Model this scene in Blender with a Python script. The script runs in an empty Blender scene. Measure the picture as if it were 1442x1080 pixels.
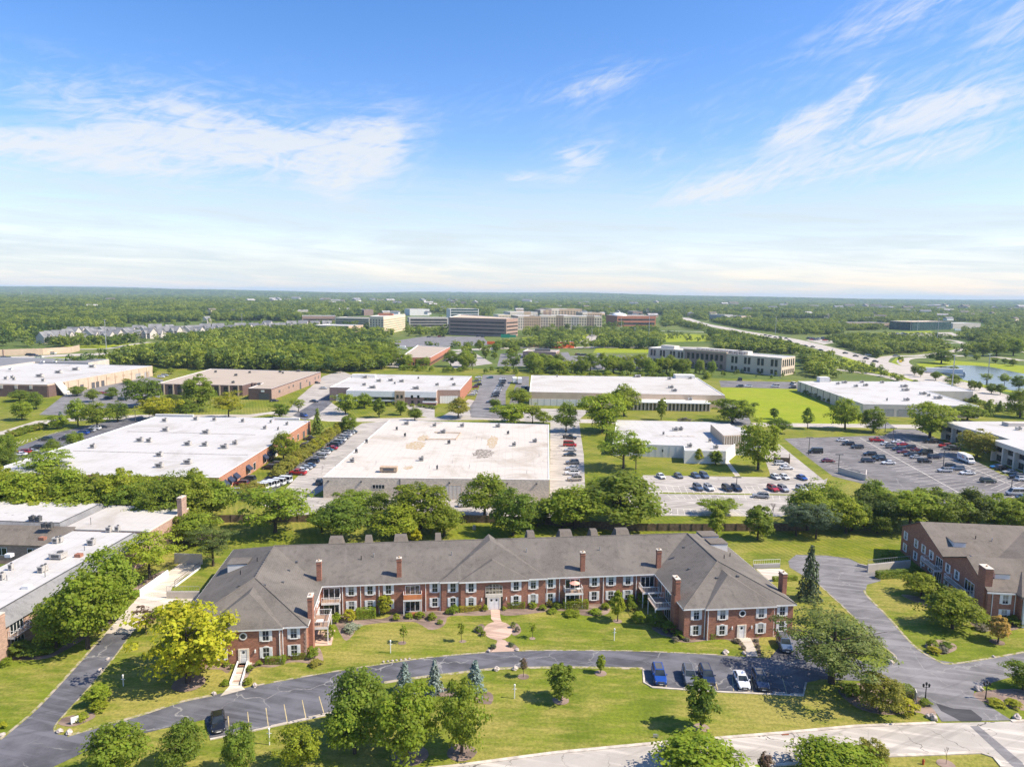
import bpy, bmesh, math, random
import numpy as np
from mathutils import Vector, Matrix
rnd = random.Random(7)
S = bpy.context.scene
COL = S.collection
R = math.radians
# ------------------------------------------------------------------ camera
CAM_H, FOC, PCX, PCY = 58.0, 1000.0, 721, 540
PITCH = math.atan((PCY-414.0)/FOC); ROLL = R(.675)
cF = Vector((0, math.cos(PITCH), -math.sin(PITCH)))
u0 = Vector((0, math.sin(PITCH), math.cos(PITCH))); r0 = Vector((1, 0, 0))
cR = math.cos(ROLL)*r0 + math.sin(ROLL)*u0
cU = -math.sin(ROLL)*r0 + math.cos(ROLL)*u0
cam = bpy.data.objects.new('camera', bpy.data.cameras.new('camera')); COL.objects.link(cam)
M = Matrix((cR, cU, -cF)).transposed().to_4x4(); M.translation = (0, 0, CAM_H)
cam.matrix_world = M
cam.data.sensor_width = 36; cam.data.lens = 36*FOC/1442
cam.data.clip_start = 1; cam.data.clip_end = 90000
S.camera = cam
# survey views of the site: origin and scale of each map tile, used to turn a tile reading into a ground point
TILE = {'R1':(0,700,2.842),'R2':(260,720,3.605),'R3':(600,720,3.605),'R4':(840,720,3.605),'R5':(1100,700,2.842),
 'R6':(200,880,3.605),'R7':(560,880,3.605),'R8':(880,880,3.605),'A':(0,480,4.006),'B':(200,480,3.858),'C':(420,500,3.605),
 'D':(740,500,3.605),'E':(1060,500,3.775),'F':(0,390,3.605),'G':(380,390,3.605),'H':(740,390,3.605),'I':(1042,390,3.605),'P':(0,0,1.),
 'J':(480,430,7.21),'K':(660,425,5.15),'L':(1242,460,7.21),'M':(640,520,7.21),'N':(380,560,7.717),'Q':(840,580,4.506),'S':(1280,580,7.716),'T':(0,700,4.5),'U':(1250,720,6.)}
def px(t, x, y):
    o = TILE[t]; return o[0]+x/o[2], o[1]+y/o[2]
def ground_px(x, y, z=0.):
    d = cF + cR*((x-PCX)/FOC) - cU*((y-PCY)/FOC)
    k = (z-CAM_H)/d.z
    return Vector((d.x*k, d.y*k, z))
def at(t, x, y, z=0.): return ground_px(*px(t, x, y), z)
def project(p):
    v = Vector(p)-Vector((0, 0, CAM_H)); w = v.dot(cF)
    return PCX+FOC*v.dot(cR)/w, PCY-FOC*v.dot(cU)/w, w
def height_at(p, py):
    # height of a point above ground point p seen at image row py
    z0, z1 = 0., 60.
    for _ in range(30):
        m = (z0+z1)/2
        if project((p.x, p.y, m))[1] > py: z0 = m
        else: z1 = m
    return z0
# ------------------------------------------------------------------ materials
MATS = {}
class NT:
    def __init__(s, name):
        s.m = bpy.data.materials.new(name); s.m.use_nodes = True; s.t = s.m.node_tree; s.t.nodes.clear()
        s.out = s.n('ShaderNodeOutputMaterial'); MATS[name] = s.m
    def n(s, k, **a):
        x = s.t.nodes.new(k)
        for q, v in a.items():
            if isinstance(v, (int, float, str, bool)) and hasattr(x, q): setattr(x, q, v)
        return x
    def l(s, a, b): s.t.links.new(a, b)
    def pos(s, kind='world'):
        if kind == 'world': return s.n('ShaderNodeNewGeometry').outputs['Position']
        return s.n('ShaderNodeTexCoord').outputs['Object']
    def noise(s, vec, scale, detail=4, rough=.55, dist=0):
        x = s.n('ShaderNodeTexNoise'); x.inputs['Scale'].default_value = scale; x.inputs['Detail'].default_value = detail
        x.inputs['Roughness'].default_value = rough; x.inputs['Distortion'].default_value = dist
        if vec is not None: s.l(vec, x.inputs['Vector'])
        return x.outputs['Fac']
    def scale(s, vec, k):
        x = s.n('ShaderNodeVectorMath'); x.operation = 'MULTIPLY'; s.l(vec, x.inputs[0]); x.inputs[1].default_value = k; return x.outputs[0]
    def rotz(s, vec, a):
        x = s.n('ShaderNodeVectorRotate'); x.rotation_type = 'Z_AXIS'; s.l(vec, x.inputs['Vector']); x.inputs['Angle'].default_value = a; return x.outputs[0]
    def ramp(s, f, a, b, lo=0., hi=1.):
        x = s.n('ShaderNodeMapRange'); x.interpolation_type = 'SMOOTHSTEP'; s.l(f, x.inputs[0])
        for i, v in zip((1, 2, 3, 4), (a, b, lo, hi)): x.inputs[i].default_value = v
        return x.outputs[0]
    def mix(s, f, a, b, mode='MIX'):
        x = s.n('ShaderNodeMix'); x.data_type = 'RGBA'; x.blend_type = mode
        def put(i, v):
            if isinstance(v, tuple): x.inputs[i].default_value = (*v, 1) if len(v) == 3 else v
            else: s.l(v, x.inputs[i])
        if isinstance(f, (int, float)): x.inputs[0].default_value = f
        else: s.l(f, x.inputs[0])
        put(6, a); put(7, b); return x.outputs[2]
    def math(s, op, a, b=None):
        x = s.n('ShaderNodeMath'); x.operation = op
        for i, v in enumerate((a, b)):
            if v is None: continue
            if isinstance(v, (int, float)): x.inputs[i].default_value = v
            else: s.l(v, x.inputs[i])
        return x.outputs[0]
    def principled(s, color, rough=.8, spec=.3, metal=0., bump=None, coat=0.):
        b = s.n('ShaderNodeBsdfPrincipled')
        if isinstance(color, tuple): b.inputs['Base Color'].default_value = (*color, 1)
        else: s.l(color, b.inputs['Base Color'])
        if isinstance(rough, (int, float)): b.inputs['Roughness'].default_value = rough
        else: s.l(rough, b.inputs['Roughness'])
        b.inputs['Specular IOR Level'].default_value = spec; b.inputs['Metallic'].default_value = metal
        if coat: b.inputs['Coat Weight'].default_value = coat; b.inputs['Coat Roughness'].default_value = .04
        if bump is not None:
            q = s.n('ShaderNodeBump'); q.inputs['Strength'].default_value = bump[1]; q.inputs['Distance'].default_value = bump[2]
            s.l(bump[0], q.inputs['Height']); s.l(q.outputs[0], b.inputs['Normal'])
        s.l(b.outputs[0], s.out.inputs['Surface']); return s.m
def plain(name, c, rough=.7, spec=.3, metal=0., var=.12, sc=1.5):
    t = NT(name); p = t.pos('obj'); f = t.noise(p, sc, 5)
    return t.principled(t.mix(t.ramp(f, .3, .7), tuple(v*(1-var) for v in c), tuple(v*(1+var) for v in c)), rough, spec, metal)
def grass(name, a, b, dry, stripe=0., dryk=.5, ang=.0):
    t = NT(name); p = t.pos()
    n1 = t.noise(p, .035, 6, .6, .4); n2 = t.noise(p, .16, 5, .65); n3 = t.noise(p, 2.2, 3, .7); n4 = t.noise(p, .06, 4, .6, 1.)
    c = t.mix(t.ramp(n2, .34, .66), a, b)
    c = t.mix(t.math('MULTIPLY', t.ramp(t.math('ADD', t.math('MULTIPLY', n1, .5), t.math('MULTIPLY', t.noise(t.scale(p, (.6, 1.6, 1)), .22, 7, .75), .5)), .445, .58), dryk), c, dry)
    c = t.mix(t.math('MULTIPLY', t.ramp(n4, .55, .7), .35*dryk), c, tuple(v*1.25 for v in dry))
    if stripe:
        w = t.n('ShaderNodeTexWave'); w.wave_type = 'BANDS'; w.bands_direction = 'Y'; w.inputs['Scale'].default_value = .22
        w.inputs['Distortion'].default_value = 3.2; w.inputs['Detail'].default_value = 1.; w.inputs['Detail Scale'].default_value = .3
        t.l(t.rotz(p, ang), w.inputs['Vector'])
        c = t.mix(t.math('MULTIPLY', w.outputs['Fac'], stripe), c, tuple(v*.7 for v in a))
    c = t.mix(t.ramp(n3, .3, .75, .75, .0), c, (0, 0, 0), 'MULTIPLY') if False else t.mix(t.ramp(n3, .62, .35, 0., .38), c, tuple(v*.45 for v in a))
    return t.principled(c, .9, .15, 0, (n3, .5, .12))
G1, G2, GD = (.118, .16, .012), (.19, .228, .02), (.36, .3, .08)
grass('lawn grass', G1, G2, GD, .2, .85, .1)
grass('rear grass', G1, (.22, .24, .014), GD, .4, .6, 1.2)
grass('meadow grass', (.23, .29, .008), (.28, .33, .012), (.34, .32, .04), .0, .3)
grass('rough grass', (.05, .09, .015), (.085, .13, .022), (.2, .18, .06), 0., .4)
def asphalt(name, c, crack, patch=.25, crackc=None, cs=.16, wide=.012):
    t = NT(name); p = t.pos(); n = t.noise(p, .12, 6, .65); n2 = t.noise(p, 5., 3); n5 = t.noise(t.scale(t.rotz(p, .25), (.08, 1.2, 1)), .6, 4)
    base = t.mix(t.ramp(n, .35, .68), tuple(v*(1-patch) for v in c), tuple(v*(1+patch) for v in c))
    base = t.mix(t.ramp(n5, .48, .62, 0, .6), base, tuple(v*1.55 for v in c)); base = t.mix(t.ramp(t.noise(t.scale(t.rotz(p, 1.1), (1.4, .1, 1)), .5, 5), .52, .66, 0, .5), base, tuple(v*.6 for v in c))
    base = t.mix(t.ramp(n2, .6, .75, 0, .3), base, tuple(v*1.5 for v in c))
    if crack:
        w = t.n('ShaderNodeTexNoise'); w.inputs['Scale'].default_value = .5; w.inputs['Detail'].default_value = 4; t.l(p, w.inputs['Vector'])
        add = t.n('ShaderNodeVectorMath'); add.operation = 'MULTIPLY_ADD'; t.l(w.outputs['Color'], add.inputs[0]); add.inputs[1].default_value = (2.6,)*3; t.l(p, add.inputs[2])
        v = t.n('ShaderNodeTexVoronoi'); v.feature = 'DISTANCE_TO_EDGE'; v.inputs['Scale'].default_value = cs; t.l(add.outputs[0], v.inputs['Vector'])
        m = t.math('MULTIPLY', t.ramp(v.outputs['Distance'], wide, wide*.3), t.ramp(t.noise(p, .09, 3), .42, .58))
        base = t.mix(t.math('MULTIPLY', m, crack), base, crackc)
    return t.principled(base, .88, .25, 0, (n2, .3, .03))
asphalt('dark asphalt', (.108, .107, .116), .75, .34, (.3, .29, .27), .13, .016)
asphalt('grey asphalt', (.175, .168, .165), .6, .25, (.3, .29, .27), .12, .014)
asphalt('lot asphalt', (.16, .15, .145), .6, .28, (.3, .29, .27), .05)
asphalt('pale asphalt', (.36, .33, .29), .55, .14, (.14, .13, .12), .05)
asphalt('street concrete', (.4, .365, .315), .95, .08, (.05, .045, .04), .13, .009)
asphalt('road concrete', (.42, .38, .325), .4, .12, (.15, .14, .12), .04)
asphalt('clean concrete', (.52, .46, .38), .0, .1)
asphalt('patched asphalt', (.055, .054, .056), 0, .2)
asphalt('paver', (.45, .32, .245), 0, .16)
asphalt('mulch', (.22, .16, .125), 0, .4)
t = NT('gravel'); p = t.pos(); t.principled(t.mix(t.ramp(t.noise(p, .7, 6, .75), .42, .6), (.4, .34, .26), (.2, .21, .03)), .95, .1)
t = NT('roof stain'); p = t.pos('obj'); n = t.noise(p, 1.2, 6, .75); t.principled(t.mix(t.ramp(n, .38, .58), (.5, .46, .4), (.4, .29, .15)), .9, .15)
t = NT('roof ballast'); p = t.pos('obj'); n = t.noise(p, 1.1, 4, .8); t.principled(t.mix(t.ramp(n, .42, .56), (.48, .43, .37), (.13, .11, .085)), .9, .15)
plain('line paint', (.62, .58, .5), .8, .2, 0, .25, .8)
plain('yellow paint', (.52, .42, .22), .8, .2, 0, .25, .8)
plain('kerb concrete', (.52, .46, .38), .9, .2, 0, .25, .7)
def brick(name, c, mort=(.45, .4, .36), k=.16):
    t = NT(name); p = t.pos('obj')
    sx = t.n('ShaderNodeSeparateXYZ'); t.l(p, sx.inputs[0]); cx = t.n('ShaderNodeCombineXYZ')
    t.l(t.math('ADD', sx.outputs[0], sx.outputs[1]), cx.inputs[0]); t.l(sx.outputs[2], cx.inputs[1])
    b = t.n('ShaderNodeTexBrick'); t.l(cx.outputs[0], b.inputs['Vector']); b.inputs['Scale'].default_value = 1.
    b.inputs['Brick Width'].default_value = .42; b.inputs['Row Height'].default_value = .16; b.inputs['Mortar Size'].default_value = .014
    b.inputs['Color1'].default_value = (*[v*.8 for v in c], 1); b.inputs['Color2'].default_value = (*[v*1.25 for v in c], 1)
    b.inputs['Mortar'].default_value = (*[v*.5+m*.2 for v, m in zip(c, mort)], 1)
    n = t.noise(p, .5, 5, .6)
    col = t.mix(t.ramp(n, .4, .72, 0, k*2), b.outputs['Color'], tuple(v*.6 for v in c))
    return t.principled(col, .88, .2)
brick('red brick', (.36, .165, .105)); brick('chimney brick', (.34, .15, .095)); brick('pink brick', (.44, .29, .22)); brick('orange brick', (.46, .215, .13))
brick('brown brick', (.16, .1, .085)); brick('tan brick', (.5, .37, .25)); brick('grey block', (.68, .58, .45)); brick('mauve brick', (.38, .26, .205)); brick('far red brick', (.42, .17, .1))
def shingle(name, c):
    t = NT(name); p = t.pos('obj'); n = t.noise(p, .14, 6, .65, .5); n2 = t.noise(p, 4.5, 2, .8); n3 = t.noise(t.scale(p, (1, 1, .15)), .9, 3)
    w = t.n('ShaderNodeTexWave'); w.bands_direction = 'Z'; w.inputs['Scale'].default_value = 2.6; w.inputs['Distortion'].default_value = 1.; t.l(p, w.inputs['Vector'])
    col = t.mix(t.ramp(n, .33, .66), tuple(v*.8 for v in c), tuple(v*1.2 for v in c))
    col = t.mix(t.ramp(n2, .35, .75, 0, .55), col, tuple(v*1.55 for v in c))
    col = t.mix(t.ramp(n3, .52, .72, 0, .5), col, tuple(v*.6 for v in c)); col = t.mix(t.ramp(t.noise(t.scale(p, (1.6, .22, .4)), .5, 4), .55, .7, 0, .4), col, tuple(v*1.5 for v in c))
    col = t.mix(t.math('MULTIPLY', w.outputs['Fac'], .22), col, tuple(v*.5 for v in c))
    return t.principled(col, .93, .2, 0, (n2, .4, .04))
shingle('roof shingle', (.142, .127, .109)); shingle('brown shingle', (.158, .136, .112)); shingle('grey shingle', (.2, .2, .2)); shingle('pale shingle', (.36, .34, .33))
def membrane(name, c, stain, seam=6., k=.5):
    t = NT(name); p = t.pos('obj'); n = t.noise(p, .06, 6, .7, .7); n2 = t.noise(t.scale(p, (.12, 1., 1.)), .8, 5); n3 = t.noise(p, .8, 4)
    col = t.mix(t.ramp(n, .47, .72, 0, k*.7), c, stain)
    col = t.mix(t.ramp(n2, .52, .72, 0, k*.55), col, tuple(v*.75 for v in c))
    col = t.mix(t.ramp(n3, .64, .8, 0, k), col, tuple(v*.55 for v in stain))
    w = t.n('ShaderNodeTexWave'); w.bands_direction = 'X'; w.wave_profile = 'SAW'; w.inputs['Scale'].default_value = 1/seam; w.inputs['Distortion'].default_value = .05; t.l(p, w.inputs['Vector'])
    col = t.mix(t.ramp(w.outputs['Fac'], .93, .96, 0, .35), col, tuple(v*.6 for v in c))
    return t.principled(col, .8, .25)
membrane('white membrane', (.5, .475, .43), (.31, .26, .2), 6., .7); membrane('stained membrane', (.54, .495, .43), (.3, .24, .17), 7., .95); membrane('tan gravel roof', (.42, .35, .27), (.3, .25, .2), 8., .6)
membrane('grey gravel roof', (.2, .2, .2), (.3, .29, .28)); membrane('bright membrane', (.5, .485, .455), (.3, .26, .21), 8., .8)
plain('white paint', (.78, .77, .74), .5, .4, 0, .06); plain('offwhite paint', (.62, .58, .5), .6, .3, 0, .08); plain('door cream', (.72, .66, .56), .5)
plain('white wall', (.7, .68, .63), .8, .2, 0, .06, .3); plain('tan wall', (.54, .42, .3), .85, .2, 0, .08, .3); plain('cream wall', (.78, .64, .44), .85, .2, 0, .06, .2)
plain('grey wall', (.35, .34, .32), .85, .2, 0, .1, .3); plain('pale grey wall', (.54, .49, .43), .85, .2, 0, .08, .3); plain('beige stone', (.6, .5, .385), .85, .2, 0, .06, .2)
plain('steel unit', (.5, .47, .42), .6, .4, .2, .2, 2.); plain('dark unit', (.1, .1, .1), .6); plain('black metal', (.02, .02, .022), .5, .4); plain('galvanised steel', (.45, .45, .45), .45, .4, .5)
plain('brown wood', (.16, .115, .075), .9, .2, 0, .3, 1.5); plain('deck wood', (.3, .2, .14), .9); plain('orange panel', (.62, .23, .09), .8); plain('peach cloth', (.75, .4, .3), .9)
plain('tyre', (.025, .025, .025), .9); plain('rim', (.45, .45, .46), .35, .5, .7); plain('boulder', (.46, .4, .35), .95, .2, 0, .3, 2.); plain('red brick tread', (.4, .2, .13), .9)
plain('lamp white', (.75, .74, .7), .4); plain('headlamp', (.75, .76, .78), .15, .6); plain('tail lamp', (.4, .02, .015), .25, .5); plain('blue awning', (.03, .04, .07), .8); plain('dome white', (.8, .8, .78), .4)
plain('green fascia', (.03, .3, .2), .6); plain('orange fascia', (.75, .14, .03), .6); plain('violet ink', (.12, .04, .3), .6); plain('orange ink', (.7, .12, .02), .6); plain('sign blue', (.02, .12, .5), .5)
plain('mill bark', (.09, .07, .055), .95, .1, 0, .3, 3.); plain('pale bark', (.2, .16, .125), .95, .1, 0, .3, 3.); plain('rust iron', (.22, .08, .04), .9); plain('tan box', (.45, .33, .22), .8, .3, 0, .2)
plain('sign green', (.02, .22, .14), .6); plain('sign yellow', (.7, .5, .02), .6); plain('trim red', (.5, .1, .04), .7); plain('stone trim', (.6, .53, .44), .85)
t = NT('window glass'); n = t.noise(t.pos('obj'), .35, 2); t.principled(t.mix(t.ramp(n, .4, .6), (.012, .017, .02), (.04, .05, .052)), .06, .6)
t = NT('apartment pane'); oi = t.n('ShaderNodeObjectInfo'); sx = t.n('ShaderNodeSeparateXYZ'); t.l(t.pos('obj'), sx.inputs[0]); q = t.math('GREATER_THAN', t.math('DIVIDE', sx.outputs[2], 1.6), t.math('ADD', t.math('MULTIPLY', oi.outputs['Random'], 1.5), .15)); q2 = t.math('MULTIPLY', q, t.math('ADD', t.math('MULTIPLY', t.math('FRACT', t.math('MULTIPLY', oi.outputs['Random'], 7.3)), .5), .3)); t.principled(t.mix(q2, (.025, .03, .035), (.55, .52, .46)), .08, .5)
t = NT('far glass'); n = t.noise(t.pos('obj'), .12, 3); t.principled(t.mix(t.ramp(n, .4, .6), (.02, .022, .025), (.06, .06, .055)), .35, .3)
t = NT('teal glass'); n = t.noise(t.pos('obj'), .25, 3); t.principled(t.mix(t.ramp(n, .4, .6), (.02, .05, .055), (.06, .1, .105)), .08, .7)
t = NT('lit blind'); n = t.noise(t.pos('obj'), 1.5, 2); t.principled(t.mix(t.ramp(n, .4, .6), (.3, .26, .18), (.06, .06, .05)), .2, .5)
t = NT('pond water'); n = t.noise(t.scale(t.pos(), (.3, 1, 1)), .6, 4); t.principled((.03, .045, .05), .12, .6, 0, (n, .25, .1))
t = NT('car paint'); oi = t.n('ShaderNodeObjectInfo'); t.principled(oi.outputs['Color'], .3, .5, .1, None, .6)
def leaf(name, trans=.3, var=.3, col=None):
    t = NT(name); oi = t.n('ShaderNodeObjectInfo'); p = t.pos('obj'); n = t.noise(p, 6., 3, .6); ln = t.ramp(t.math('ADD', t.math('MULTIPLY', t.noise(oi.outputs['Location'], .006, 5, .65), .75), t.math('MULTIPLY', oi.outputs['Random'], .25)), .38, .6); g = t.n('ShaderNodeNewGeometry')
    base = oi.outputs['Color'] if col is None else t.mix(ln, *col)
    hs = t.n('ShaderNodeHueSaturation'); t.l(base, hs.inputs['Color'])
    t.l(t.ramp(n, .3, .72, 1-var, 1+var), hs.inputs['Value'])
    hs.inputs['Saturation'].default_value = 1.
    t.l(t.ramp(g.outputs['Random Per Island'], 0, 1, .488, .515), hs.inputs['Hue'])
    d = t.n('ShaderNodeBsdfPrincipled'); t.l(hs.outputs[0], d.inputs['Base Color']); d.inputs['Roughness'].default_value = .6; d.inputs['Specular IOR Level'].default_value = .25
    tr = t.n('ShaderNodeBsdfTranslucent'); t.l(t.mix(.5, hs.outputs[0], (.42, .5, .03)), tr.inputs['Color'])
    m = t.n('ShaderNodeMixShader'); m.inputs[0].default_value = trans; t.l(d.outputs[0], m.inputs[1]); t.l(tr.outputs[0], m.inputs[2]); t.l(m.outputs[0], t.out.inputs['Surface'])
    return t.m
leaf('foliage', .5); leaf('needles', .2, .3); leaf('far foliage', .35, .3, ((.05, .095, .018), (.25, .3, .035)))
t = NT('ground earth'); p = t.pos(); n = t.noise(p, .004, 6, .6); n2 = t.noise(p, .05, 5); t.principled(t.mix(t.ramp(n, .4, .6), t.mix(n2, (.05, .085, .02), (.12, .165, .03)), t.mix(n2, (.08, .12, .025), (.19, .2, .06))), .95, .1)
mt = MATS
# ------------------------------------------------------------------ object helpers
def link(o, parent=None):
    COL.objects.link(o)
    if parent is not None: o.parent = parent
    return o
def tag(o, label, cat, group=None):
    o['label'] = label; o['category'] = cat
    if group: o['group'] = group
    return o
def thing(name, label, cat, loc=(0, 0, 0), rz=0., group=None):
    o = bpy.data.objects.new(name, None); o.empty_display_size = .3; link(o); o.location = loc; o.rotation_euler = (0, 0, rz)
    return tag(o, label, cat, group)
def inst(src, name, parent=None, loc=(0, 0, 0), rz=0., sc=None, color=None):
    o = bpy.data.objects.new(name, src.data); link(o, parent); o.location = loc; o.rotation_euler = (0, 0, rz)
    if sc: o.scale = sc
    o.color = color if color else src.color
    return o
def copy_tree(o, parent=None):
    c = o.copy(); COL.objects.link(c); c.parent = parent
    for ch in list(o.children): copy_tree(ch, c)
    return c
class MB:
    def __init__(s): s.v = []; s.f = []; s.m = []
    def add(s, vs, fs, mi=0):
        k = len(s.v); s.v += [tuple(q) for q in vs]; s.f += [tuple(i+k for i in f) for f in fs]; s.m += [mi]*len(fs); return s
    def box(s, x0, x1, y0, y1, z0, z1, mi=0):
        return s.add([(x0,y0,z0),(x1,y0,z0),(x1,y1,z0),(x0,y1,z0),(x0,y0,z1),(x1,y0,z1),(x1,y1,z1),(x0,y1,z1)],
            [(3,2,1,0),(4,5,6,7),(0,1,5,4),(1,2,6,5),(2,3,7,6),(3,0,4,7)], mi)
    def obox(s, c, sx, sy, sz, a=0., mi=0):
        b = MB().box(-sx/2, sx/2, -sy/2, sy/2, 0, sz); ca, sa = math.cos(a), math.sin(a)
        return s.add([(c[0]+x*ca-y*sa, c[1]+x*sa+y*ca, c[2]+z) for x, y, z in b.v], b.f, mi)
    def prism(s, poly, z0, z1, ms=0, mtop=None):
        n = len(poly)
        if sum(poly[i][0]*poly[(i+1) % n][1]-poly[(i+1) % n][0]*poly[i][1] for i in range(n)) < 0: poly = poly[::-1]
        vs = [(p[0], p[1], z0) for p in poly]+[(p[0], p[1], z1) for p in poly]
        s.add(vs, [(i, (i+1) % n, n+(i+1) % n, n+i) for i in range(n)]+[tuple(range(n-1, -1, -1))], ms)
        s.f.append(tuple(len(s.v)-n+i for i in range(n))); s.m.append(ms if mtop is None else mtop); return s
    def tube(s, pts, rad, n=6, mi=0):
        k = len(s.v); pts = [Vector(p) for p in pts]
        for i, p in enumerate(pts):
            d = (pts[min(i+1, len(pts)-1)]-pts[max(i-1, 0)]).normalized(); a = d.orthogonal().normalized(); b = d.cross(a); r = rad[i] if isinstance(rad, (list, tuple)) else rad
            for j in range(n):
                w = 2*math.pi*j/n; s.v.append(tuple(p+a*r*math.cos(w)+b*r*math.sin(w)))
        for i in range(len(pts)-1):
            for j in range(n): s.f.append((k+i*n+j, k+i*n+(j+1) % n, k+(i+1)*n+(j+1) % n, k+(i+1)*n+j)); s.m.append(mi)
        s.f.append(tuple(k+j for j in range(n-1, -1, -1))); s.m.append(mi)
        s.f.append(tuple(k+(len(pts)-1)*n+j for j in range(n))); s.m.append(mi); return s
    def ball(s, c, rx, ry, rz, mi=0, nu=10, nv=6, jit=0.):
        k = len(s.v)
        for i in range(nv+1):
            th = math.pi*i/nv
            for j in range(nu):
                q = 1+jit*(rnd.random()-.5) if 0 < i < nv else 1; w = 2*math.pi*j/nu
                s.v.append((c[0]+rx*q*math.sin(th)*math.cos(w), c[1]+ry*q*math.sin(th)*math.sin(w), c[2]+rz*q*math.cos(th)))
        for i in range(nv):
            for j in range(nu): s.f.append((k+i*nu+j, k+(i+1)*nu+j, k+(i+1)*nu+(j+1) % nu, k+i*nu+(j+1) % nu)); s.m.append(mi)
        return s
    def build(s, name, mats, parent=None, loc=None, rz=0., smooth=False, world=False, recalc=False):
        mats = [mats] if isinstance(mats, str) else mats
        vs = s.v
        if world and parent is not None: q = parent.location; vs = [(x-q.x, y-q.y, z-q.z) for x, y, z in vs]
        me = bpy.data.meshes.new(name); me.from_pydata(vs, [], s.f); me.polygons.foreach_set('material_index', s.m)
        for m in mats: me.materials.append(mt[m])
        if recalc:
            bm = bmesh.new(); bm.from_mesh(me); bmesh.ops.remove_doubles(bm, verts=bm.verts, dist=1e-4); bmesh.ops.recalc_face_normals(bm, faces=bm.faces); bm.to_mesh(me); bm.free()
        if smooth: me.polygons.foreach_set('use_smooth', [True]*len(me.polygons))
        me.update(); o = bpy.data.objects.new(name, me); link(o, parent)
        if loc is not None: o.location = loc
        o.rotation_euler = (0, 0, rz); return o
def structure(o): o['kind'] = 'structure'; return o
SK = [0]
def lift(z): SK[0] += 1; return z+(SK[0] % 7)*.0006
def sheet(name, pts, z, m):
    z = lift(z)
    b = MB(); n = len(pts); P = [(p[0], p[1], z) for p in pts]
    if sum(P[i][0]*P[(i+1) % n][1]-P[(i+1) % n][0]*P[i][1] for i in range(n)) < 0: P = P[::-1]
    b.add(P, [tuple(range(n))]); return structure(b.build(name, m))
def W(*pts): return [ground_px(*p) for p in pts]
def T(t, *pts): return [at(t, *p) for p in pts]
def smoothline(P, n=6, closed=False):
    out = []; N = len(P)
    for i in range(N if closed else N-1):
        g = lambda k: Vector(P[k % N] if closed else P[max(0, min(N-1, k))])
        a, b, c, d = g(i-1), g(i), g(i+1), g(i+2)
        for j in range(n):
            t = j/n; out.append(.5*((2*b)+(c-a)*t+(2*a-5*b+4*c-d)*t*t+(3*b-3*c+d-a)*t**3))
    if not closed: out.append(Vector(P[-1]))
    return out
def ribbon(name, P, w, z, m, h=0., obj=True):
    z = lift(z); b = MB(); P = [Vector((p[0], p[1])) for p in P]; L = []; Rr = []
    for i, p in enumerate(P):
        d = (P[min(i+1, len(P)-1)]-P[max(i-1, 0)]).normalized(); q = Vector((-d.y, d.x))*w/2; L.append(p+q); Rr.append(p-q)
    for i in range(len(P)-1):
        quad = [Rr[i], Rr[i+1], L[i+1], L[i]]
        if h: b.prism(quad, z, z+h)
        else: b.add([(q[0], q[1], z) for q in quad], [(0, 1, 2, 3)])
    return structure(b.build(name, m)) if obj else b
# ------------------------------------------------------------------ light and sky
SUN_EL, SUN_AZ = R(48), R(-10)          # sun to the right and a little behind the buildings
sd = Vector((math.cos(SUN_EL)*math.cos(SUN_AZ), math.cos(SUN_EL)*math.sin(SUN_AZ), math.sin(SUN_EL)))
sl = bpy.data.lights.new('sun', 'SUN'); sl.energy = 4.9; sl.angle = R(.5); sl.color = (1., .9, .75)
so = bpy.data.objects.new('sun', sl); link(so); so.rotation_euler = sd.to_track_quat('Z', 'Y').to_euler(); so.location = (100, 0, 300)
wd = bpy.data.worlds.new('World'); S.world = wd; wd.use_nodes = True
class WT(NT):
    def __init__(s): s.t = wd.node_tree; s.t.nodes.clear(); s.out = s.n('ShaderNodeOutputWorld')
t = WT()
sky = t.n('ShaderNodeTexSky'); sky.sky_type = 'NISHITA'; sky.sun_disc = False; sky.sun_elevation = SUN_EL; sky.sun_rotation = math.pi/2-SUN_AZ
sky.altitude = 200; sky.air_density = 1.; sky.dust_density = .6; sky.ozone_density = 2.2
geo = t.n('ShaderNodeTexCoord').outputs['Generated']; sx = t.n('ShaderNodeSeparateXYZ'); t.l(geo, sx.inputs[0])
az = t.math('ARCTAN2', sx.outputs[0], sx.outputs[1]); el = t.math('ARCSINE', sx.outputs[2])
vec = t.n('ShaderNodeCombineXYZ'); t.l(az, vec.inputs[0]); t.l(el, vec.inputs[1]); V = vec.outputs[0]
def streak(a, sc, k, det, dist):
    r = t.n('ShaderNodeVectorRotate'); r.rotation_type = 'Z_AXIS'; t.l(V, r.inputs['Vector']); r.inputs['Angle'].default_value = a
    return t.noise(t.scale(r.outputs[0], (sc, sc*k, 1)), 1., det, .62, dist)
wis = t.math('ADD', t.math('MULTIPLY', streak(.06, 5, 5., 12, 2.2), .55), t.math('MULTIPLY', streak(-.3, 14, 3.6, 12, 2.6), .45))
wr = t.math('ADD', t.math('MULTIPLY', streak(-.22, 5, 5.5, 12, 1.9), .55), t.math('MULTIPLY', streak(-.5, 14, 3.8, 12, 2.4), .45))
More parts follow.
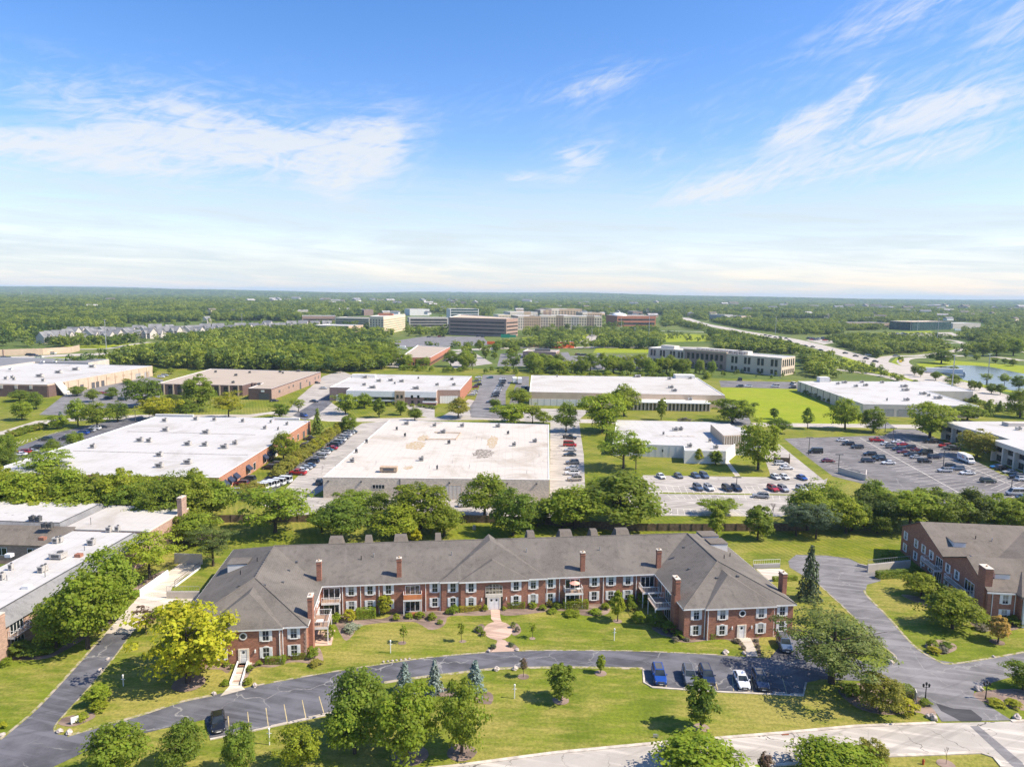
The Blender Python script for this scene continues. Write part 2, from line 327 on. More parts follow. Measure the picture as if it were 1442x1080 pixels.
def blob(x, y, rx, ry, ang, amp):
    d = (cF + cR*((x-PCX)/FOC) - cU*((y-PCY)/FOC)).normalized(); a0, e0 = math.atan2(d.x, d.y), math.asin(d.z)
    s = t.n('ShaderNodeVectorMath'); s.operation = 'SUBTRACT'; t.l(V, s.inputs[0]); s.inputs[1].default_value = (a0, e0, 0)
    r = t.n('ShaderNodeVectorRotate'); r.rotation_type = 'Z_AXIS'; t.l(s.outputs[0], r.inputs['Vector']); r.inputs['Angle'].default_value = -ang
    m = t.scale(r.outputs[0], (FOC/rx, FOC/ry, 0)); ln = t.n('ShaderNodeVectorMath'); ln.operation = 'DOT_PRODUCT'; t.l(m, ln.inputs[0]); t.l(m, ln.inputs[1])
    return t.math('MULTIPLY', t.math('EXPONENT', t.math('MULTIPLY', ln.outputs['Value'], -1.)), amp)
def total(bl):
    s = None
    for b in bl: q = blob(*b); s = q if s is None else t.math('ADD', s, q)
    return s
L = total([(50, 205, 150, 14, -.06, 1.), (200, 212, 120, 22, 0, .6), (330, 200, 150, 32, -.05, .75), (120, 240, 300, 30, 0, .34), (160, 150, 280, 60, .0, .2), (520, 205, 75, 42, .35, 1.), (425, 215, 90, 16, -.2, .55), (465, 255, 34, 22, -.5, .65), (230, 150, 170, 40, 0, .34),
           (815, 232, 55, 28, .5, .7), (790, 212, 30, 10, 0, .3), (735, 250, 26, 8, 0, .7)])
Rt = total([(1128, 178, 34, 15, .4, 1.), (1205, 130, 30, 14, .8, .75), (1170, 155, 60, 20, .5, .4), (1290, 158, 60, 17, .2, .8), (1385, 140, 80, 22, .2, .55), (1100, 240, 170, 24, .22, .55), (1330, 215, 150, 22, .15, .6),
            (845, 118, 75, 22, .25, .6), (1150, 215, 380, 60, .12, .16), (700, 180, 300, 50, .0, .2), (1280, 70, 260, 80, .2, .2), (1000, 270, 70, 18, .1, .5), (1260, 20, 120, 25, .25, .45), (1420, 40, 70, 30, .5, .45), (925, 218, 16, 8, .2, .5)])
cl = lambda w, B, lo, hi: t.math('MULTIPLY', t.ramp(t.math('ADD', w, t.math('MULTIPLY', t.math('MINIMUM', B, 1.1), .2)), lo, hi), t.math('MINIMUM', t.math('MULTIPLY', B, .95), .82))
c1 = cl(wis, L, .49, .77); c2 = cl(wr, Rt, .49, .79)
low = t.math('MULTIPLY', t.ramp(t.math('ADD', t.math('MULTIPLY', streak(.02, 3.2, 9, 10, .8), .6), t.math('MULTIPLY', streak(.05, 6, 14, 10, 1.), .4)), .33, .64, .3, 1.), t.ramp(el, .2, .085))
cov = t.math('MINIMUM', t.math('ADD', c1, c2), 1.)
hs = t.n('ShaderNodeHueSaturation'); hs.inputs['Saturation'].default_value = 1.33; t.l(sky.outputs[0], hs.inputs['Color'])
col = t.mix(cov, t.mix(t.math('MULTIPLY', low, .9), t.mix(1., hs.outputs[0], (1.06, .86, .93), 'MULTIPLY'), (3.1, 3.55, 3.75)), (3.75, 3.85, 3.9))
bg = t.n('ShaderNodeBackground'); t.l(col, bg.inputs['Color']); bg.inputs['Strength'].default_value = .15; t.l(bg.outputs[0], t.out.inputs['Surface'])
S.view_settings.view_transform = 'Standard'; S.view_settings.look = 'None'; S.view_settings.exposure = .65; S.view_settings.gamma = 1
S.cycles.max_bounces = 6; S.cycles.diffuse_bounces = 3; S.cycles.volume_bounces = 0; S.cycles.transparent_max_bounces = 8
# ------------------------------------------------------------------ air
hz = MB().box(-14000, 14000, -30, 15000, -1.5, 112).build('haze', [])
m = bpy.data.materials.new('haze air'); m.use_nodes = True; nt = m.node_tree; nt.nodes.clear(); o = nt.nodes.new('ShaderNodeOutputMaterial'); v = nt.nodes.new('ShaderNodeVolumePrincipled')
v.inputs['Color'].default_value = (.6, .82, 1, 1); v.inputs['Density'].default_value = 6.8e-5; v.inputs['Anisotropy'].default_value = .0; nt.links.new(v.outputs[0], o.inputs['Volume']); hz.data.materials.append(m); hz['kind'] = 'stuff'
# ------------------------------------------------------------------ ground, roads, lots
b = MB(); b.add([(-13000, -25, 0), (13000, -25, 0), (13000, 14500, 0), (-13000, 14500, 0)], [(0, 1, 2, 3)]); structure(b.build('ground', 'ground earth'))
# distant ridge
b = MB(); N = 90; K = 6
for j in range(K):
    for i in range(N+1):
        x = -12500+25000*i/N; y = [6500, 7400, 8600, 10000, 12000, 14200][j]
        h = [0, 24, 44, 60, 72, 74][j]*(.75+.25*math.sin(i*.21+j)+.1*math.sin(i*.67))*(1.0 if x < 1000 else max(.55, 1-(x-1000)/9000))
        b.v.append((x, y, h+.4*(j == 0)-.5))
for j in range(K-1):
    for i in range(N): a = j*(N+1)+i; b.f.append((a, a+1, a+N+2, a+N+1)); b.m.append(0)
structure(b.build('hills', 'ground earth', smooth=True))
lawnP = W((-120, 1100), (0, 935), (60, 880), (150, 830), (235, 770), (300, 735), (600, 732), (1110, 745), (1442, 735), (1700, 760), (1900, 1100)); lawnP += [Vector((75, 62, 0)), Vector((-80, 62, 0))]
sheet('lawn', lawnP, .004, 'lawn grass')
sheet('rear_lawn', W((240, 775), (296, 737), (600, 735), (1110, 747), (1260, 745), (1262, 800), (1100, 790), (1000, 760), (480, 765), (320, 775)), .008, 'rear grass')
drive = W((148,892),(106,939),(53,996),(0,1041),(-90,1105),(-70,1150),(55,1089),(141,1048),(228,1026),(288,1013),(296,1041),(351,1030),(469,1005),(487,985),(541,961),(580,955),(622,950),(691,942),(728,940.5),(800,939),(877,939),(905,941),(907,961),(919,968),(1010,974),(1131,979.5),(1135,961),(1157,956),(1251,960),(1290,978),(1315,999),(1326,1015.5),(1424,1014),(1371,980),(1372,972),(1399,960),(1442,948),(1560,925),(1560,890),(1442,918),(1346,934),(1331,933),(1318,929),(1286,908),(1251,869),(1222,840),(1218,830),(1221,823),(1240,818),(1240,800),(1221,798.5),(1195,786),(1163,782),(1121,781),(1110,790),(1112,799),(1153,823),(1188,855),(1216,883),(1241,908),(1259,922),(1262,927),(1257,935),(1234,940),(1200,925),(1180,912),(1150,898),(1112,893),(1104,897),(1096,912),(1084,926.5),(1045,924),(979,920),(877,916),(766,915.5),(683,918.5),(600,926),(491,942),(422,953.5),(355,966),(303,978),(255,988),(200,1006),(141,1022),(95,1035),(82,1034),(77,1029),(81,1017),(120,974),(158,929),(185,892))
sheet('driveway', drive, .02, 'dark asphalt')
sheet('road', W((1221,840),(1252,869),(1287,908),(1319,929),(1347,933.5),(1442,917.5),(1560,890),(1560,925),(1442,948),(1399,960),(1372,972),(1371,980),(1424,1013.5),(1327,1015),(1315,999),(1290,978),(1252,961),(1234,950),(1258,935),(1262,926),(1242,908),(1217,883),(1189,855),(1153,823),(1112,799),(1110,790),(1121,781.5),(1163,782.5),(1195,786.5),(1221,799),(1240,800),(1240,818),(1221,823),(1219,831)), .026, 'grey asphalt')
sheet('road', T('R5', (620, 825), (690, 845), (760, 850), (805, 885), (800, 897), (720, 897), (690, 880), (640, 855)), .032, 'patched asphalt')
sheet('driveway', T('R1', (420, 545), (558, 395), (672, 300), (720, 266), (805, 268), (800, 285), (740, 315), (690, 360), (672, 402), (560, 510), (525, 545)), .024, 'clean concrete')
sheet('driveway', T('R1', (618, 446), (640, 405), (800, 405), (770, 440)), .028, 'clean concrete')
stP = W((300, 1112), (638, 1079), (782, 1060), (929, 1046), (1102, 1032), (1205, 1022.5), (1318, 1018), (1442, 1015), (1700, 1012), (1700, 1060), (1480, 1075), (1438, 1090), (1412, 1080), (1392, 1060), (1249, 1064.5), (1074, 1079), (900, 1096), (700, 1120)); sheet('street', stP, .022, 'street concrete')
sheet('street', T('R5', (755, 915), (790, 915), (965, 1060), (990, 1110), (925, 1075)), .027, 'grey asphalt')
kl = W((300, 1112), (638, 1079), (782, 1060), (929, 1046), (1102, 1032), (1205, 1022.5), (1318, 1018)); ribbon('kerb', kl, .5, 0, 'kerb concrete', .13); ribbon('kerb', W((1424, 1015.3), (1442, 1015), (1700, 1012)), .5, 0, 'kerb concrete', .13)
ribbon('kerb', W((700, 1120), (900, 1096), (1074, 1079), (1249, 1064.5), (1380, 1059.5), (1400, 1066), (1412, 1080)), .5, 0, 'kerb concrete', .13)
# worn pale edges along the drive
up = W((77,1030),(81,1017),(120,974),(158,929),(185,892)); ribbon('kerb', smoothline(up, 5), .22, 0, 'gravel', .05)
for P, w in ((W((95,1036),(141,1022.5),(200,1006),(255,988),(303,978)), .5), (W((355,966),(422,953.5),(491,942),(600,926),(683,918.5)), .35), (W((735,916.5),(766,915.5),(877,916),(979,920),(1042,924)), .3), (W((541,961),(580,955),(622,950),(691,942),(728,940.5),(800,939.5),(905,941)), .6), (W((148,892),(106,939),(53,996),(0,1041)), .4), (W((1153,823),(1188,855),(1216,883),(1241,908),(1261,924),(1257,935)), .28), (W((1217,831),(1222,840),(1251,869),(1286,908),(1318,929),(1346,934),(1442,918)), .4)):
    ribbon('kerb', smoothline(P, 5), w, 0, 'gravel', .045)
for P in (W((906,942),(907,961),(919,968),(1010,974),(1131,979.5),(1135,961)), W((296,1041),(351,1030),(469,1005))): ribbon('kerb', P, .3, 0, 'kerb concrete', .12)
def lines(name, segs, w, z, m):
    b = MB()
    for p, q in segs:
        d = Vector((q[0]-p[0], q[1]-p[1])).normalized(); n = Vector((-d.y, d.x))*w/2
        b.add([(p[0]-n.x, p[1]-n.y, z), (q[0]-n.x, q[1]-n.y, z), (q[0]+n.x, q[1]+n.y, z), (p[0]+n.x, p[1]+n.y, z)], [(0, 1, 2, 3)])
    structure(b.build(name, m))
lines('parking_lines', [T('R6', a, c) for a, c in (((437, 462), (443, 530)), ((536, 440), (546, 540)), ((629, 420), (642, 518)), ((721, 402), (738, 497)), ((813, 380), (832, 472)), ((899, 362), (926, 456)))], .11, .03, 'yellow paint')
lines('parking_lines', [T('R8', a, c) for a, c in (((452, 262), (472, 328)), ((205, 250), (210, 312)), ((375, 250), (378, 322)), ((545, 262), (552, 335)), ((640, 262), (650, 340)), ((722, 282), (738, 345)), ((800, 270), (822, 348)))], .1, .03, 'yellow paint')
# wheel stops are loose blocks at the ends of the stalls
k = 0
for a, c in (((130, 315), (195, 318)), ((300, 322), (360, 326)), ((395, 326), (460, 331)), ((575, 335), (635, 340)), ((750, 343), (815, 347)), ((840, 350), (905, 354))):
    p, q = T('R8', a, c); o = MB().prism([((p-q).length/2*s, e*.09*(1 if s*e > 0 or True else 1)) for s, e in ((-1, -1), (1, -1), (1, 1), (-1, 1))], 0, .14).build('wheel_stop', 'kerb concrete', None, ((p.x+q.x)/2, (p.y+q.y)/2, .02), math.atan2(q.y-p.y, q.x-p.x))
    tag(o, 'pale concrete wheel stop ending a stall in the bay with the blue car', 'wheel stop', 'wheel stops of the right parking bay')
for a, c in (((566, 538), (640, 519)), ((655, 514), (735, 497)), ((750, 494), (830, 476)), ((845, 470), (905, 458)), ((915, 455), (960, 445))):
    p, q = T('R6', a, c); o = MB().prism([((p-q).length/2*s, e*.09) for s, e in ((-1, -1), (1, -1), (1, 1), (-1, 1))], 0, .14).build('wheel_stop', 'kerb concrete', None, ((p.x+q.x)/2, (p.y+q.y)/2, .02), math.atan2(q.y-p.y, q.x-p.x))
    tag(o, 'concrete wheel stop at the lawn end of an empty yellow-lined stall', 'wheel stop', 'wheel stops of the left parking bay')
# paths
circ = [(365+73*math.cos(a), 605+46*math.sin(a)) for a in [R(q) for q in range(0, 360, 15)]]
right = [c for c in circ if c[0] > 375]; left = [c for c in circ if c[0] < 352]
right.sort(key=lambda c: c[1]); left.sort(key=lambda c: -c[1])
path = [(327, 483), (372, 483), (378, 545)]+right+[(404, 655), (430, 690), (465, 709), (330, 714), (352, 690), (362, 655)]+left+[(330, 545)]
sheet('path', T('R3', *path), .03, 'paver')
sheet('path', T('R4', (695, 632), (768, 626), (785, 650), (805, 690), (820, 736), (760, 736), (757, 700), (740, 660)), .03, 'clean concrete')
sheet('path', T('R2', (228, 885), (288, 885), (308, 903), (180, 938)), .03, 'clean concrete')
sheet('path', T('Q', (808, 305), (832, 305), (912, 405), (880, 408)), .03, 'clean concrete')
# planting beds
BZ = [.008]
def bz(): BZ[0] += .0012; return BZ[0]
def bed(t, *p): return sheet('planting_bed', smoothline(T(t, *p), 4, True), bz(), 'mulch')
bed('R2', (100, 790), (150, 760), (240, 755), (235, 800), (215, 820), (180, 802), (110, 800)); bed('R2', (325, 770), (370, 752), (620, 735), (680, 690), (705, 760), (670, 785), (620, 770), (540, 765), (450, 790), (370, 790), (330, 820), (300, 890), (290, 850))
bed('R2', (740, 550), (800, 530), (1000, 545), (1100, 500), (1300, 490), (1330, 530), (1315, 580), (1250, 600), (1190, 570), (1150, 560), (1000, 565), (880, 585), (860, 620), (820, 655), (790, 620), (770, 580))
bed('R3', (0, 495), (90, 480), (325, 480), (325, 525), (130, 530), (95, 560), (60, 595), (0, 590)); bed('R3', (378, 480), (600, 460), (900, 455), (930, 510), (870, 530), (780, 525), (690, 505), (600, 510), (480, 525), (385, 525))
bed('R3', (240, 600), (280, 570), (300, 590), (292, 630), (270, 625)); bed('R3', (435, 560), (470, 575), (482, 610), (450, 630), (430, 610)); bed('R3', (300, 712), (340, 680), (362, 672), (360, 695), (335, 714)); bed('R3', (405, 660), (440, 668), (475, 700), (440, 700), (415, 680))
bed('R4', (370, 620), (470, 615), (700, 625), (740, 670), (765, 710), (745, 730), (740, 690), (660, 650), (560, 655), (470, 665), (400, 655)); bed('R4', (775, 628), (850, 615), (960, 600), (950, 640), (870, 635), (825, 645), (835, 720), (825, 735), (805, 680))
bed('R4', (280, 590), (360, 590), (400, 640), (330, 625)); bed('R5', (575, 590), (620, 570), (690, 585), (700, 610), (640, 630), (590, 610)); bed('R5', (760, 500), (850, 490), (960, 500), (940, 530), (830, 535), (780, 520)); bed('R5', (480, 390), (560, 400), (700, 450), (660, 470), (540, 420))
bed('R5', (230, 760), (420, 740), (560, 770), (620, 850), (600, 880), (540, 860), (420, 870), (300, 840)); bed('R5', (780, 780), (972, 770), (1000, 850), (900, 840), (800, 815)); bed('R1', (235, 890), (300, 870), (360, 860), (380, 880), (300, 915), (240, 910))
bed('T', (90, 1010), (300, 1000), (420, 930), (520, 880), (560, 880), (430, 960), (300, 1020), (100, 1030)); bed('T', (820, 620), (880, 550), (1000, 480), (1040, 470), (900, 570), (850, 640)); bed('R7', (-20, 330), (60, 350), (230, 320), (420, 330), (480, 350), (480, 390), (440, 400), (200, 360), (0, 370))
def ring(t, x, y, r): p = at(t, x, y); sheet('planting_bed', [(p.x+r*math.cos(a)*(1+.12*rnd.random()), p.y+r*math.sin(a)) for a in [R(q) for q in range(0, 360, 24)]], bz()+.004, 'mulch')
for a in (('R1', 755, 745, 2.3), ('R7', 828, 382, 1.15), ('R7', 638, 262, .85), ('R7', 1030, 245, .9), ('R2', 1105, 668, .65), ('R2', 1410, 660, .5), ('R3', 188, 660, .5), ('R3', 540, 645, .5), ('R3', 972, 558, .8), ('R8', 388, 520, 1.), ('R7', 325, 645, 1.8), ('R5', 865, 580, 1.1), ('R5', 660, 1068, 1.), ('R7', 60, 660, 2.2)): ring(*a)
# --- industrial estate
sheet('industrial_lawn', W((-300, 640), (-120, 560), (0, 515), (200, 508), (480, 512), (760, 522), (1010, 533), (1130, 535), (1300, 555), (1500, 570), (1800, 640), (1500, 770), (1110, 744), (600, 731), (296, 734), (-150, 760)), .006, 'rear grass')
sheet('meadow', W((1014, 546), (1123, 547), (1150, 562), (1215, 588), (1206, 598), (1080, 596), (1052, 583), (1022, 560)), .012, 'meadow grass')
cs = W((-60, 625), (20, 607), (60, 594), (130, 589), (200, 586.5), (350, 586), (384, 581), (470, 591), (540, 591.5), (680, 588.5), (775, 592), (880, 594), (1040, 597.5), (1110, 598.5), (1285, 600.5), (1500, 606)); ribbon('industrial_road', cs, 9.5, .018, 'road concrete')
for P in (((555, 592), (500, 650), (455, 690), (430, 705), (380, 708), (400, 690), (470, 620), (510, 596)), ((775, 592), (815, 592), (822, 640), (824, 690), (800, 712), (774, 707)), ((360, 708), (430, 700), (775, 704), (800, 710), (790, 728), (600, 732), (430, 730)), ((906, 669), (1086, 672), (1075, 640), (1098, 622), (1140, 650), (1166, 672), (1160, 690), (1138, 715), (1100, 727), (905, 726), (880, 700)), ((640, 576), (612, 592), (648, 592), (690, 588), (700, 572), (660, 562)), ((560, 566), (590, 585), (612, 590), (612, 566))):
    sheet('parking_lot', W(*P), .024, 'pale asphalt')
sheet('industrial_road', T('C', (165, 240), (60, 260), (130, 330), (230, 335), (255, 300)), .022, 'pale asphalt'); sheet('industrial_road', W((735, 578), (752, 575), (790, 576), (830, 578), (812, 594), (740, 594)), .022, 'pale asphalt')
sheet('parking_lot', W((1104, 617.5), (1245, 613), (1262, 604), (1290, 604), (1320, 618), (1372, 648), (1410, 668), (1500, 690), (1500, 712), (1338, 714), (1219, 682), (1170, 670)), .024, 'lot asphalt')
sheet('parking_lot', W((690, 530), (712, 531), (712, 590), (664, 588), (660, 575), (678, 550)), .026, 'lot asphalt'); sheet('parking_lot', W((680, 528), (726, 528), (710, 555), (690, 587), (662, 587)), .028, 'grey asphalt')
sheet('parking_lot', W((730, 530), (745, 530), (745, 560), (728, 575), (714, 578)), .028, 'lot asphalt'); sheet('parking_lot', W((1013, 536), (1124, 538), (1124, 548), (1015, 545)), .03, 'lot asphalt')
sheet('parking_lot', W((-40, 655), (70, 612), (118, 600), (200, 585), (205, 592), (100, 640), (20, 680), (-60, 700)), .026, 'dark asphalt'); sheet('parking_lot', W((345, 690), (430, 640), (470, 612), (500, 600), (485, 625), (420, 662), (385, 695)), .026, 'dark asphalt')
sheet('parking_lot', W((55, 584), (88, 558), (130, 545), (210, 530), (230, 535), (222, 572), (150, 575), (100, 580), (92, 585)), .026, 'grey asphalt'); sheet('parking_lot', W((402, 583), (420, 560), (455, 530), (480, 522), (500, 530), (420, 592)), .022, 'pale asphalt')
sheet('industrial_road', W((412, 585), (440, 568), (470, 550), (480, 556), (455, 578), (430, 592)), .028, 'dark asphalt'); sheet('industrial_road', W((1020, 560), (1052, 583), (1060, 600), (1035, 600), (1020, 580)), .024, 'grey asphalt'); sheet('industrial_road', W((1262, 603), (1240, 588), (1215, 588), (1225, 604)), .026, 'grey asphalt')
sheet('grass_strip', T('Q', (400, 510), (1330, 524), (1330, 531), (400, 519)), .03, 'rear grass'); sheet('grass_strip', W((1093, 622), (1108, 622), (1172, 670), (1160, 676)), .032, 'rear grass')
sheet('path', T('Q', (1100, 330), (1130, 325), (1380, 440), (1340, 445)), .034, 'road concrete')
# painted stalls
def stalls(name, A, B, C, D, n, w=.13, z=.036):
    A, B, C, D = [Vector((p[0], p[1])) for p in (A, B, C, D)]
    lines(name, [(A.lerp(B, i/n), D.lerp(C, i/n)) for i in range(n+1)], w, z, 'line paint')
q = T('Q', (420, 515), (1100, 522), (1060, 470), (400, 470)); stalls('parking_lines', *q, 17)
q = T('Q', (340, 650), (960, 662), (900, 620), (360, 615)); stalls('parking_lines', *q, 14); q = T('Q', (450, 525), (1250, 530), (1250, 560), (480, 555)); stalls('parking_lines', *q, 18)
def E4(*p): return T('E', *p)
stalls('parking_lines', *E4((185, 448), (470, 640), (560, 625), (290, 440)), 18); stalls('parking_lines', *E4((480, 450), (1000, 760), (1120, 745), (570, 440)), 24); stalls('parking_lines', *E4((570, 440), (1120, 745), (1230, 730), (665, 436)), 24)
stalls('parking_lines', *E4((700, 440), (1370, 760), (1442, 720), (800, 440)), 26); stalls('parking_lines', *E4((800, 440), (1442, 720), (1500, 690), (900, 440)), 26)
lines('parking_lines', [E4((570, 440), (1120, 745)), E4((800, 440), (1442, 720))], .25, .038, 'line paint')
stalls('parking_lines', *T('A', (60, 600), (440, 480), (360, 505), (100, 570)), 14); stalls('parking_lines', *T('N', (190, 840), (900, 390), (800, 380), (110, 850)), 18)
stalls('parking_lines', *T('D', (190, 420), (225, 660), (290, 660), (262, 420)), 12)
# --- highway and far roads, pond
def far(name, P, w, z, m): return ribbon(name, smoothline(P, 6), w, z, m)
far('highway', W((962, 447), (985, 455), (1017, 461.5), (1042, 466.5), (1111, 478), (1181, 495.5), (1242, 513), (1286, 528), (1375, 553), (1442, 572), (1560, 604)), 26, .02, 'road concrete')
far('highway_ramp', W((1240, 512), (1246, 504), (1262, 501.5), (1300, 500.5), (1345, 494), (1368, 487), (1345, 483), (1310, 484.5)), 11, .024, 'road concrete')
far('highway_ramp', W((1420, 560), (1330, 532), (1290, 520), (1272, 511), (1278, 505), (1310, 503), (1380, 501), (1442, 508)), 10, .026, 'road concrete')
far('highway_ramp', W((1172, 520), (1215, 525), (1250, 531), (1290, 541), (1330, 552)), 9, .028, 'road concrete'); far('highway_ramp', W((1345, 480), (1375, 487), (1420, 490), (1442, 497)), 9, .024, 'road concrete')
far('road', W((1040, 447), (1120, 446), (1200, 449), (1300, 450), (1442, 455)), 14, .02, 'road concrete'); far('road', W((1180, 440), (1260, 443), (1330, 440), (1442, 444)), 16, .02, 'road concrete'); far('road', W((1345, 480), (1310, 474), (1380, 470), (1442, 473)), 9, .02, 'road concrete')
far('highway', W((640, 494), (720, 490), (800, 489.5), (860, 489), (930, 489), (1000, 490)), 22, .018, 'road concrete'); far('highway', W((815, 484), (832, 478), (838, 472), (868, 468.5)), 16, .022, 'road concrete'); far('highway', W((925, 466), (975, 467), (1030, 469)), 10, .02, 'road concrete')
far('highway', W((-80, 506), (40, 502.5), (100, 500), (160, 498)), 24, .02, 'road concrete'); far('road', W((90, 492), (150, 491), (180, 486), (210, 482)), 8, .02, 'road concrete')
sheet('parking_lot', W((805, 501), (912, 500), (916, 519), (830, 521), (785, 508)), .02, 'grey asphalt'); sheet('parking_lot', W((705, 498), (800, 496), (810, 515), (700, 516)), .02, 'grey asphalt'); sheet('parking_lot', W((622, 500), (662, 493), (694, 512), (640, 519)), .02, 'pale asphalt'); sheet('parking_lot', W((550, 481), (600, 473.5), (680, 474), (690, 486), (560, 489)), .02, 'grey asphalt'); sheet('parking_lot', W((520, 512), (560, 497), (580, 503), (560, 518)), .02, 'pale asphalt')
sheet('parking_lot', W((1135, 479), (1180, 475), (1200, 479), (1160, 485)), .02, 'road concrete'); sheet('parking_lot', W((1250, 470.5), (1340, 468), (1352, 473), (1260, 475)), .02, 'road concrete')
for P in (((840, 490), (925, 490), (925, 497), (835, 497)), ((930, 470), (1000, 471), (1020, 480), (935, 482)), ((1190, 497), (1215, 510), (1300, 540), (1240, 527), (1180, 515)), ((1262, 504), (1276, 505), (1274, 515), (1300, 528), (1272, 518), (1255, 510)), ((735, 475), (830, 470), (828, 480), (740, 484)), ((1290, 512), (1330, 507), (1442, 515), (1500, 525), (1500, 560), (1400, 550), (1310, 525)), ((1200, 470), (1310, 466), (1320, 470), (1210, 474)), ((90, 486), (220, 483), (220, 489), (90, 491)), ((-50, 507), (100, 503), (100, 512), (-50, 520)), ((1300, 497), (1345, 491), (1330, 485), (1300, 487))):
    sheet('meadow', W(*P), .014, 'meadow grass')
sheet('pond', smoothline(W((1312, 519), (1330, 515.5), (1360, 514.5), (1395, 517), (1440, 526), (1500, 535), (1500, 556), (1442, 552), (1400, 545), (1365, 537), (1335, 530)), 5, True), .03, 'pond water')
# ------------------------------------------------------------------ trees
def leaf_mesh(name, C, Nn, size, mat, seed, aspect=.75):
    g = np.random.default_rng(seed); n = len(C)
    Nn = Nn/np.maximum(np.linalg.norm(Nn, axis=1, keepdims=True), 1e-6)
    ref = g.normal(size=(n, 3)); u = np.cross(Nn, ref); u /= np.maximum(np.linalg.norm(u, axis=1, keepdims=True), 1e-6); v = np.cross(Nn, u)
    s = (size*(.45+1.1*g.random(n)**1.5))[:, None]/2
    a, b = u*s, v*s*aspect; k = Nn*s*.35
    V = np.stack([C-a-b*.4, C-b+k, C+a-b*.3, C+a*.6+b, C+b*.8+k*.6, C-a*.7+b*.7], 1).reshape(-1, 3)
    me = bpy.data.meshes.new(name); me.vertices.add(n*6); me.loops.add(n*6); me.polygons.add(n)
    me.vertices.foreach_set('co', V.astype(np.float32).ravel()); me.loops.foreach_set('vertex_index', np.arange(n*6, dtype=np.int32))
    me.polygons.foreach_set('loop_start', np.arange(0, n*6, 6, dtype=np.int32)); me.polygons.foreach_set('loop_total', np.full(n, 6, np.int32))
    me.materials.append(mt[mat]); me.update(); me.validate(); return me
def clumps(seed, n, per, cen, rad, rc, flat=1., shell=.55, up=.45, jit=.55, zmin=-9., floor=None):
    g = np.random.default_rng(seed); C = []; N = []
    d = g.normal(size=(n*3, 3)); d /= np.linalg.norm(d, axis=1, keepdims=True); d = d[d[:, 2] > zmin][:n]
    r = shell+(1-shell)*g.random(len(d))**.7
    lob = 1+.22*np.sin(d[:, 0]*3.1+seed)*np.cos(d[:, 1]*2.7+seed*2)+.16*np.sin(d[:, 2]*4+seed*1.3)+.16*(g.random(len(d))-.5)
    cc = np.array(cen)+d*np.array(rad)*(r*lob)[:, None]
    for q, dd in zip(cc, d):
        k = int(per*(.6+.8*g.random())); o = g.normal(size=(k, 3)); o /= np.linalg.norm(o, axis=1, keepdims=True); o[:, 2] = np.where(o[:, 2] < -.3, -o[:, 2]*.6, o[:, 2])
        rr = rc*(.65+.7*g.random())*(.55+.5*g.random((k, 1)))
        C.append(q+o*rr*np.array([1, 1, flat])); N.append(o*.8+dd*.45+np.array([0, 0, up+.1])+g.normal(size=(k, 3))*jit)
    C = np.concatenate(C); N = np.concatenate(N)
    if floor is not None: m = C[:, 2] > floor; C, N = C[m], N[m]
    return C, N
def trunk(name, seed, h, r, limbs, spread, mat, up=.3, z0=.35, kids=True):
    g = random.Random(seed); b = MB()
    b.tube([(0, 0, -.02), (g.uniform(-.006, .006), g.uniform(-.006, .006), h*.35), (g.uniform(-.012, .012), g.uniform(-.012, .012), h*.7), (0, 0, h)], [r*1.35, r, r*.72, r*.25], 7)
    for i in range(limbs):
        w = 2*math.pi*i/limbs+g.uniform(-.4, .4); z = h*g.uniform(z0, .9); l = spread*g.uniform(.65, 1.05)
        p1 = (math.cos(w)*l*.45, math.sin(w)*l*.45, z+up*l*.55); p2 = (math.cos(w)*l, math.sin(w)*l, z+up*l*1.15)
        b.tube([(0, 0, z), p1, p2], [r*.55, r*.34, r*.1], 5)
        if kids:
            for s in (-1, 1):
                w2 = w+s*.65; b.tube([p1, (p1[0]+math.cos(w2)*l*.45, p1[1]+math.sin(w2)*l*.45, p1[2]+up*l*.6)], [r*.25, r*.06], 4)
    me = b.build(name, mat); m = me.data; bpy.data.objects.remove(me); return m
KIND = {}   # kind -> list of (crown mesh, trunk mesh, unit crown width)
def variants(kind, n, fn): KIND[kind] = [fn(i) for i in range(n)]
def mk_round(i):
    C, N = clumps(10+i, 120, 62, (0, 0, .55), (.37, .37, .4), .115, .9, .5)
    return leaf_mesh('crown', C, N, .036, 'foliage', i), trunk('trunk', i, .62, .022, 6, .24, 'mill bark'), .79
variants('round', 4, mk_round)
def mk_loose(i):
    C, N = clumps(40+i, 92, 62, (0, 0, .62), (.48, .48, .32), .11, .6, .35, .7, .45)
    return leaf_mesh('crown', C, N, .033, 'foliage', 40+i), trunk('trunk', 40+i, .66, .02, 8, .44, 'mill bark', .35, .3), 1.0
variants('loose', 4, mk_loose)
def mk_oval(i):
    C, N = clumps(70+i, 70, 62, (0, 0, .58), (.27, .27, .38), .09, 1., .5)
    k = 1-.35*np.clip((C[:, 2]-.6)/.4, 0, 1); C[:, :2] *= k[:, None]
    return leaf_mesh('crown', C, N, .042, 'foliage', 70+i), trunk('trunk', 70+i, .6, .018, 5, .18, 'mill bark'), .64
variants('oval', 3, mk_oval)
def mk_sap(i):
    C, N = clumps(90+i, 20, 26, (0, 0, .66), (.2, .2, .3), .1, 1.1, .3)
    return leaf_mesh('crown', C, N, .06, 'foliage', 90+i), trunk('trunk', 90+i, .85, .012, 6, .2, 'mill bark', .6), .55
variants('sapling', 2, mk_sap)
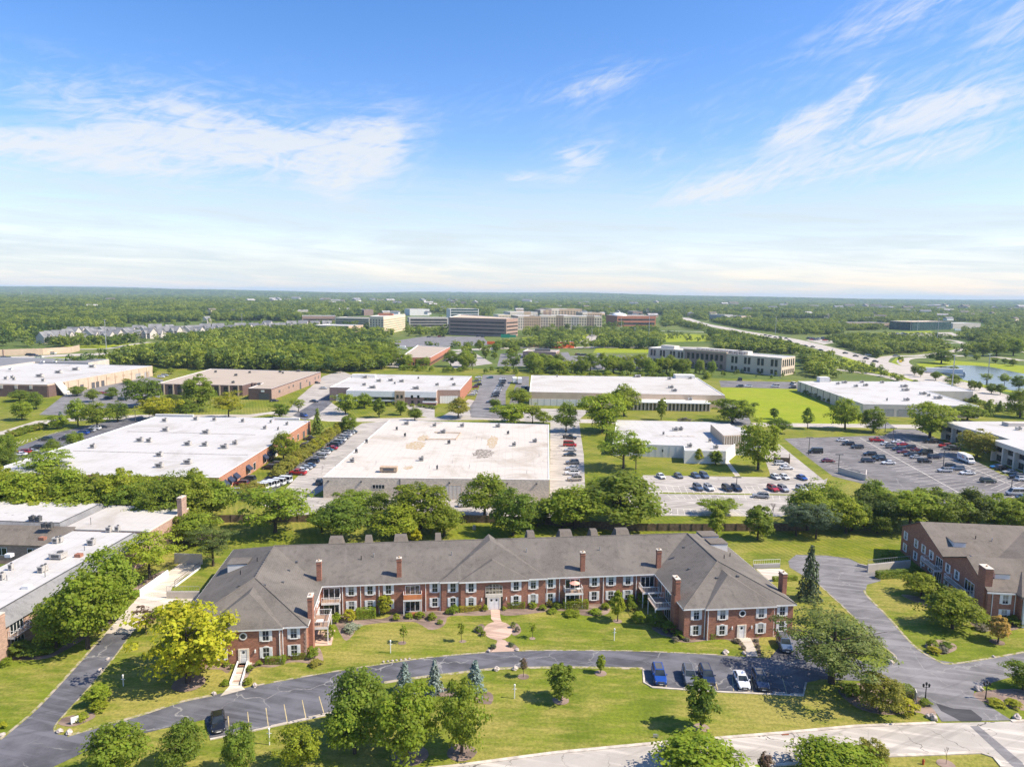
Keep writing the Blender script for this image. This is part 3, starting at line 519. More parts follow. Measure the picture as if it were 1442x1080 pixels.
def mk_spruce(i):
    g = np.random.default_rng(120+i); C = []; N = []
    for lv in range(15):
        z = .06+.9*(lv/15)**.92; rr = .34*(1-z)**.9+.015; nb = max(5, int(13*(1-z*.6)))
        for k in range(nb):
            w = 2*math.pi*(k+g.random())/nb; l = rr*(.72+.45*g.random()); m = int(26*l/.34)+5
            t = g.random(m)**.7; sp = .055*(1.15-t)*(1+l)
            P = np.stack([np.cos(w)*l*t+g.normal(size=m)*sp*.45, np.sin(w)*l*t+g.normal(size=m)*sp*.45, z-.1*l*t*t/.34+.05*t*t*l/.34+g.normal(size=m)*.013], 1)
            C.append(P); N.append(np.stack([np.cos(w)*.6+g.normal(size=m)*.5, np.sin(w)*.6+g.normal(size=m)*.5, .7+g.normal(size=m)*.4], 1))
    C = np.concatenate(C); N = np.concatenate(N)
    return leaf_mesh('crown', C, N, .052, 'needles', 120+i, .6), trunk('trunk', 120+i, .9, .018, 0, 0, 'mill bark'), .66
variants('spruce', 2, mk_spruce)
def mk_pine(i):
    C, N = clumps(140+i, 125, 95, (0, 0, .6), (.46, .46, .36), .105, .5, .3, .7, .5)
    return leaf_mesh('crown', C, N, .026, 'needles', 140+i, .5), trunk('trunk', 140+i, .8, .024, 12, .44, 'mill bark', .32, .28), .93
variants('pine', 2, mk_pine)
def mk_bare(i):
    b = MB(); g = random.Random(160+i)
    def br(p, d, l, r, k):
        q = Vector(p)+Vector(d)*l; b.tube([p, q], [r, r*.6], 4)
        if k: 
            for _ in range(3): br(q, (Vector(d)+Vector((g.uniform(-.8, .8), g.uniform(-.8, .8), g.uniform(-.1, .4)))).normalized(), l*.68, r*.55, k-1)
    br((0, 0, -.02), (0, 0, 1), .3, .018, 4); o = b.build('trunk', 'mill bark'); m = o.data; bpy.data.objects.remove(o); return None, m, .7
variants('bare', 1, mk_bare)
def mk_bush(i):
    C, N = clumps(180+i, 46, 46, (0, 0, .42), (.44, .44, .5), .14, .9, .6, .5, .5, -.5, .01)
    return leaf_mesh('shrub', C, N, .07, 'foliage', 180+i), None, 1.05
variants('bush', 3, mk_bush)
def mk_box(i):
    g = np.random.default_rng(200); n = 2600; P = g.uniform(-.5, .5, (n, 3)); f = g.integers(0, 5, n); ax = np.array([0, 0, 1, 1, 2])[f]; sg = np.array([-1, 1, -1, 1, 1])[f]
    P[np.arange(n), ax] = sg*(.47+.05*g.random(n)); N = g.normal(size=(n, 3))*.5; N[np.arange(n), ax] += sg; P[:, 2] += .5; N[:, 2] += .2
    return leaf_mesh('hedge', P, N, .07, 'foliage', 201), None, 1.
variants('hedge', 1, mk_box)
def mk_far(i):
    C, N = clumps(220+i, 20, 15, (0, 0, .56), (.4, .4, .4), .16, .9, .55, .6, .5)
    return leaf_mesh('crown', C, N, .125, 'far foliage', 220+i), None, .98
variants('far', 4, mk_far)
LC = {'y': (.46, .44, .025), 'b': (.27, .325, .026), 'm': (.235, .295, .028), 'd': (.17, .23, .028), 'k': (.085, .115, .024), 'o': (.3, .28, .05), 'p': (.14, .085, .07), 's': (.22, .28, .25), 'g': (.11, .15, .08), 'a': (.5, .34, .09), 'w': (.36, .38, .28), 'u': (.24, .21, .17), 'v': (.4, .38, .03), 'q': (.115, .15, .03)}
tree_spots = []
cnt = {}
def tone(c, k=.16):
    q = 1+rnd.uniform(-k, k); return (c[0]*q*(1+rnd.uniform(-.08, .08)), c[1]*q, c[2]*q, 1)
NAMES = {'round': 'broadleaf_tree', 'loose': 'honey_locust_tree', 'oval': 'young_tree', 'sapling': 'sapling', 'spruce': 'spruce_tree', 'pine': 'pine_tree', 'bare': 'bare_tree', 'far': 'broadleaf_tree'}
def plant(p, h, w, kind, col, label, group=None, cat=None):
    i = cnt[kind] = cnt.get(kind, -1)+1; vs = KIND[kind]; cr, tk, cw = vs[i % len(vs)]
    c = tone(LC[col]); rz = rnd.uniform(0, 6.28); sc = (w/cw, w/cw, h)
    if tk is None:
        o = bpy.data.objects.new('shrub' if kind == 'bush' else NAMES.get(kind, kind), cr); link(o); o.location = p; o.scale = sc; o.rotation_euler = (0, 0, rz); o.color = c
        return tag(o, label, cat or 'shrub', group)
    e = thing(NAMES[kind], label, cat or 'tree', p, rz, group); e.scale = sc
    o = bpy.data.objects.new('trunk', tk); link(o, e)
    if cr: o = bpy.data.objects.new('crown', cr); link(o, e); o.color = c
    return e
def tree(t, x, y, top, w, kind, col, label, group=None):
    p = at(t, x, y); X, Y, D = project(p); ty = px(t, x, top)[1]
    h = height_at(p, ty); wm = w/TILE[t][2]*D/FOC; tree_spots.append((p.x, p.y, wm/2))
    return plant((p.x, p.y, 0), h, wm, kind, col, label, group)
TREES = [
 # front of the picture, left to right
 ('R1', 752, 742, 405, 320, 'round', 'y', 'large yellow-green maple in front of the left wing of the brick apartments'),
 ('R1', 585, 548, 440, 115, 'sapling', 'p', 'thin purple-leaved tree beside the pale concrete ramp'),
 ('R1', 352, 605, 280, 258, 'round', 'b', 'broad tree shading the front corner of the white-roofed apartments'),
 ('R1', 440, 505, 212, 225, 'round', 'm', 'broad tree at the middle of the row between white-roofed apartments and ramp'),
 ('R1', 600, 330, 128, 235, 'loose', 'b', 'open-crowned tree at the end of the ramp wall below the pink chimney'),
 ('R1', 225, 600, 410, 180, 'round', 'b', 'small bushy tree against the mansard wall above the clipped hedge'),
 ('R1', 853, 275, 105, 160, 'pine', 'k', 'dark ragged pine beside the garage ramp behind the brick apartments'),
 ('R1', 785, 195, 60, 150, 'round', 'm', 'broadleaf tree right of the pink brick chimney'),
 ('R1', 395, 830, 750, 100, 'oval', 'b', 'small globe-shaped tree on the lawn wedge between the two drives'),
 ('R1', 475, 1130, 900, 235, 'round', 'm', 'leafy tree at the bottom edge below the drive junction'),
 ('R1', 728, 1085, 905, 165, 'round', 'd', 'dull green tree just left of the parked black car'),
 ('R6', 498, 772, 510, 180, 'round', 'd', 'dark dense tree below the yellow-lined parking stalls'),
 ('R6', 790, 735, 505, 200, 'round', 'b', 'light green small tree below the yellow-lined stalls'),
 ('R6', 1105, 585, 205, 290, 'round', 'd', 'tall dark maple at the right end of the yellow-lined stalls'),
 ('R6', 1080, 650, 390, 270, 'round', 'm', 'green tree in front of the tall dark maple'),
 ('R6', 1345, 680, 320, 320, 'round', 'b', 'largest bright maple of the front clump, in front of the blue spruces'),
 ('R7', 325, 650, 285, 250, 'round', 'm', 'olive green tree at the right edge of the front clump'),
 ('R7', 35, 345, 178, 115, 'spruce', 's', 'blue spruce nearest the yellow-lined stalls'),
 ('R7', 187, 342, 162, 105, 'spruce', 's', 'slim blue spruce, middle one of three below the drive'),
 ('R7', 392, 345, 168, 130, 'spruce', 's', 'wide blue spruce, rightmost of three below the drive'),
 ('R7', 638, 264, 170, 60, 'sapling', 'p', 'small purple-leaved tree in a mulch ring below the drive'),
 ('R7', 828, 380, 192, 148, 'oval', 'd', 'round dark maple in a mulch ring in the middle of the front lawn'),
 ('R7', 1030, 243, 148, 55, 'oval', 'b', 'tiny bright tree in a mulch ring left of the blue car'),
 ('R2', 1112, 668, 573, 48, 'sapling', 'm', 'thin sapling by the white lamp post left of the paved circle'),
 ('R2', 1405, 662, 565, 48, 'sapling', 'm', 'thin sapling just left of the paved circle'),
 ('R3', 540, 643, 562, 44, 'sapling', 'm', 'thin sapling just right of the paved circle'),
 ('R3', 972, 558, 398, 90, 'oval', 'b', 'upright young tree on the lawn before the right half of the brick facade'),
 ('R2', 1015, 520, 422, 82, 'oval', 'v', 'yellow-green young tree against the left half of the brick facade'),
 ('R8', 385, 528, 272, 190, 'oval', 'd', 'dense dark tree between the parking bay and the street'),
 ('R4', 1192, 870, 495, 530, 'pine', 'q', 'large spreading pine over the right end of the parking bay'),
 ('R4', 1078, 448, 152, 128, 'spruce', 'g', 'tall dark blue spruce beside the grey drive behind the right wing'),
 ('R5', 560, 400, 302, 150, 'round', 'b', 'rounded small tree below the first balcony of the right apartments'),
 ('R5', 685, 525, 378, 200, 'round', 'm', 'wide round tree on the lawn by the brick chimney of the right apartments'),
 ('R5', 868, 580, 472, 100, 'oval', 'a', 'small amber-leaved tree in a mulch ring at the right edge'),
 ('R5', 395, 862, 715, 165, 'round', 'o', 'olive shrubby tree between the big pine and the drive mouth'),
 ('R5', 968, 770, 660, 130, 'round', 'd', 'dark low tree at the right edge above the street corner'),
 ('R8', 390, 800, 592, 430, 'round', 'b', 'bright tree at the bottom edge in front of the street, left of the purple shrub'),
 ('R8', 1080, 800, 620, 380, 'round', 'b', 'bright tree at the bottom edge in front of the street, right of the purple shrub'),
 ('R8', 1255, 720, 588, 145, 'round', 'o', 'small olive tree between the bright front tree and the street corner'),
 ('R8', 710, 760, 650, 80, 'oval', 'p', 'dark purple shrub tree at the bottom edge before the concrete street'),
 ('R5', 660, 1068, 978, 36, 'bare', 'p', 'leafless sapling on the grass corner below the street'),
 # belt behind the apartments
 ('B', 725, 1040, 765, 420, 'loose', 'm', 'wide spreading tree on the lawn behind the left part of the brick apartments'),
 ('B', 290, 1090, 930, 220, 'round', 'm', 'green tree beyond the dark pine, left of the wooden fence'),
 ('C', 220, 945, 725, 275, 'round', 'd', 'dark dense tree behind the left half of the dark shingle roof'),
 ('C', 500, 925, 762, 250, 'round', 'b', 'light green tree behind the dark shingle roof, right of the dark dense one'),
 ('C', 590, 950, 880, 90, 'oval', 'y', 'small yellow-green tree peeping over the dark shingle roof'),
 ('C', 620, 880, 655, 290, 'round', 'm', 'big green tree in front of the warehouse wall, left of its white door'),
 ('C', 300, 800, 690, 220, 'round', 'm', 'greyish tree against the left part of the beige warehouse wall'),
 ('C', 740, 920, 760, 200, 'round', 'm', 'mid green tree between the roof and the white warehouse door'),
 ('C', 945, 825, 605, 215, 'round', 'm', 'tall tree right of the white warehouse door'),
 ('C', 1090, 915, 685, 240, 'round', 'd', 'tree on the rear lawn right of the white warehouse door'),
 ('C', 1230, 850, 740, 130, 'round', 'd', 'small dark tree by the right corner of the beige warehouse'),
 ('C', 120, 900, 770, 130, 'round', 'm', 'middle-green tree left of the dark dense one behind the shingle roof'),
 ('C', 420, 850, 700, 150, 'round', 'd', 'tree between the dark dense and the light green ones behind the shingle roof'),
 ('C', 1340, 880, 690, 170, 'round', 'b', 'bright tree just right of the beige warehouse corner'),
 ('D', 60, 870, 740, 150, 'round', 'd', 'shaded tree at the foot of the beige warehouse corner'),
 ('D', 250, 880, 660, 310, 'round', 'm', 'big round tree by the fence, right of the beige warehouse corner'),
 ('D', 480, 870, 610, 420, 'round', 'd', 'huge dark tree at the left end of the pale parking lot'),
 ('D', 400, 740, 625, 210, 'round', 'm', 'tree behind the huge dark one, beside the mown lawn'),
 ('D', 980, 815, 728, 180, 'round', 'm', 'grey-green round tree at the fence in front of the white-lined stalls'),
 ('D', 970, 925, 778, 105, 'oval', 'm', 'pointed tree in front of the grey-green round one'),
 ('D', 1178, 935, 760, 150, 'oval', 'd', 'neat oval tree alone on the rear lawn'),
 ('D', 1250, 860, 720, 110, 'bare', 'p', 'leafless tree behind the neat oval one'),
 ('E', 230, 960, 775, 170, 'pine', 'g', 'dark grey-green pine left in the clump behind the grey drive'),
 ('E', 335, 975, 770, 175, 'pine', 'g', 'greyish pine right in the clump behind the grey drive'),
 ('E', 495, 945, 752, 190, 'round', 'b', 'bright maple beside the greyish pines'),
 ('E', 390, 880, 660, 230, 'loose', 'm', 'olive tree behind the bright maple, by the dumpster yard'),
 ('E', 640, 870, 670, 180, 'round', 'd', 'dark tree left of the widest tree by the big parking lot'),
 ('E', 660, 945, 835, 160, 'round', 'd', 'low shaded tree at the foot of the widest tree'),
 ('E', 835, 925, 705, 340, 'loose', 'b', 'widest tree at the near edge of the big parking lot'),
 ('E', 1140, 900, 775, 215, 'round', 'd', 'dark tree behind the gable of the right brick apartments'),
 ('E', 1310, 900, 815, 130, 'round', 'd', 'darkest small tree behind the roof of the right brick apartments'),
 ('E', 1400, 900, 775, 150, 'round', 'm', 'tree behind the right brick apartments at the picture edge'),
 ('E', 1180, 800, 745, 90, 'round', 'k', 'small dark tree at the near edge of the big lot'),
 ('A', 40, 700, 520, 130, 'round', 'm', 'tree left of the far-left row of parked cars'),
 ('A', 45, 745, 610, 120, 'round', 'd', 'dark tree at the left edge below the far-left car row'),
 ('A', 300, 640, 555, 95, 'round', 'd', 'small tree at the near end of the dark lot on the left'),
 ('A', 425, 600, 515, 90, 'round', 'm', 'small olive tree beside the white roof corner and the dark lot'),
 ('A', 270, 800, 590, 250, 'loose', 'm', 'open tree overlapping the near left corner of the big white roof'),
 # industrial estate
 ('D', 497, 577, 360, 265, 'loose', 'm', 'spreading tree alone on the mown lawn left of the low white building'),
 ('D', 560, 600, 430, 110, 'sapling', 'm', 'thin tree beside the spreading tree on the mown lawn'),
 ('D', 393, 392, 180, 220, 'round', 'b', 'wide round tree in front of the tan warehouse'),
 ('D', 500, 310, 140, 150, 'round', 'm', 'tall tree behind the wide round one, before the tan warehouse'),
 ('D', 205, 390, 242, 105, 'round', 'd', 'dark tree at the top of the alley beside the big warehouse'),
 ('D', 1180, 582, 338, 205, 'round', 'm', 'tall tree in front of the low white building, by its parked white cars'),
 ('D', 1050, 345, 213, 195, 'round', 'm', 'round tree at the right end of the tan warehouse lawn'),
 ('D', 688, 330, 218, 62, 'oval', 'm', 'slim tree before the columned front of the tan warehouse'),
 ('D', 810, 350, 312, 90, 'bush', 'u', 'brownish low shrub on the lawn of the tan warehouse'),
 ('D', 880, 550, 473, 56, 'oval', 'v', 'small yellow-green tree against the white wall'),
 ('D', 965, 555, 483, 72, 'oval', 'm', 'small green tree against the white wall'),
 ('D', 1285, 395, 315, 115, 'round', 'd', 'bushy tree at the near corner of the bright meadow'),
 ('D', 1262, 325, 268, 56, 'oval', 'd', 'little dark tree in the meadow corner'),
 ('E', 291, 393, 276, 70, 'oval', 'm', 'small tree at the road edge of the bright meadow'),
 ('E', 490, 397, 235, 152, 'round', 'm', 'round tree at the right corner of the bright meadow'),
 ('E', 640, 410, 280, 132, 'round', 'd', 'dark round tree before the garage doors of the white warehouse'),
 ('E', 940, 440, 240, 225, 'round', 'm', 'big tree between the white warehouse and the modern office'),
 ('E', 1140, 350, 258, 165, 'round', 'm', 'grey-green tree behind the modern office roof'),
 ('E', 1250, 325, 232, 70, 'spruce', 'd', 'dark conifer right of the grey-green tree by the highway'),
 ('E', 1118, 240, 193, 56, 'spruce', 'd', 'dark conical tree by the highway, left one of the pair'),
 ('E', 1181, 252, 204, 60, 'spruce', 'd', 'dark conical tree by the highway, right one of the pair'),
 ('E', 1312, 302, 238, 52, 'spruce', 'd', 'dark conical tree right of the highway pair'),
 ('E', 1420, 332, 185, 130, 'round', 'm', 'tree at the right edge above the modern office'),
 ('E', 1375, 300, 262, 50, 'oval', 'd', 'little dark tree left of the tree at the right edge'),
 ('E', 1190, 545, 402, 190, 'round', 'o', 'wide olive tree in the recess of the modern office'),
 ('E', 1090, 330, 270, 70, 'spruce', 'd', 'dark conifer at the corner of the white warehouse'),
 ('C', 1080, 350, 240, 180, 'round', 'b', 'wide bright tree behind the far right roof corner of the beige warehouse'),
 ('C', 1122, 262, 163, 122, 'round', 'b', 'globe-shaped tree at the left end of the tan warehouse'),
 ('C', 1190, 348, 242, 112, 'loose', 'm', 'open tree with visible forked trunk by the tan warehouse drive'),
 ('C', 1245, 350, 288, 85, 'round', 'm', 'small low tree by the tan warehouse drive'),
 ('C', 1000, 275, 222, 60, 'round', 'd', 'small dark tree at the end of the black car row'),
 ('C', 410, 318, 218, 76, 'oval', 'd', 'neat oval tree on the lawn of the white-roofed office'),
 ('C', 520, 305, 225, 60, 'round', 'm', 'small tree before the office entrance'),
 ('C', 592, 335, 263, 82, 'round', 'd', 'dark bushy tree on the office lawn'),
 ('C', 812, 318, 218, 115, 'round', 'o', 'brownish tree at the right corner of the white-roofed office'),
 ('C', 260, 388, 303, 92, 'round', 'd', 'olive tree at the far end of the clipped hedge'),
 ('C', 98, 402, 262, 70, 'spruce', 'd', 'tall dark conifer beside the orange brick gable'),
 ('C', 240, 300, 188, 110, 'round', 'm', 'light tree at the left front of the white-roofed office'),
 ('C', 335, 270, 190, 85, 'round', 'm', 'tree against the left glass band of the white-roofed office'),
 ('B', 770, 650, 500, 135, 'round', 'b', 'bright tree halfway along the orange brick wall'),
 ('B', 825, 620, 545, 60, 'round', 'o', 'brownish tree beside the bright one on the orange wall'),
 ('B', 750, 420, 335, 90, 'round', 'd', 'dark tree right of the drive before the brown warehouse'),
 ('B', 850, 385, 312, 85, 'loose', 'm', 'light tree on the island by the brown warehouse drive'),
 ('B', 600, 850, 760, 160, 'loose', 'o', 'olive tree at the near end of the clipped hedge'),
 ('A', 112, 340, 275, 120, 'round', 'd', 'dark tree in front of the brown brick corner, farthest left'),
 ('A', 205, 385, 290, 90, 'round', 'd', 'dark tree by the curved drive of the tan-walled warehouse'),
 ('A', 125, 447, 340, 112, 'round', 'b', 'light green tree on the traffic island at the left'),
 ('A', 322, 497, 412, 105, 'round', 'b', 'light tree at the end of the low hedge on the left'),
 ('A', 345, 470, 390, 60, 'spruce', 's', 'blue-grey spruce beside the low hedge on the left'),
 ('A', 440, 480, 322, 110, 'round', 'm', 'tree left of the twin trees by the dark lot'),
 ('A', 550, 492, 350, 150, 'round', 'm', 'wide tree above the four parked cars of the dark lot'),
 ('A', 665, 455, 345, 112, 'round', 'd', 'tree between the dark lot and the side road'),
 ('A', 435, 310, 253, 90, 'round', 'd', 'small tree at the base of the tan wall'),
 ('A', 525, 345, 268, 75, 'round', 'd', 'small tree before the tan wall, left of the red car'),
 ('A', 630, 330, 263, 70, 'round', 'd', 'small tree right of the red car'),
 ('A', 805, 372, 212, 195, 'round', 'd', 'big dark tree left of the brown warehouse'),
 ('A', 900, 445, 312, 190, 'round', 'y', 'yellow tree behind the big white roof'),
 ('A', 970, 365, 300, 120, 'round', 'k', 'dark tree behind the yellow one'),
 ('A', 1052, 430, 335, 120, 'round', 'd', 'dark bushy tree right of the yellow one'),
 ('A', 1120, 395, 200, 195, 'round', 'm', 'tall round tree before the brown warehouse front'),
 ('A', 1290, 440, 280, 185, 'loose', 'v', 'yellow-green loose tree right of the brown warehouse front'),
 ('A', 714, 245, 210, 46, 'round', 'o', 'little olive tree at the end of the tan wall'),
 ('A', 862, 195, 143, 60, 'round', 'm', 'small tree at the corner between the wood and the tan warehouse'),
 ('A', 965, 188, 150, 50, 'oval', 'm', 'little light tree at the edge of the wood'),
 ('L', 600, 375, 235, 240, 'round', 'd', 'broad dark tree at the head of the pond'),
 ('L', 188, 365, 300, 62, 'oval', 'm', 'small tree inside the ramp loop'), ('L', 330, 490, 395, 85, 'round', 'd', 'left one of two small trees on the highway verge before the pond'),
 ('L', 393, 510, 392, 75, 'round', 'd', 'right one of two small trees on the highway verge before the pond'), ('L', 545, 545, 450, 100, 'round', 'd', 'small tree in front of the long white trailer'),
 ('L', 715, 600, 490, 150, 'round', 'd', 'dark tree right of the long white trailer'), ('L', 730, 475, 400, 105, 'round', 'd', 'small tree at the water edge by the tall pole'),
 ('L', 685, 680, 555, 105, 'loose', 'm', 'light tree at the foot of the tall pole'), ('L', 1060, 570, 470, 135, 'loose', 'b', 'light open tree standing before the water'),
 ('L', 850, 315, 258, 62, 'oval', 'd', 'small dark tree across the road from the pond head'), ('L', 1110, 680, 570, 110, 'round', 'd', 'dark tree on the near pond bank, left of three'), ('L', 1200, 690, 575, 95, 'round', 'd', 'dark tree on the near pond bank, middle of three'),
 ('L', 1240, 610, 465, 120, 'loose', 'm', 'pale loose tree before the water near the right edge'), ('L', 1390, 640, 500, 140, 'round', 'd', 'dark tree at the right edge before the water'), ('L', 900, 640, 540, 60, 'round', 'd', 'first of the close-set small trees between highway and water'), ('L', 940, 640, 545, 55, 'round', 'd', 'second of the close-set small trees between highway and water'), ('L', 985, 650, 550, 55, 'round', 'd', 'third of the close-set small trees between highway and water'),
 ('L', 340, 605, 540, 85, 'round', 'm', 'bushy small tree behind the far corner of the white warehouse roof'), ('L', 575, 690, 600, 100, 'round', 'm', 'small green tree on the verge by the white warehouse'), ('L', 1025, 300, 150, 150, 'round', 'd', 'dark tree right of the ramp bend'), ('L', 1160, 300, 130, 200, 'round', 'd', 'large dark tree on the far bank road'), ('L', 1330, 295, 120, 190, 'round', 'm', 'large tree on the far bank at the right edge'),
 ('L', 960, 340, 280, 70, 'round', 'm', 'small tree on the far pond bank, leftmost'), ('L', 1150, 370, 310, 60, 'round', 'd', 'small tree on the far pond bank, second'), ('L', 1245, 380, 318, 70, 'round', 'd', 'small tree on the far pond bank, third'), ('L', 1330, 400, 330, 90, 'round', 'd', 'small tree on the far pond bank, rightmost'),
]
for a in TREES: tree(*a)
def inpoly(x, y, P):
    c = False; j = len(P)-1
    for i in range(len(P)):
        if (P[i][1] > y) != (P[j][1] > y) and x < (P[j][0]-P[i][0])*(y-P[i][1])/(P[j][1]-P[i][1])+P[i][0]: c = not c
        j = i
    return c
# trees of belts that nothing tells apart: near belt left, screen behind the estate, front of the wood
def belt(P, n, hmin, hmax, wk, label, group, kinds=('round',), cols='mdmb', gap=.55):
    xs = [p[0] for p in P]; ys = [p[1] for p in P]; placed = []; tries = 0
    while len(placed) < n and tries < n*60:
        tries += 1; x = rnd.uniform(min(xs), max(xs)); y = rnd.uniform(min(ys), max(ys))
        if not inpoly(x, y, P): continue
        p = ground_px(x, y); h = rnd.uniform(hmin, hmax); w = h*wk*rnd.uniform(.85, 1.2)
        if any((p.x-a)**2+(p.y-b)**2 < (gap*(w/2+c))**2 for a, b, c in placed): continue
        placed.append((p.x, p.y, w/2)); tree_spots.append((p.x, p.y, w/2)); plant((p.x, p.y, 0), h, w, rnd.choice(kinds), rnd.choice(cols), label, group)
belt([(-25, 738), (-25, 722), (120, 722), (300, 728), (300, 735), (240, 752), (100, 742)], 26, 10.5, 14, .95, 'leafy tree in the dense belt between the white-roofed apartments and the white warehouse roof', 'trees of the belt behind the white-roofed apartments', ('round', 'round', 'loose'), 'mmbd', .42)
belt([(1120, 748), (1120, 738), (1260, 742), (1500, 738), (1500, 748)], 14, 8, 11, .95, 'tree in the shaded belt between the big lot and the right brick apartments', 'trees of the belt behind the right apartments', ('round',), 'dmk', .4)
belt([(470, 527), (560, 519), (740, 525), (920, 529), (1010, 533), (1010, 527), (900, 520), (730, 517), (620, 516), (540, 513), (480, 520)], 74, 7, 14, .85, 'tree in the screen behind the white office and the tan warehouse', 'trees of the screen behind the estate', ('round', 'round', 'loose'), 'mmbd', .4)
belt([(560, 523), (1010, 536), (1010, 531), (560, 519)], 90, 2, 5, 1.2, 'bush in the thicket behind the white office and the tan warehouse', 'bushes behind the estate', ('bush',), 'mmdb', .4)
belt([(250, 520), (300, 519), (480, 524), (545, 520), (560, 512), (545, 505), (330, 505), (180, 513), (215, 519)], 75, 10, 15, .9, 'leafy tree at the front of the big wood behind the brown warehouse', 'trees at the front of the big wood', ('round', 'round', 'loose'), 'mbmmd', .42)
belt([(925, 524), (1120, 536), (1126, 528), (1120, 526), (925, 519)], 34, 2, 4, .8, 'shrub along the foot of the long pale office block', 'shrubs along the long pale office block', ('bush',), 'mdd', .4)
belt([(640, 512), (735, 508), (735, 489), (660, 486)], 16, 6, 11, .85, 'tree among the brick shops and the road', 'trees among the brick shops', ('round', 'oval'), 'mmd', .5)
# ------------------------------------------------------------------ building kit
def window_proto(gw=.92, gh=1.6, shut=.42, arch=False, bars=True):
    f = MB(); t = .09
    f.box(-gw/2-t, -gw/2, -.07, 0, 0, gh); f.box(gw/2, gw/2+t, -.07, 0, 0, gh); f.box(-gw/2-t, gw/2+t, -.07, 0, gh, gh+t); f.box(-gw/2-.16, gw/2+.16, -.13, 0, -.12, 0)
    f.box(-gw/2, gw/2, -.055, -.015, gh*.48, gh*.48+.05)
    if bars:
        f.box(-.015, .015, -.045, -.015, 0, gh*.48); f.box(-.015, .015, -.045, -.015, gh*.48+.05, gh)
    if arch:
        n = 6; L = [(-gw/2-t, gh+t)]+[((-.5+i/n)*(gw+2*t), gh+t+.2*math.sin(math.pi*i/n)) for i in range(1, n)]+[(gw/2+t, gh+t)]
        k = len(L); f.add([(x, -.075, z) for x, z in L]+[(x, 0, z) for x, z in L], [tuple(range(k))]+[(i, k+i, k+i+1, i+1) for i in range(k-1)])
    fo = f.build('window', 'white paint'); fm = fo.data; bpy.data.objects.remove(fo)
    o = MB().box(-gw/2, gw/2, -.02, 0, 0, gh).build('pane', 'apartment pane'); pm = o.data; bpy.data.objects.remove(o); sm = None
    if shut:
        b = MB().box(-shut/2, shut/2, -.06, 0, -.06, gh+.08)
        for z in (.1, gh*.52): b.box(-shut/2+.06, shut/2-.06, -.075, -.06, z, z+gh*.4)
        o = b.build('shutter', 'white paint'); sm = o.data; bpy.data.objects.remove(o)
    return fm, pm, sm, gw/2+.1+shut/2
WP = window_proto(); WA = window_proto(arch=True); WN = window_proto(.9, 1.5, .3); WB = window_proto(1.2, 1.5, 0)
def mobj(name, me, parent, loc=(0, 0, 0), rz=0.):
    o = bpy.data.objects.new(name, me); link(o, parent); o.location = loc; o.rotation_euler = (0, 0, rz); return o
def window(parent, x, y, z, rz=0., P=WP):
    w = mobj('window', P[0], parent, (x, y, z), rz); mobj('pane', P[1], w)
    if P[2]: mobj('shutter', P[2], w, (-P[3], 0, 0)); mobj('shutter', P[2], w, (P[3], 0, 0))
    return w
def downspout(parent, x, y, z0, z1): MB().tube([(x, y, z0), (x, y, z1)], .075, 6).build('downspout', 'white paint', parent)
def chimney(parent, x, y, z0, z1, sx, sy, m='chimney brick', step=None):
    b = MB().box(x-sx/2, x+sx/2, y-sy/2, y+sy/2, z0, z1)
    if step: b.box(x-sx/2-step[1], x+sx/2+step[1], y-sy/2-.01, y+sy/2+.01, z0, step[0])
    b.box(x-sx/2-.07, x+sx/2+.07, y-sy/2-.07, y+sy/2+.07, z1-.5, z1-.32)
    c = b.build('chimney', m, parent)
    MB().box(x-sx/2-.06, x+sx/2+.06, y-sy/2-.06, y+sy/2+.06, z1, z1+.12).build('chimney_cap', 'stone trim', c)
    MB().tube([(x, y-.1, z1+.12), (x, y-.1, z1+.4)], .16, 8).build('flue', 'tan box', c); return c
def railing_bm(pts, z, h=1.05, step=.28, t=.045):
    b = MB()
    for p, q in zip(pts[:-1], pts[1:]):
        p, q = Vector((*p, 0)), Vector((*q, 0)); n = max(1, int((q-p).length/step))
        for zz, r in ((z+h, t), (z+.12, t*.8)): b.tube([(p.x, p.y, zz), (q.x, q.y, zz)], r, 4)
        for i in range(n+1): r = p.lerp(q, i/n); b.tube([(r.x, r.y, z), (r.x, r.y, z+h)], t*(.9 if i in (0, n) else .42), 4)
    return b
def balcony(parent, x0, x1, y0, y1, z, sides, panel=None, posts=()):
    b = MB().box(x0, x1, y0, y1, z-.22, z).build('balcony', 'deck wood', parent)
    MB().box(x0-.03, x1+.03, y0-.04, y0, z-.26, z+.04).build('fascia', 'white paint', b)
    railing_bm(sides, z).build('railing', 'white paint', b)
    if panel:
        for p, q in zip(sides[:-1], sides[1:]):
            d = Vector((q[0]-p[0], q[1]-p[1])).normalized()*.04; n = (-d.y, d.x)
            MB().prism([(p[0]-n[0], p[1]-n[1]), (q[0]-n[0], q[1]-n[1]), (q[0]+n[0], q[1]+n[1]), (p[0]+n[0], p[1]+n[1])], z+.08, z+.95).build('railing_panel', panel, b)
    for x, y in posts: MB().box(x-.08, x+.08, y-.08, y+.08, 0, z-.26).build('post', 'white paint', b)
    return b
def patio_door(parent, x, y, z, w, h, rz=0., n=3, glass='window glass'):
    f = MB()
    for i in range(n+1): f.box(-w/2+w*i/n-.05, -w/2+w*i/n+.05, -.06, 0, 0, h)
    f.box(-w/2, w/2, -.065, 0, h-.08, h+.02); f.box(-w/2, w/2, -.062, 0, -.02, .07)
    d = f.build('patio_door', 'white paint', parent, (x, y, z), rz)
    MB().box(-w/2, w/2, -.02, 0, 0, h).build('pane', glass, d); return d
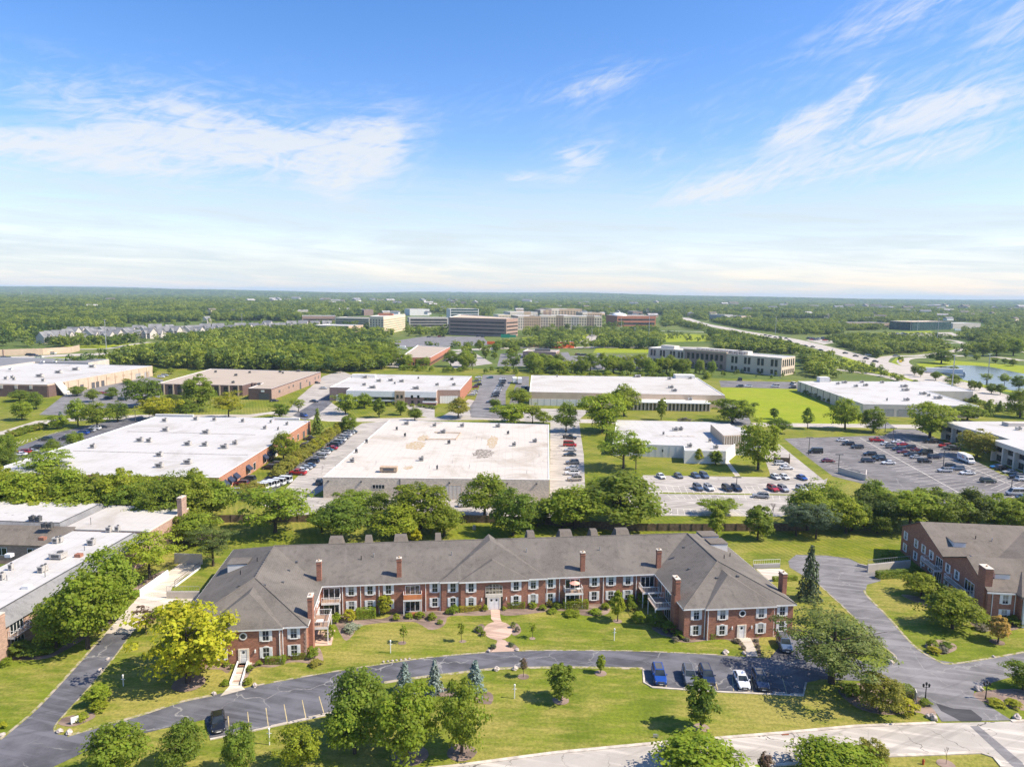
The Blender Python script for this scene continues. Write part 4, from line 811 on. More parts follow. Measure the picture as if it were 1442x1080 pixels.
def vent(parent, x, y, z, kind=0):
    if kind: MB().tube([(x, y, z-.2), (x, y, z+.75)], .09, 6).build('vent_pipe', 'black metal' if kind == 1 else 'galvanised steel', parent)
    else: MB().box(x-.22, x+.22, y-.2, y+.2, z-.15, z+.22).build('roof_vent', 'dark unit', parent)
def entry_door(parent, x, y, z=0., w=1.0, h=2.15, rz=0., double=False):
    f = MB(); W2 = w/2+.32
    f.box(-W2, -w/2, -.12, 0, 0, h+.2); f.box(w/2, W2, -.12, 0, 0, h+.2); f.box(-w/2, w/2, -.12, 0, h, h+.2)
    d = f.build('door_frame', 'door cream', parent, (x, y, z), rz)
    b = MB()
    for i in range(2 if double else 1):
        xo = (-w/4 if i == 0 else w/4) if double else 0; ww = w/2-.02 if double else w
        b.box(xo-ww/2, xo+ww/2, -.06, 0, 0, h)
        for zz, hh in ((.2, .6), (.95, .55)): b.box(xo-ww/2+.12, xo+ww/2-.12, -.075, -.06, zz, zz+hh)
    b.build('door', 'white paint', d)
    for xo in ((-w/4, w/4) if double else (0,)): MB().tube([(xo, -.08, h-.4), (xo, -.06, h-.4)], .22, 10).build('door_window', 'window glass', d)
    return d
def wall_lamp(parent, x, y, z): MB().box(x-.1, x+.1, y-.22, y, z, z+.42).tube([(x, y-.11, z+.42), (x, y-.11, z+.6)], [.12, .02], 6).build('wall_lamp', 'lamp white', parent)
# ------------------------------------------------------------------ long brick apartment building
A1 = thing('brick_apartment_building', 'long U-shaped red brick apartment building with dark shingle hip roof and white shutters', 'building', (0, 126.2, 0), R(7))
foot = [(-54, -15.5), (-50, -15.5), (-50, -15.9), (-38.1, -15.9), (-38.1, -15.5), (-34.3, -15.5), (-34.3, 0), (-12.6, 0), (-12.6, -.25), (-9.1, -.25), (-9.1, -.55), (3.2, -.55), (3.2, -.25), (6.7, -.25), (6.7, 0), (28, 0), (28, -15.3), (31.8, -15.3), (31.8, -15.7), (43.8, -15.7), (43.8, -15.3), (47.5, -15.3), (47.5, 19.7), (-54, 19.7)]
MB().prism(foot, 0, 5.62).build('wall', 'red brick', A1)
ZE, e = 5.66, .38; K = 4.14/(9.85+e)
def rz_(d): return ZE+K*d
c = dict(A=(-54-e, -15.5-e, ZE), B=(-34.3+e, -15.5-e, ZE), C=(-34.3+e, -e, ZE), D=(28-e, -e, ZE), E=(28-e, -15.3-e, ZE), F=(47.5+e, -15.3-e, ZE), G=(47.5+e, 19.7+e, ZE), H=(-54-e, 19.7+e, ZE),
 r1=(-44.15, -5.65, 9.8), r2=(-44.15, 9.85, 9.8), r3=(37.75, 9.85, 9.8), r4=(37.75, -5.45, 9.8))
roof = MB()
for f in ('Ar1r2H', 'ABr1', 'BCr2r1', 'CDr3r2', 'DEr4r3', 'EFr4', 'FGr3r4', 'GHr2r3'):
    ks = []; i = 0
    while i < len(f):
        if f[i] == 'r': ks.append(f[i:i+2]); i += 2
        else: ks.append(f[i]); i += 1
    roof.add([c[k] for k in ks], [tuple(range(len(ks)))])
under = [c[k] for k in 'ABCDEFGH']; roof.add([(x, y, z-.02) for x, y, z in under], [tuple(range(7, -1, -1))])
ro = roof.build('roof', 'roof shingle', A1)
def hipgable(x0, x1, y0, xa, ya, za, yb, zb=None):
    # projecting hipped pavilion roof: eave corners, apex, ridge end
    zb = za if zb is None else zb
    b = MB(); P = [(x0-.35, y0-.35, ZE+.02), (x1+.35, y0-.35, ZE+.02), (xa, ya, za), (xa, yb, zb)]
    yl = y0+1.3; P += [(x0-.35, yl, ZE+.02), (x1+.35, yl, ZE+.02)]
    b.add(P, [(0, 1, 2), (1, 5, 3, 2), (4, 0, 2, 3), (0, 4, 5, 1)]); b.build('pavilion_roof', 'roof shingle', A1)
hipgable(-50, -38.1, -15.9, -44.05, -10.2, 9.05, -6.8); hipgable(31.8, 43.8, -15.7, 37.8, -10., 9.05, -6.6)
hipgable(-12.6, 6.7, -.25, -2.95, 8.1, 10.3, 11.6); hipgable(-9.1, 3.2, -.55, -2.95, 2.9, 8.15, 5.4)
# ridge caps
def cap(p, q, m='roof shingle', r=.13): MB().tube([p, q], r, 5).build('ridge_cap', m, A1)
for a, b_ in (('r1', 'r2'), ('r2', 'r3'), ('r3', 'r4'), ('A', 'r1'), ('B', 'r1'), ('E', 'r4'), ('F', 'r4')): cap(c[a], c[b_])
# gutters / fascia boards
def fascia(P, z=5.42, h=.24, w=.09):
    b = MB()
    for p, q in zip(P[:-1], P[1:]):
        p, q = Vector(p), Vector(q); d = (q-p).normalized(); n = Vector((-d.y, d.x))*w/2; d = d*w/2
        b.prism([p-n-d, q-n+d, q+n+d, p+n-d], z, z+h)
    b.build('gutter', 'white paint', A1)
g = .36
fascia([(-54-g, 20), (-54-g, -15.5-g), (-50-g, -15.5-g), (-50-g, -16.2), (-38.1+g, -16.2), (-38.1+g, -15.5-g), (-34.3+g, -15.5-g), (-34.3+g, -g), (-12.6-g, -g), (-12.6-g, -.25-g), (-9.1-g, -.25-g), (-9.1-g, -.55-g), (3.2+g, -.55-g), (3.2+g, -.25-g), (6.7+g, -.25-g), (6.7+g, -g), (28-g, -g), (28-g, -15.3-g), (31.8-g, -15.3-g), (31.8-g, -16.02), (43.8+g, -16.02), (43.8+g, -15.3-g), (47.5+g, -15.3-g), (47.5+g, 20)])
Z1, Z2 = .85, 3.62
for x in (-28.85, -25.5, -22.2, -13.8, 7.7, 16.1, 19.3, 22.6):
    for z in (Z1, Z2): window(A1, x, 0, z)
for x in (-10.5, -7.2, 1.15, 4.4):
    y = -.55 if -9.1 < x < 3.2 else -.25
    for z in (Z1, Z2): window(A1, x, y, z, 0, WA)
for x, y in ((-47.2, -15.9), (-40.4, -15.9), (34.6, -15.7), (41.5, -15.7)):
    for z in (Z1, Z2): window(A1, x, y, z, 0, WA)
for x, y in ((-36.2, -15.5), (-52., -15.5), (30.1, -15.3), (45.5, -15.3)):
    for z in (Z1, Z2): window(A1, x, y, z)
for y in (-12, -4, 4, 12):
    for z in (Z1, Z2): window(A1, 47.5, y, z, R(90)); window(A1, -54, y, z, R(-90))
for x, y in ((-43.8, -15.9), (38.1, -15.7)):
    b = MB(); n = 20
    for r0_, r1_, d in ((.42, .62, .08),):
        V = [(x+r*math.cos(2*math.pi*i/n), y-dd, 4.5+r*math.sin(2*math.pi*i/n)) for r, dd in ((r0_, d), (r1_, d), (r1_, 0)) for i in range(n)]
        b.add(V, [(k*n+i, k*n+(i+1) % n, (k+1)*n+(i+1) % n, (k+1)*n+i) for k in (0, 1) for i in range(n)])
    w = b.build('porthole_window', 'white paint', A1)
    MB().add([(x+.43*math.cos(2*math.pi*i/n), y-.03, 4.5+.43*math.sin(2*math.pi*i/n)) for i in range(n)], [tuple(range(n))]).build('pane', 'window glass', w)
    entry_door(A1, x, y, .12); MB().box(x-1.2, x+1.2, y-1.4, y, 0, .12).build('doorstep', 'clean concrete', A1)
    for s in (-1.75, 1.75): wall_lamp(A1, x+s, y, 1.75)
# main entrance: arched glazing above a white double door
x = -2.95; entry_door(A1, x, -.55, .06, 1.9, 2.2, 0, True)
b = MB(); n = 10
L_ = [(-1.55, 3.05)]+[(-1.55+3.1*i/n, 4.55+.5*math.sin(math.pi*i/n)) for i in range(n+1)]+[(1.55, 3.05)]
aw = MB().add([(x+q, -.58, z) for q, z in L_]+[(x+q, -.55, z) for q, z in L_], [tuple(range(len(L_)))]+[(i, len(L_)+i, len(L_)+(i+1) % len(L_), (i+1) % len(L_)) for i in range(len(L_))]).build('arched_window', 'lit blind', A1)
b = MB()
for i in range(6): b.box(x-1.55+i*.62-.03, x-1.55+i*.62+.03, -.63, -.58, 3.05, 4.5+.35*math.sin(math.pi*i/5))
for z in (3.05, 3.65, 4.35): b.box(x-1.55, x+1.55, -.62, -.58, z, z+.06)
b.build('glazing_bars', 'door cream', aw)
MB().box(x-1.6, x+1.6, -.68, -.55, 2.5, 3.03).build('entrance_lintel', 'door cream', A1)
for s in (-1.42, 1.42): MB().box(x+s-.2, x+s+.2, -.6, -.55, .1, 2.45).build('sidelight', 'window glass', A1); wall_lamp(A1, x+s*1.62, -.55, 1.8)
for xx in (-30.4, -27.2, -23.9, -15.5, -12.85, 7.0, 9.4, 17.8, 24.2): downspout(A1, xx, -.1, 0, 5.45)
for xx, y in ((-37.9, -15.62), (-38.3, -16.0), (31.6, -15.42), (32.0, -15.8), (44.0, -15.42)): downspout(A1, xx, y, 0, 5.45)
for xx, y in ((-38.1, -15.9), (-50, -15.9), (-34.3, -15.5)):
    b = MB()
    for k in range(14): wq = .34 if k % 2 else .22; b.box(xx-wq, xx+.03, y-.035, y+.2, .05+k*.39, .05+k*.39+.36)
    b.build('quoin', 'pink brick', A1)
# balconies, patios and doors
balcony(A1, -33.9, -30.7, -1.7, 0, 2.95, [(-33.9, -1.66), (-30.75, -1.66), (-30.75, -.05)], None, [(-30.8, -1.6)])
for z in (.1, 3.0): patio_door(A1, -32.3, 0, z, 2.9, 2.1)
balcony(A1, -19.5, -16.2, -1.6, 0, 2.95, [(-19.45, -.05), (-19.45, -1.56), (-16.25, -1.56), (-16.25, -.05)], 'orange panel', [(-19.4, -1.5), (-16.3, -1.5)])
for z in (.1, 3.0): patio_door(A1, -17.85, 0, z, 2.6, 2.05, 0, 3, 'lit blind' if z > 1 else 'window glass')
MB().box(-18, -16.6, -2.3, -2.15, .05, .85).build('patio_screen', 'orange panel', A1)
balcony(A1, 10.2, 13.6, -1.7, 0, 2.95, [(10.25, -.05), (10.25, -1.66), (13.55, -1.66), (13.55, -.05)], None, [(10.3, -1.6), (13.5, -1.6)])
for z in (.1, 3.0): patio_door(A1, 11.9, 0, z, 2.7, 2.1)
balcony(A1, 24.7, 27.9, -2.6, 0, 2.95, [(24.75, -.05), (24.75, -2.56), (27.8, -2.56)], None, [(24.8, -2.5)])
for z in (.1, 3.0): patio_door(A1, 26.4, 0, z, 2.6, 2.1, 0, 3)
balcony(A1, 24.9, 27.9, -9.3, -5., 2.95, [(27.9, -5.05), (24.95, -5.05), (24.95, -9.25), (27.9, -9.25)], None, [(25, -5.1), (25, -9.2)])
for z in (.1, 3.0): patio_door(A1, 28, -7.2, z, 3., 2.1, R(-90), 3); patio_door(A1, 28, -2.6, z, 1.8, 2.1, R(-90), 2)
balcony(A1, -34.2, -31.5, -11., -6.2, 2.95, [(-34.2, -11), (-31.55, -11), (-31.55, -6.25), (-34.2, -6.25)], None, [(-31.6, -10.9), (-31.6, -6.3)])
for z in (.1, 3.0): patio_door(A1, -34.3, -8.5, z, 3., 2.1, R(90), 3)
for y in (-4, -2.4):
    for z in (Z1, Z2): window(A1, -34.3, y, z, R(90), WN)
MB().box(-34.2, -31., -11.4, -6, 0, .08).build('patio', 'paver', A1)
for x, y in ((-34.6, 1.2), (-20.3, 1.4), (14.0, 1.2), (28.9, 1.3)): chimney(A1, x, y, 6.0, 9.75, .85, .75)
chimney(A1, -33.95, -12.6, 0, 9.3, .75, 1.7, 'chimney brick'); chimney(A1, 27.75, -11.6, 0, 9.5, .8, 1.8, 'chimney brick', (6.6, .12)); chimney(A1, 47.95, -10.4, 0, 9.2, .8, 1.6)
for x, y, k in ((-27.5, 5.6, 1), (-25.2, 6.2, 2), (-10.5, 6., 2), (-40, -4, 0), (-46.5, -6.6, 0), (-42.3, -7.2, 0), (-48, 0, 1), (-46, 4, 1), (4, 6.2, 2), (18.5, 6., 2), (34, 2, 0), (36, -9.4, 0), (40, -9.2, 0), (33, -4, 0), (41, -1, 1), (44, 3, 1), (42, 8, 0), (-38.5, 1, 0), (45, 10, 1)):
    z = min(rz_(min(x+54.4, -34-x if x < -34 and y < 0 else 99, y+15.9)) if x < -34 else rz_(min(47.9-x, y+15.7, x-27.6 if y < 0 else 99)) if x > 28 else rz_(y+.4), 9.8); vent(A1, x, y, z, k)
for i in range(12): MB().box(-44.5, -44.25, -4.6+i*1.05, -4.6+i*1.05+.45, 9.62, 9.86).build('ridge_vent', 'dark unit', A1)
def dormer(parent, x, y, z, w, d, h, rz, mroof='roof shingle', front='white paint'):
    # shed dormer: vertical front at local -y, top running back into the slope
    b = MB().add([(-w/2, 0, 0), (w/2, 0, 0), (w/2, 0, h), (-w/2, 0, h), (-w/2, d, h*.95), (w/2, d, h*.95), (-w/2, d, 0), (w/2, d, 0)], [(0, 3, 4, 6), (1, 7, 5, 2), (6, 4, 5, 7)]).add([(-w/2, 0, 0), (w/2, 0, 0), (w/2, 0, h), (-w/2, 0, h)], [(0, 1, 2, 3)])
    o = b.build('dormer', front, parent, (x, y, z), rz); MB().add([(-w/2-.1, -.12, h+.01), (w/2+.1, -.12, h+.01), (w/2+.1, d, h+.06), (-w/2-.1, d, h+.06), (-w/2-.1, -.12, h+.1), (w/2+.1, -.12, h+.1), (w/2+.1, d, h+.15), (-w/2-.1, d, h+.15)], [(3, 2, 1, 0), (4, 5, 6, 7), (0, 1, 5, 4), (1, 2, 6, 5), (2, 3, 7, 6), (3, 0, 4, 7)]).build('dormer_roof', mroof, o); return o
for t_, x_, w in (('R2', 782, 3.), ('R2', 942, 1.5), ('R2', 1102, 2.9), ('R2', 1290, 1.4), ('R3', 535, 1.8), ('R3', 715, 3.), ('R3', 862, 1.7), ('R3', 1010, 3.2)):
    p = at(t_, x_, 130, 9.); p = A1.matrix_basis.inverted() @ p if False else p
    a = R(7); u = (p.x)*math.cos(a)+(p.y-126.2)*math.sin(a); MB().add([(sx*w/2*k, y, z) for k, z, ys in ((1.06, 7.2, (11.8, 17)), (.8, 9.5, (14.2, 15.6))) for sx, y in ((-1, ys[0]), (1, ys[0]), (1, ys[1]), (-1, ys[1]))], [(0, 1, 5, 4), (1, 2, 6, 5), (2, 3, 7, 6), (3, 0, 4, 7), (4, 5, 6, 7)]).build('dormer', 'brown shingle', A1, (u*1.01, 0, 0))
for y in (8.5, 13.0): dormer(A1, 45.2, y, 6.7, 3.2, 3.6, 1.7, R(90), 'brown shingle', 'white wall')
dormer(A1, -51.4, 6, 6.7, 3., 3.6, 1.7, R(-90), 'roof shingle', 'white wall')
# ------------------------------------------------------------------ brick apartments at the right
B1 = thing('brick_apartment_building', 'red brick gabled apartments at the right edge with white dormers and railed balconies', 'building', (86.5, 122.7, 0), R(-6))
def gableblock(parent, x0, x1, y0, y1, ye0, ye1, yr, zr, zw, ms='red brick', mr='brown shingle', ov=.3):
    b = MB(); P = [(y0, 0), (y1, 0), (y1, zw), (yr, zr-.12), (y0, zw)]
    k = 5; b.add([(x0, y, z) for y, z in P]+[(x1, y, z) for y, z in P], [tuple(range(4, -1, -1)), tuple(range(5, 10))]+[(i, (i+1) % k, k+(i+1) % k, k+i) for i in range(k)]); b.build('wall', ms, parent, recalc=True)
    r = MB(); t = .14; sl0 = (zr-zw)/(yr-y0); sl1 = (zr-zw)/(y1-yr)
    V = []
    for x in (x0-ov, x1+ov): V += [(x, y0-ov, zw-sl0*ov), (x, yr, zr), (x, y1+ov, zw-sl1*ov), (x, y0-ov, zw-sl0*ov+t), (x, yr, zr+t), (x, y1+ov, zw-sl1*ov+t)]
    r.add(V, [(0, 1, 7, 6), (1, 2, 8, 7), (3, 9, 10, 4), (4, 10, 11, 5), (0, 3, 4, 1), (1, 4, 5, 2), (6, 7, 10, 9), (7, 8, 11, 10), (0, 6, 9, 3), (2, 5, 11, 8)])
    return r.build('roof', mr, parent, recalc=True)
gableblock(B1, .2, 44, 16.5, 36.2, 0, 0, 27.5, 9.7, 5.9); gableblock(B1, 0, 44, 0, 16.5, 0, 0, 7.6, 9.3, 5.9)
MB().add([(22, 7.6, 9.3), (22, 27.5, 9.8), (10, 17, 6.0), (34, 17, 6.0), (16, 17.0, 9.2)], [(0, 2, 1), (0, 1, 3)]).build('valley_roof', 'brown shingle', B1)
for y in (34, 28.8, 25.3, 21.8):
    for z in (Z1, Z2): window(B1, .2, y, z, R(-90))
for y in (14.4, 10.9):
    for z in (Z1, Z2): window(B1, 0, y, z, R(-90))
for y in (18.3,):
    for z in (.1, 3.): patio_door(B1, .2, y, z, 2.6, 2.1, R(-90), 3)
for z in (.1, 3.): patio_door(B1, 0, 6.2, z, 3.2, 2.1, R(-90), 3)
balcony(B1, -1.6, .15, 16.6, 22.4, 2.95, [(.1, 22.35), (-1.55, 22.35), (-1.55, 16.65), (.1, 16.65)], None, [(-1.5, 22.2), (-1.5, 16.8)])
balcony(B1, -1.6, -.05, 4.2, 12.6, 2.95, [(-.1, 12.55), (-1.55, 12.55), (-1.55, 4.25), (-.1, 4.25)], None, [(-1.5, 12.4), (-1.5, 4.4)])
for y in (5.2, 7.5): MB().ball((-.9, y, 3.3), .4, .4, .4, jit=.4).build('planter', 'brown wood', B1)
chimney(B1, .3, 1.9, 0, 9.6, 1.3, 2.4, 'chimney brick'); downspout(B1, .75, -.1, 0, 5.8); downspout(B1, 4.6, -.1, 0, 5.8)
for x in (3., 12, 15.5, 19, 24, 28):
    for z in (Z1, Z2): window(B1, x, 0, z)
MB().box(5.0, 11, -1.2, 0, 0, 5.6).build('porch_bay', 'red brick', B1)
for x in (5.4, 7.4, 9.5): MB().box(x-.22, x+.22, -1.75, -1.35, 0, 5.4).build('column', 'white paint', B1)
MB().add([(4.4, -2.2, 5.5), (11.6, -2.2, 5.5), (11.6, 1, 5.6), (4.4, 1, 5.6), (8, 4.5, 8.2), (4.4, -2.2, 5.9), (11.6, -2.2, 5.9)], [(5, 6, 4), (0, 1, 6, 5), (6, 2, 4), (3, 5, 4), (0, 5, 3), (1, 2, 6), (0, 3, 2, 1)]).build('porch_roof', 'brown shingle', B1)
MB().box(-.35, 5, -.4, -.3, 5.45, 5.72).box(11, 44, -.4, -.3, 5.45, 5.72).build('gutter', 'white paint', B1)
dormer(B1, 4.5, 19.6, 6.6, 2.4, 4.5, 1.5, 0, 'brown shingle', 'white wall'); dormer(B1, 4.2, 12.6, 6.4, 2.6, 4.5, 1.6, R(180), 'brown shingle', 'white wall'); dormer(B1, 3.6, 2.6, 6.6, 2.6, 4.5, 1.5, 0, 'brown shingle', 'white wall'); dormer(B1, 20., 19.6, 6.6, 2.4, 4.5, 1.5, 0, 'brown shingle', 'white wall')
for x, y, k in ((9, 22.5, 1), (12, 22, 2), (15, 20, 0), (14, 11, 0), (22, 10, 1), (12, 3, 2), (18, 4.5, 0), (10, 33, 1)):
    vent(B1, x, y, (5.9+(y-16.5)*.345 if 16.5 < y < 27.5 else 9.7-(y-27.5)*.43 if y > 27.5 else 5.9+y*.447 if y < 7.6 else 9.3-(y-7.6)*.38)+.1, k)
# ------------------------------------------------------------------ white-roofed apartments at the left
C1 = thing('mansard_apartment_building', 'low apartments with white flat roofs, grey mansard slopes and pink chimneys at the left edge', 'building', (-81, 107, 0), R(-3))
def mansard(x0, x1, y0, y1, zw, zt, inset, sides='nesw'):
    MB().box(x0+.02, x1-.02, y0+.02, y1-.02, 0, zw).build('wall', 'pink brick', C1)
    i = [inset if k in sides else 0 for k in 'wens']; o = [.5 if k in sides else 0 for k in 'wens']
    lo = [(x0-o[0], y0-o[3]), (x1+o[1], y0-o[3]), (x1+o[1], y1+o[2]), (x0-o[0], y1+o[2])]; hi = [(x0+i[0], y0+i[3]), (x1-i[1], y0+i[3]), (x1-i[1], y1-i[2]), (x0+i[0], y1-i[2])]
    b = MB().add([(x, y, zw-.1) for x, y in lo]+[(x, y, zt) for x, y in hi], [(3, 2, 1, 0)]+[(k, (k+1) % 4, 4+(k+1) % 4, 4+k) for k in range(4)]); b.build('mansard_roof', 'grey shingle', C1)
    MB().prism([(x+(.1 if x < (x0+x1)/2 else -.1), y+(.1 if y < (y0+y1)/2 else -.1)) for x, y in hi], zt-.3, zt+.05).build('flat_roof', 'bright membrane', C1)
    MB().prism([(hi[0][0], hi[0][1]), (hi[1][0], hi[1][1]), (hi[1][0], hi[1][1]+.18), (hi[0][0], hi[0][1]+.18)], zt-.1, zt+.14).prism([(hi[1][0]-.18, hi[1][1]+.2), (hi[1][0], hi[1][1]+.2), hi[2], (hi[2][0]-.18, hi[2][1])], zt-.1, zt+.14).build('roof_edge', 'dark unit', C1)
mansard(-15.5, 1.2, -1., 39.5, 5.0, 7., 1.6)
mansard(-70, -18.6, 41, 58.5, 5., 7.05, 1.4)
MB().box(-18.5, 1.2, 40.4, 57.5, 0, 6.3).build('wall', 'pink brick', C1); MB().box(-18.3, 1., 40.6, 57.3, 6.3, 6.38).build('flat_roof', 'white membrane', C1)
b = MB()
for q in ((-18.5, 1.2, 57.3, 57.5), (1.0, 1.2, 40.4, 57.3), (-18.5, 1.0, 40.4, 40.6)): b.box(*q, 6.3, 6.55)
b.build('parapet', 'offwhite paint', C1)
MB().box(-60, -16, 36, 40.5, 0, 4.6).build('wall', 'pink brick', C1); MB().add([(-60, 35.6, 4.4), (-15, 35.6, 4.4), (-15, 40.6, 7), (-60, 40.6, 7)], [(0, 1, 2, 3)]).build('mansard_roof', 'brown shingle', C1)
patio_door(C1, -21, 36, 1.9, 3.4, 1.7, 0, 3); patio_door(C1, -29, 36, 1.9, 3.4, 1.7, 0, 3)
for y in (7., 15., 23., 31.):
    for z in (.3, 2.95): patio_door(C1, 1.2, y-5, z, 2.8, 1.9, R(90), 4)
    balcony(C1, 1.25, 2.4, y-7, y-3, 2.85, [(1.3, y-6.9), (2.35, y-6.9), (2.35, y-3.1), (1.3, y-3.1)])
chimney(C1, 1.4, -2.2, 0, 7.6, 1.3, 2., 'pink brick'); chimney(C1, 1.7, 53.5, 0, 10.3, 1.1, 2.2, 'pink brick')
def roofunit(parent, x, y, z, sx, sy, sz, m='steel unit', fan=True, leg=.25, rz=0.):
    b = MB().box(-sx/2, sx/2, -sy/2, sy/2, leg, leg+sz)
    for a in (-1, 1):
        for d in (-1, 1): b.box(a*sx*.4-.06, a*sx*.4+.06, d*sy*.4-.06, d*sy*.4+.06, 0, leg)
    b.box(-sx*.5-.04, sx*.5+.04, -sy*.5-.04, sy*.5+.04, leg+sz*.92, leg+sz+.05); b.box(-sx*.3, sx*.32, -sy/2-.03, -sy/2, leg+sz*.2, leg+sz*.8, 1)
    if fan: b.tube([(sx*.2, 0, leg+sz+.05), (sx*.2, 0, leg+sz+.3)], min(sx, sy)*.28, 10, 1)
    return b.build('roof_unit', [m, 'dark unit'], parent, (x, y, z), rz)
for tx, ty in ((205, 150), (245, 152), (285, 195), (320, 195)):
    p = at('T', tx, ty, 7.1); q = Matrix.Rotation(R(3), 4, 'Z') @ (p-Vector((-81, 107, 0))); roofunit(C1, q.x, q.y, 7.1, 1., 1., .8, 'dark unit')
for tx, ty, k in ((355, 290, 1.1), (380, 285, 1.), (370, 385, 2.4), (262, 475, 1.), (285, 465, .9), (580, 300, 1.3), (690, 220, 1.), (745, 215, .9), (10, 520, 1.), (70, 460, .7), (170, 575, .9), (500, 375, 1.1), (60, 375, 1.1), (270, 268, 1.1)):
    p = at('T', tx, ty, 7.1); q = Matrix.Rotation(R(3), 4, 'Z') @ (p-Vector((-81, 107, 0)))
    z = 7.05 if q.y < 39 else 6.38
    if tx in (170, 500, 60, 270): MB().box(q.x-.6, q.x+.6, q.y-.5, q.y+.5, z, z+.6).build('roof_hatch', 'white paint' if tx in (170, 60) else 'chimney brick', C1)
    else: roofunit(C1, q.x, q.y, z, k, k*.8, .9)
for x, y in ((-2.5, 14), (-4, 27), (-8, 12), (-14, 44)): MB().tube([(x, y, 6.3), (x, y, 8.)], .06, 5).build('vent_pipe', 'dark unit', C1)
# ------------------------------------------------------------------ flat-roofed industrial buildings
def flat(name, label, cat, poly, h, mw, mr, par=.45, pw=.3, cap_='white paint', loc=None):
    cx = sum(p[0] for p in poly)/len(poly); cy = sum(p[1] for p in poly)/len(poly); e = thing(name, label, cat, (cx, cy, 0))
    P = [(p[0]-cx, p[1]-cy) for p in poly]; n = len(P)
    if sum(P[i][0]*P[(i+1) % n][1]-P[(i+1) % n][0]*P[i][1] for i in range(n)) < 0: P = P[::-1]
    MB().prism(P, 0, h-.02).build('wall', mw, e); 
    I = []
    for i in range(n):
        a, b_, c_ = Vector(P[i-1]), Vector(P[i]), Vector(P[(i+1) % n]); d1 = (b_-a).normalized(); d2 = (c_-b_).normalized(); n1 = Vector((-d1.y, d1.x)); n2 = Vector((-d2.y, d2.x)); k = (n1+n2)
        I.append(b_+k*(pw/max(.3, 1+n1.dot(n2))))
    b = MB(); z0, z1 = h-.05, h+par
    V = [(p[0], p[1], z) for z in (z0, z1) for p in P]+[(p[0], p[1], z) for z in (z0, z1) for p in I]
    for i in range(n): j = (i+1) % n; b.add([V[i], V[j], V[n+j], V[n+i]], [(0, 1, 2, 3)]); b.add([V[2*n+j], V[2*n+i], V[3*n+i], V[3*n+j]], [(0, 1, 2, 3)], 1); b.add([V[n+i], V[n+j], V[3*n+j], V[3*n+i]], [(0, 1, 2, 3)], 1)
    b.build('parapet', [mw, cap_], e); MB().prism(I, h-.01, h+.02).build('roof', mr, e); return e, P
def edge(e, P, i): a = Vector(P[i]); b = Vector(P[(i+1) % len(P)]); d = (b-a); return a, d.normalized(), d.length, math.atan2(d.y, d.x)
def panel(e, P, i, u0, u1, z0, z1, name, m, d=.06, frame=None):
    # rectangular feature on wall edge i between fractions u0..u1
    a, dr, L, rz = edge(e, P, i); w = (u1-u0)*L; q = a+dr*(u0*L)
    o = MB().box(0, w, -d, .0, z0, z1).build(name, m, e, (q.x, q.y, 0), rz)
    if frame: 
        n = frame[1]; b = MB()
        for k in range(n+1): b.box(w*k/n-.05, w*k/n+.05, -d-.03, -d, z0, z1)
        b.box(0, w, -d-.035, -d, z1-.08, z1+.02); b.box(0, w, -d-.035, -d, z0-.02, z0+.06); b.build('frame', frame[0], o)
    return o
def putunit(e, p, h, sx, sy, sz, m='steel unit', rz=0., fan=True):
    if m != 'tan box': sx, sy, sz = sx*.72, sy*.72, sz*.8
    return roofunit(e, p.x-e.location.x, p.y-e.location.y, h+.02, sx, sy, sz, m, fan, .3, rz)
xy = lambda v: (v.x, v.y)
# big beige warehouse in the middle
e, P = flat('warehouse', 'big beige block warehouse with stained white flat roof directly behind the brick apartments', 'building', [(-53.1, 195.7), (10.9, 195.6), (15.1, 281.5), (-50.2, 286.9)], 5.9, 'grey block', 'stained membrane', .2, .3)
H_ = 6.0
for x, y, s in ((275, 542, 2.), (295, 495, 1.1), (347, 445, 1.1), (550, 352, 2.8), (692, 362, 2.2), (832, 363, 2.4), (1013, 365, 2.8), (1065, 402, 1.2), (1095, 460, 2.), (1200, 442, 2.4), (625, 535, 2.2), (765, 450, 1.4), (735, 395, 3.), (500, 380, 1.), (542, 413, 1.), (705, 580, .7)): putunit(e, at('C', x, y, H_), H_-.1, s, s*.75, 1.1, 'steel unit' if s > 1.5 else 'dark unit')
putunit(e, at('C', 460, 592, H_), H_-.1, 5., 2., 1.3, 'tan box', 0, False)
p0, p1, p2, p3 = [at('C', *q, H_)-e.location for q in ((650, 430), (690, 395), (825, 398), (800, 430))]
for a, b_ in ((p0, p3), (p1, p2), (p2, p3), (p0, p0.lerp(p1, .2))): MB().tube([(a.x, a.y, 6.3), (b_.x, b_.y, 6.3)], .17, 5).build('roof_pipe', 'tan box', e)
for x, y in ((870, 572), (1222, 515), (905, 425), (932, 432), (395, 552), (190, 572), (783, 548), (665, 575), (1160, 600)): p = at('C', x, y, H_)-e.location; MB().tube([(p.x, p.y, 5.9), (p.x, p.y, 7.)], .07, 5).build('vent_pipe', 'galvanised steel', e)
def patch(name, m, c, r, z=5.935):
    p = at('C', c[0], c[1], 6.)-e.location; q = [at('C', c[0]+r[0], c[1]+r[1], 6.)-e.location, at('C', c[0]-r[0], c[1]+r[1], 6.)-e.location]; a = (q[0].x-q[1].x)/2; b_ = abs(q[0].y-p.y)
    MB().add([(p.x+a*math.cos(w)*f, p.y+b_*math.sin(w)*f, z) for w, f in [(R(i*15), .75+.4*rnd.random()) for i in range(24)]], [tuple(range(24))]).build(name, m, e)
patch('roof_stain', 'roof stain', (595, 458), (52, 22)); patch('roof_stain', 'roof stain', (635, 420), (30, 16), 5.939); patch('roof_ballast', 'roof ballast', (940, 498), (56, 26)); patch('roof_stain', 'roof stain', (985, 440), (30, 34), 5.939); patch('roof_stain', 'roof stain', (560, 570), (24, 10))
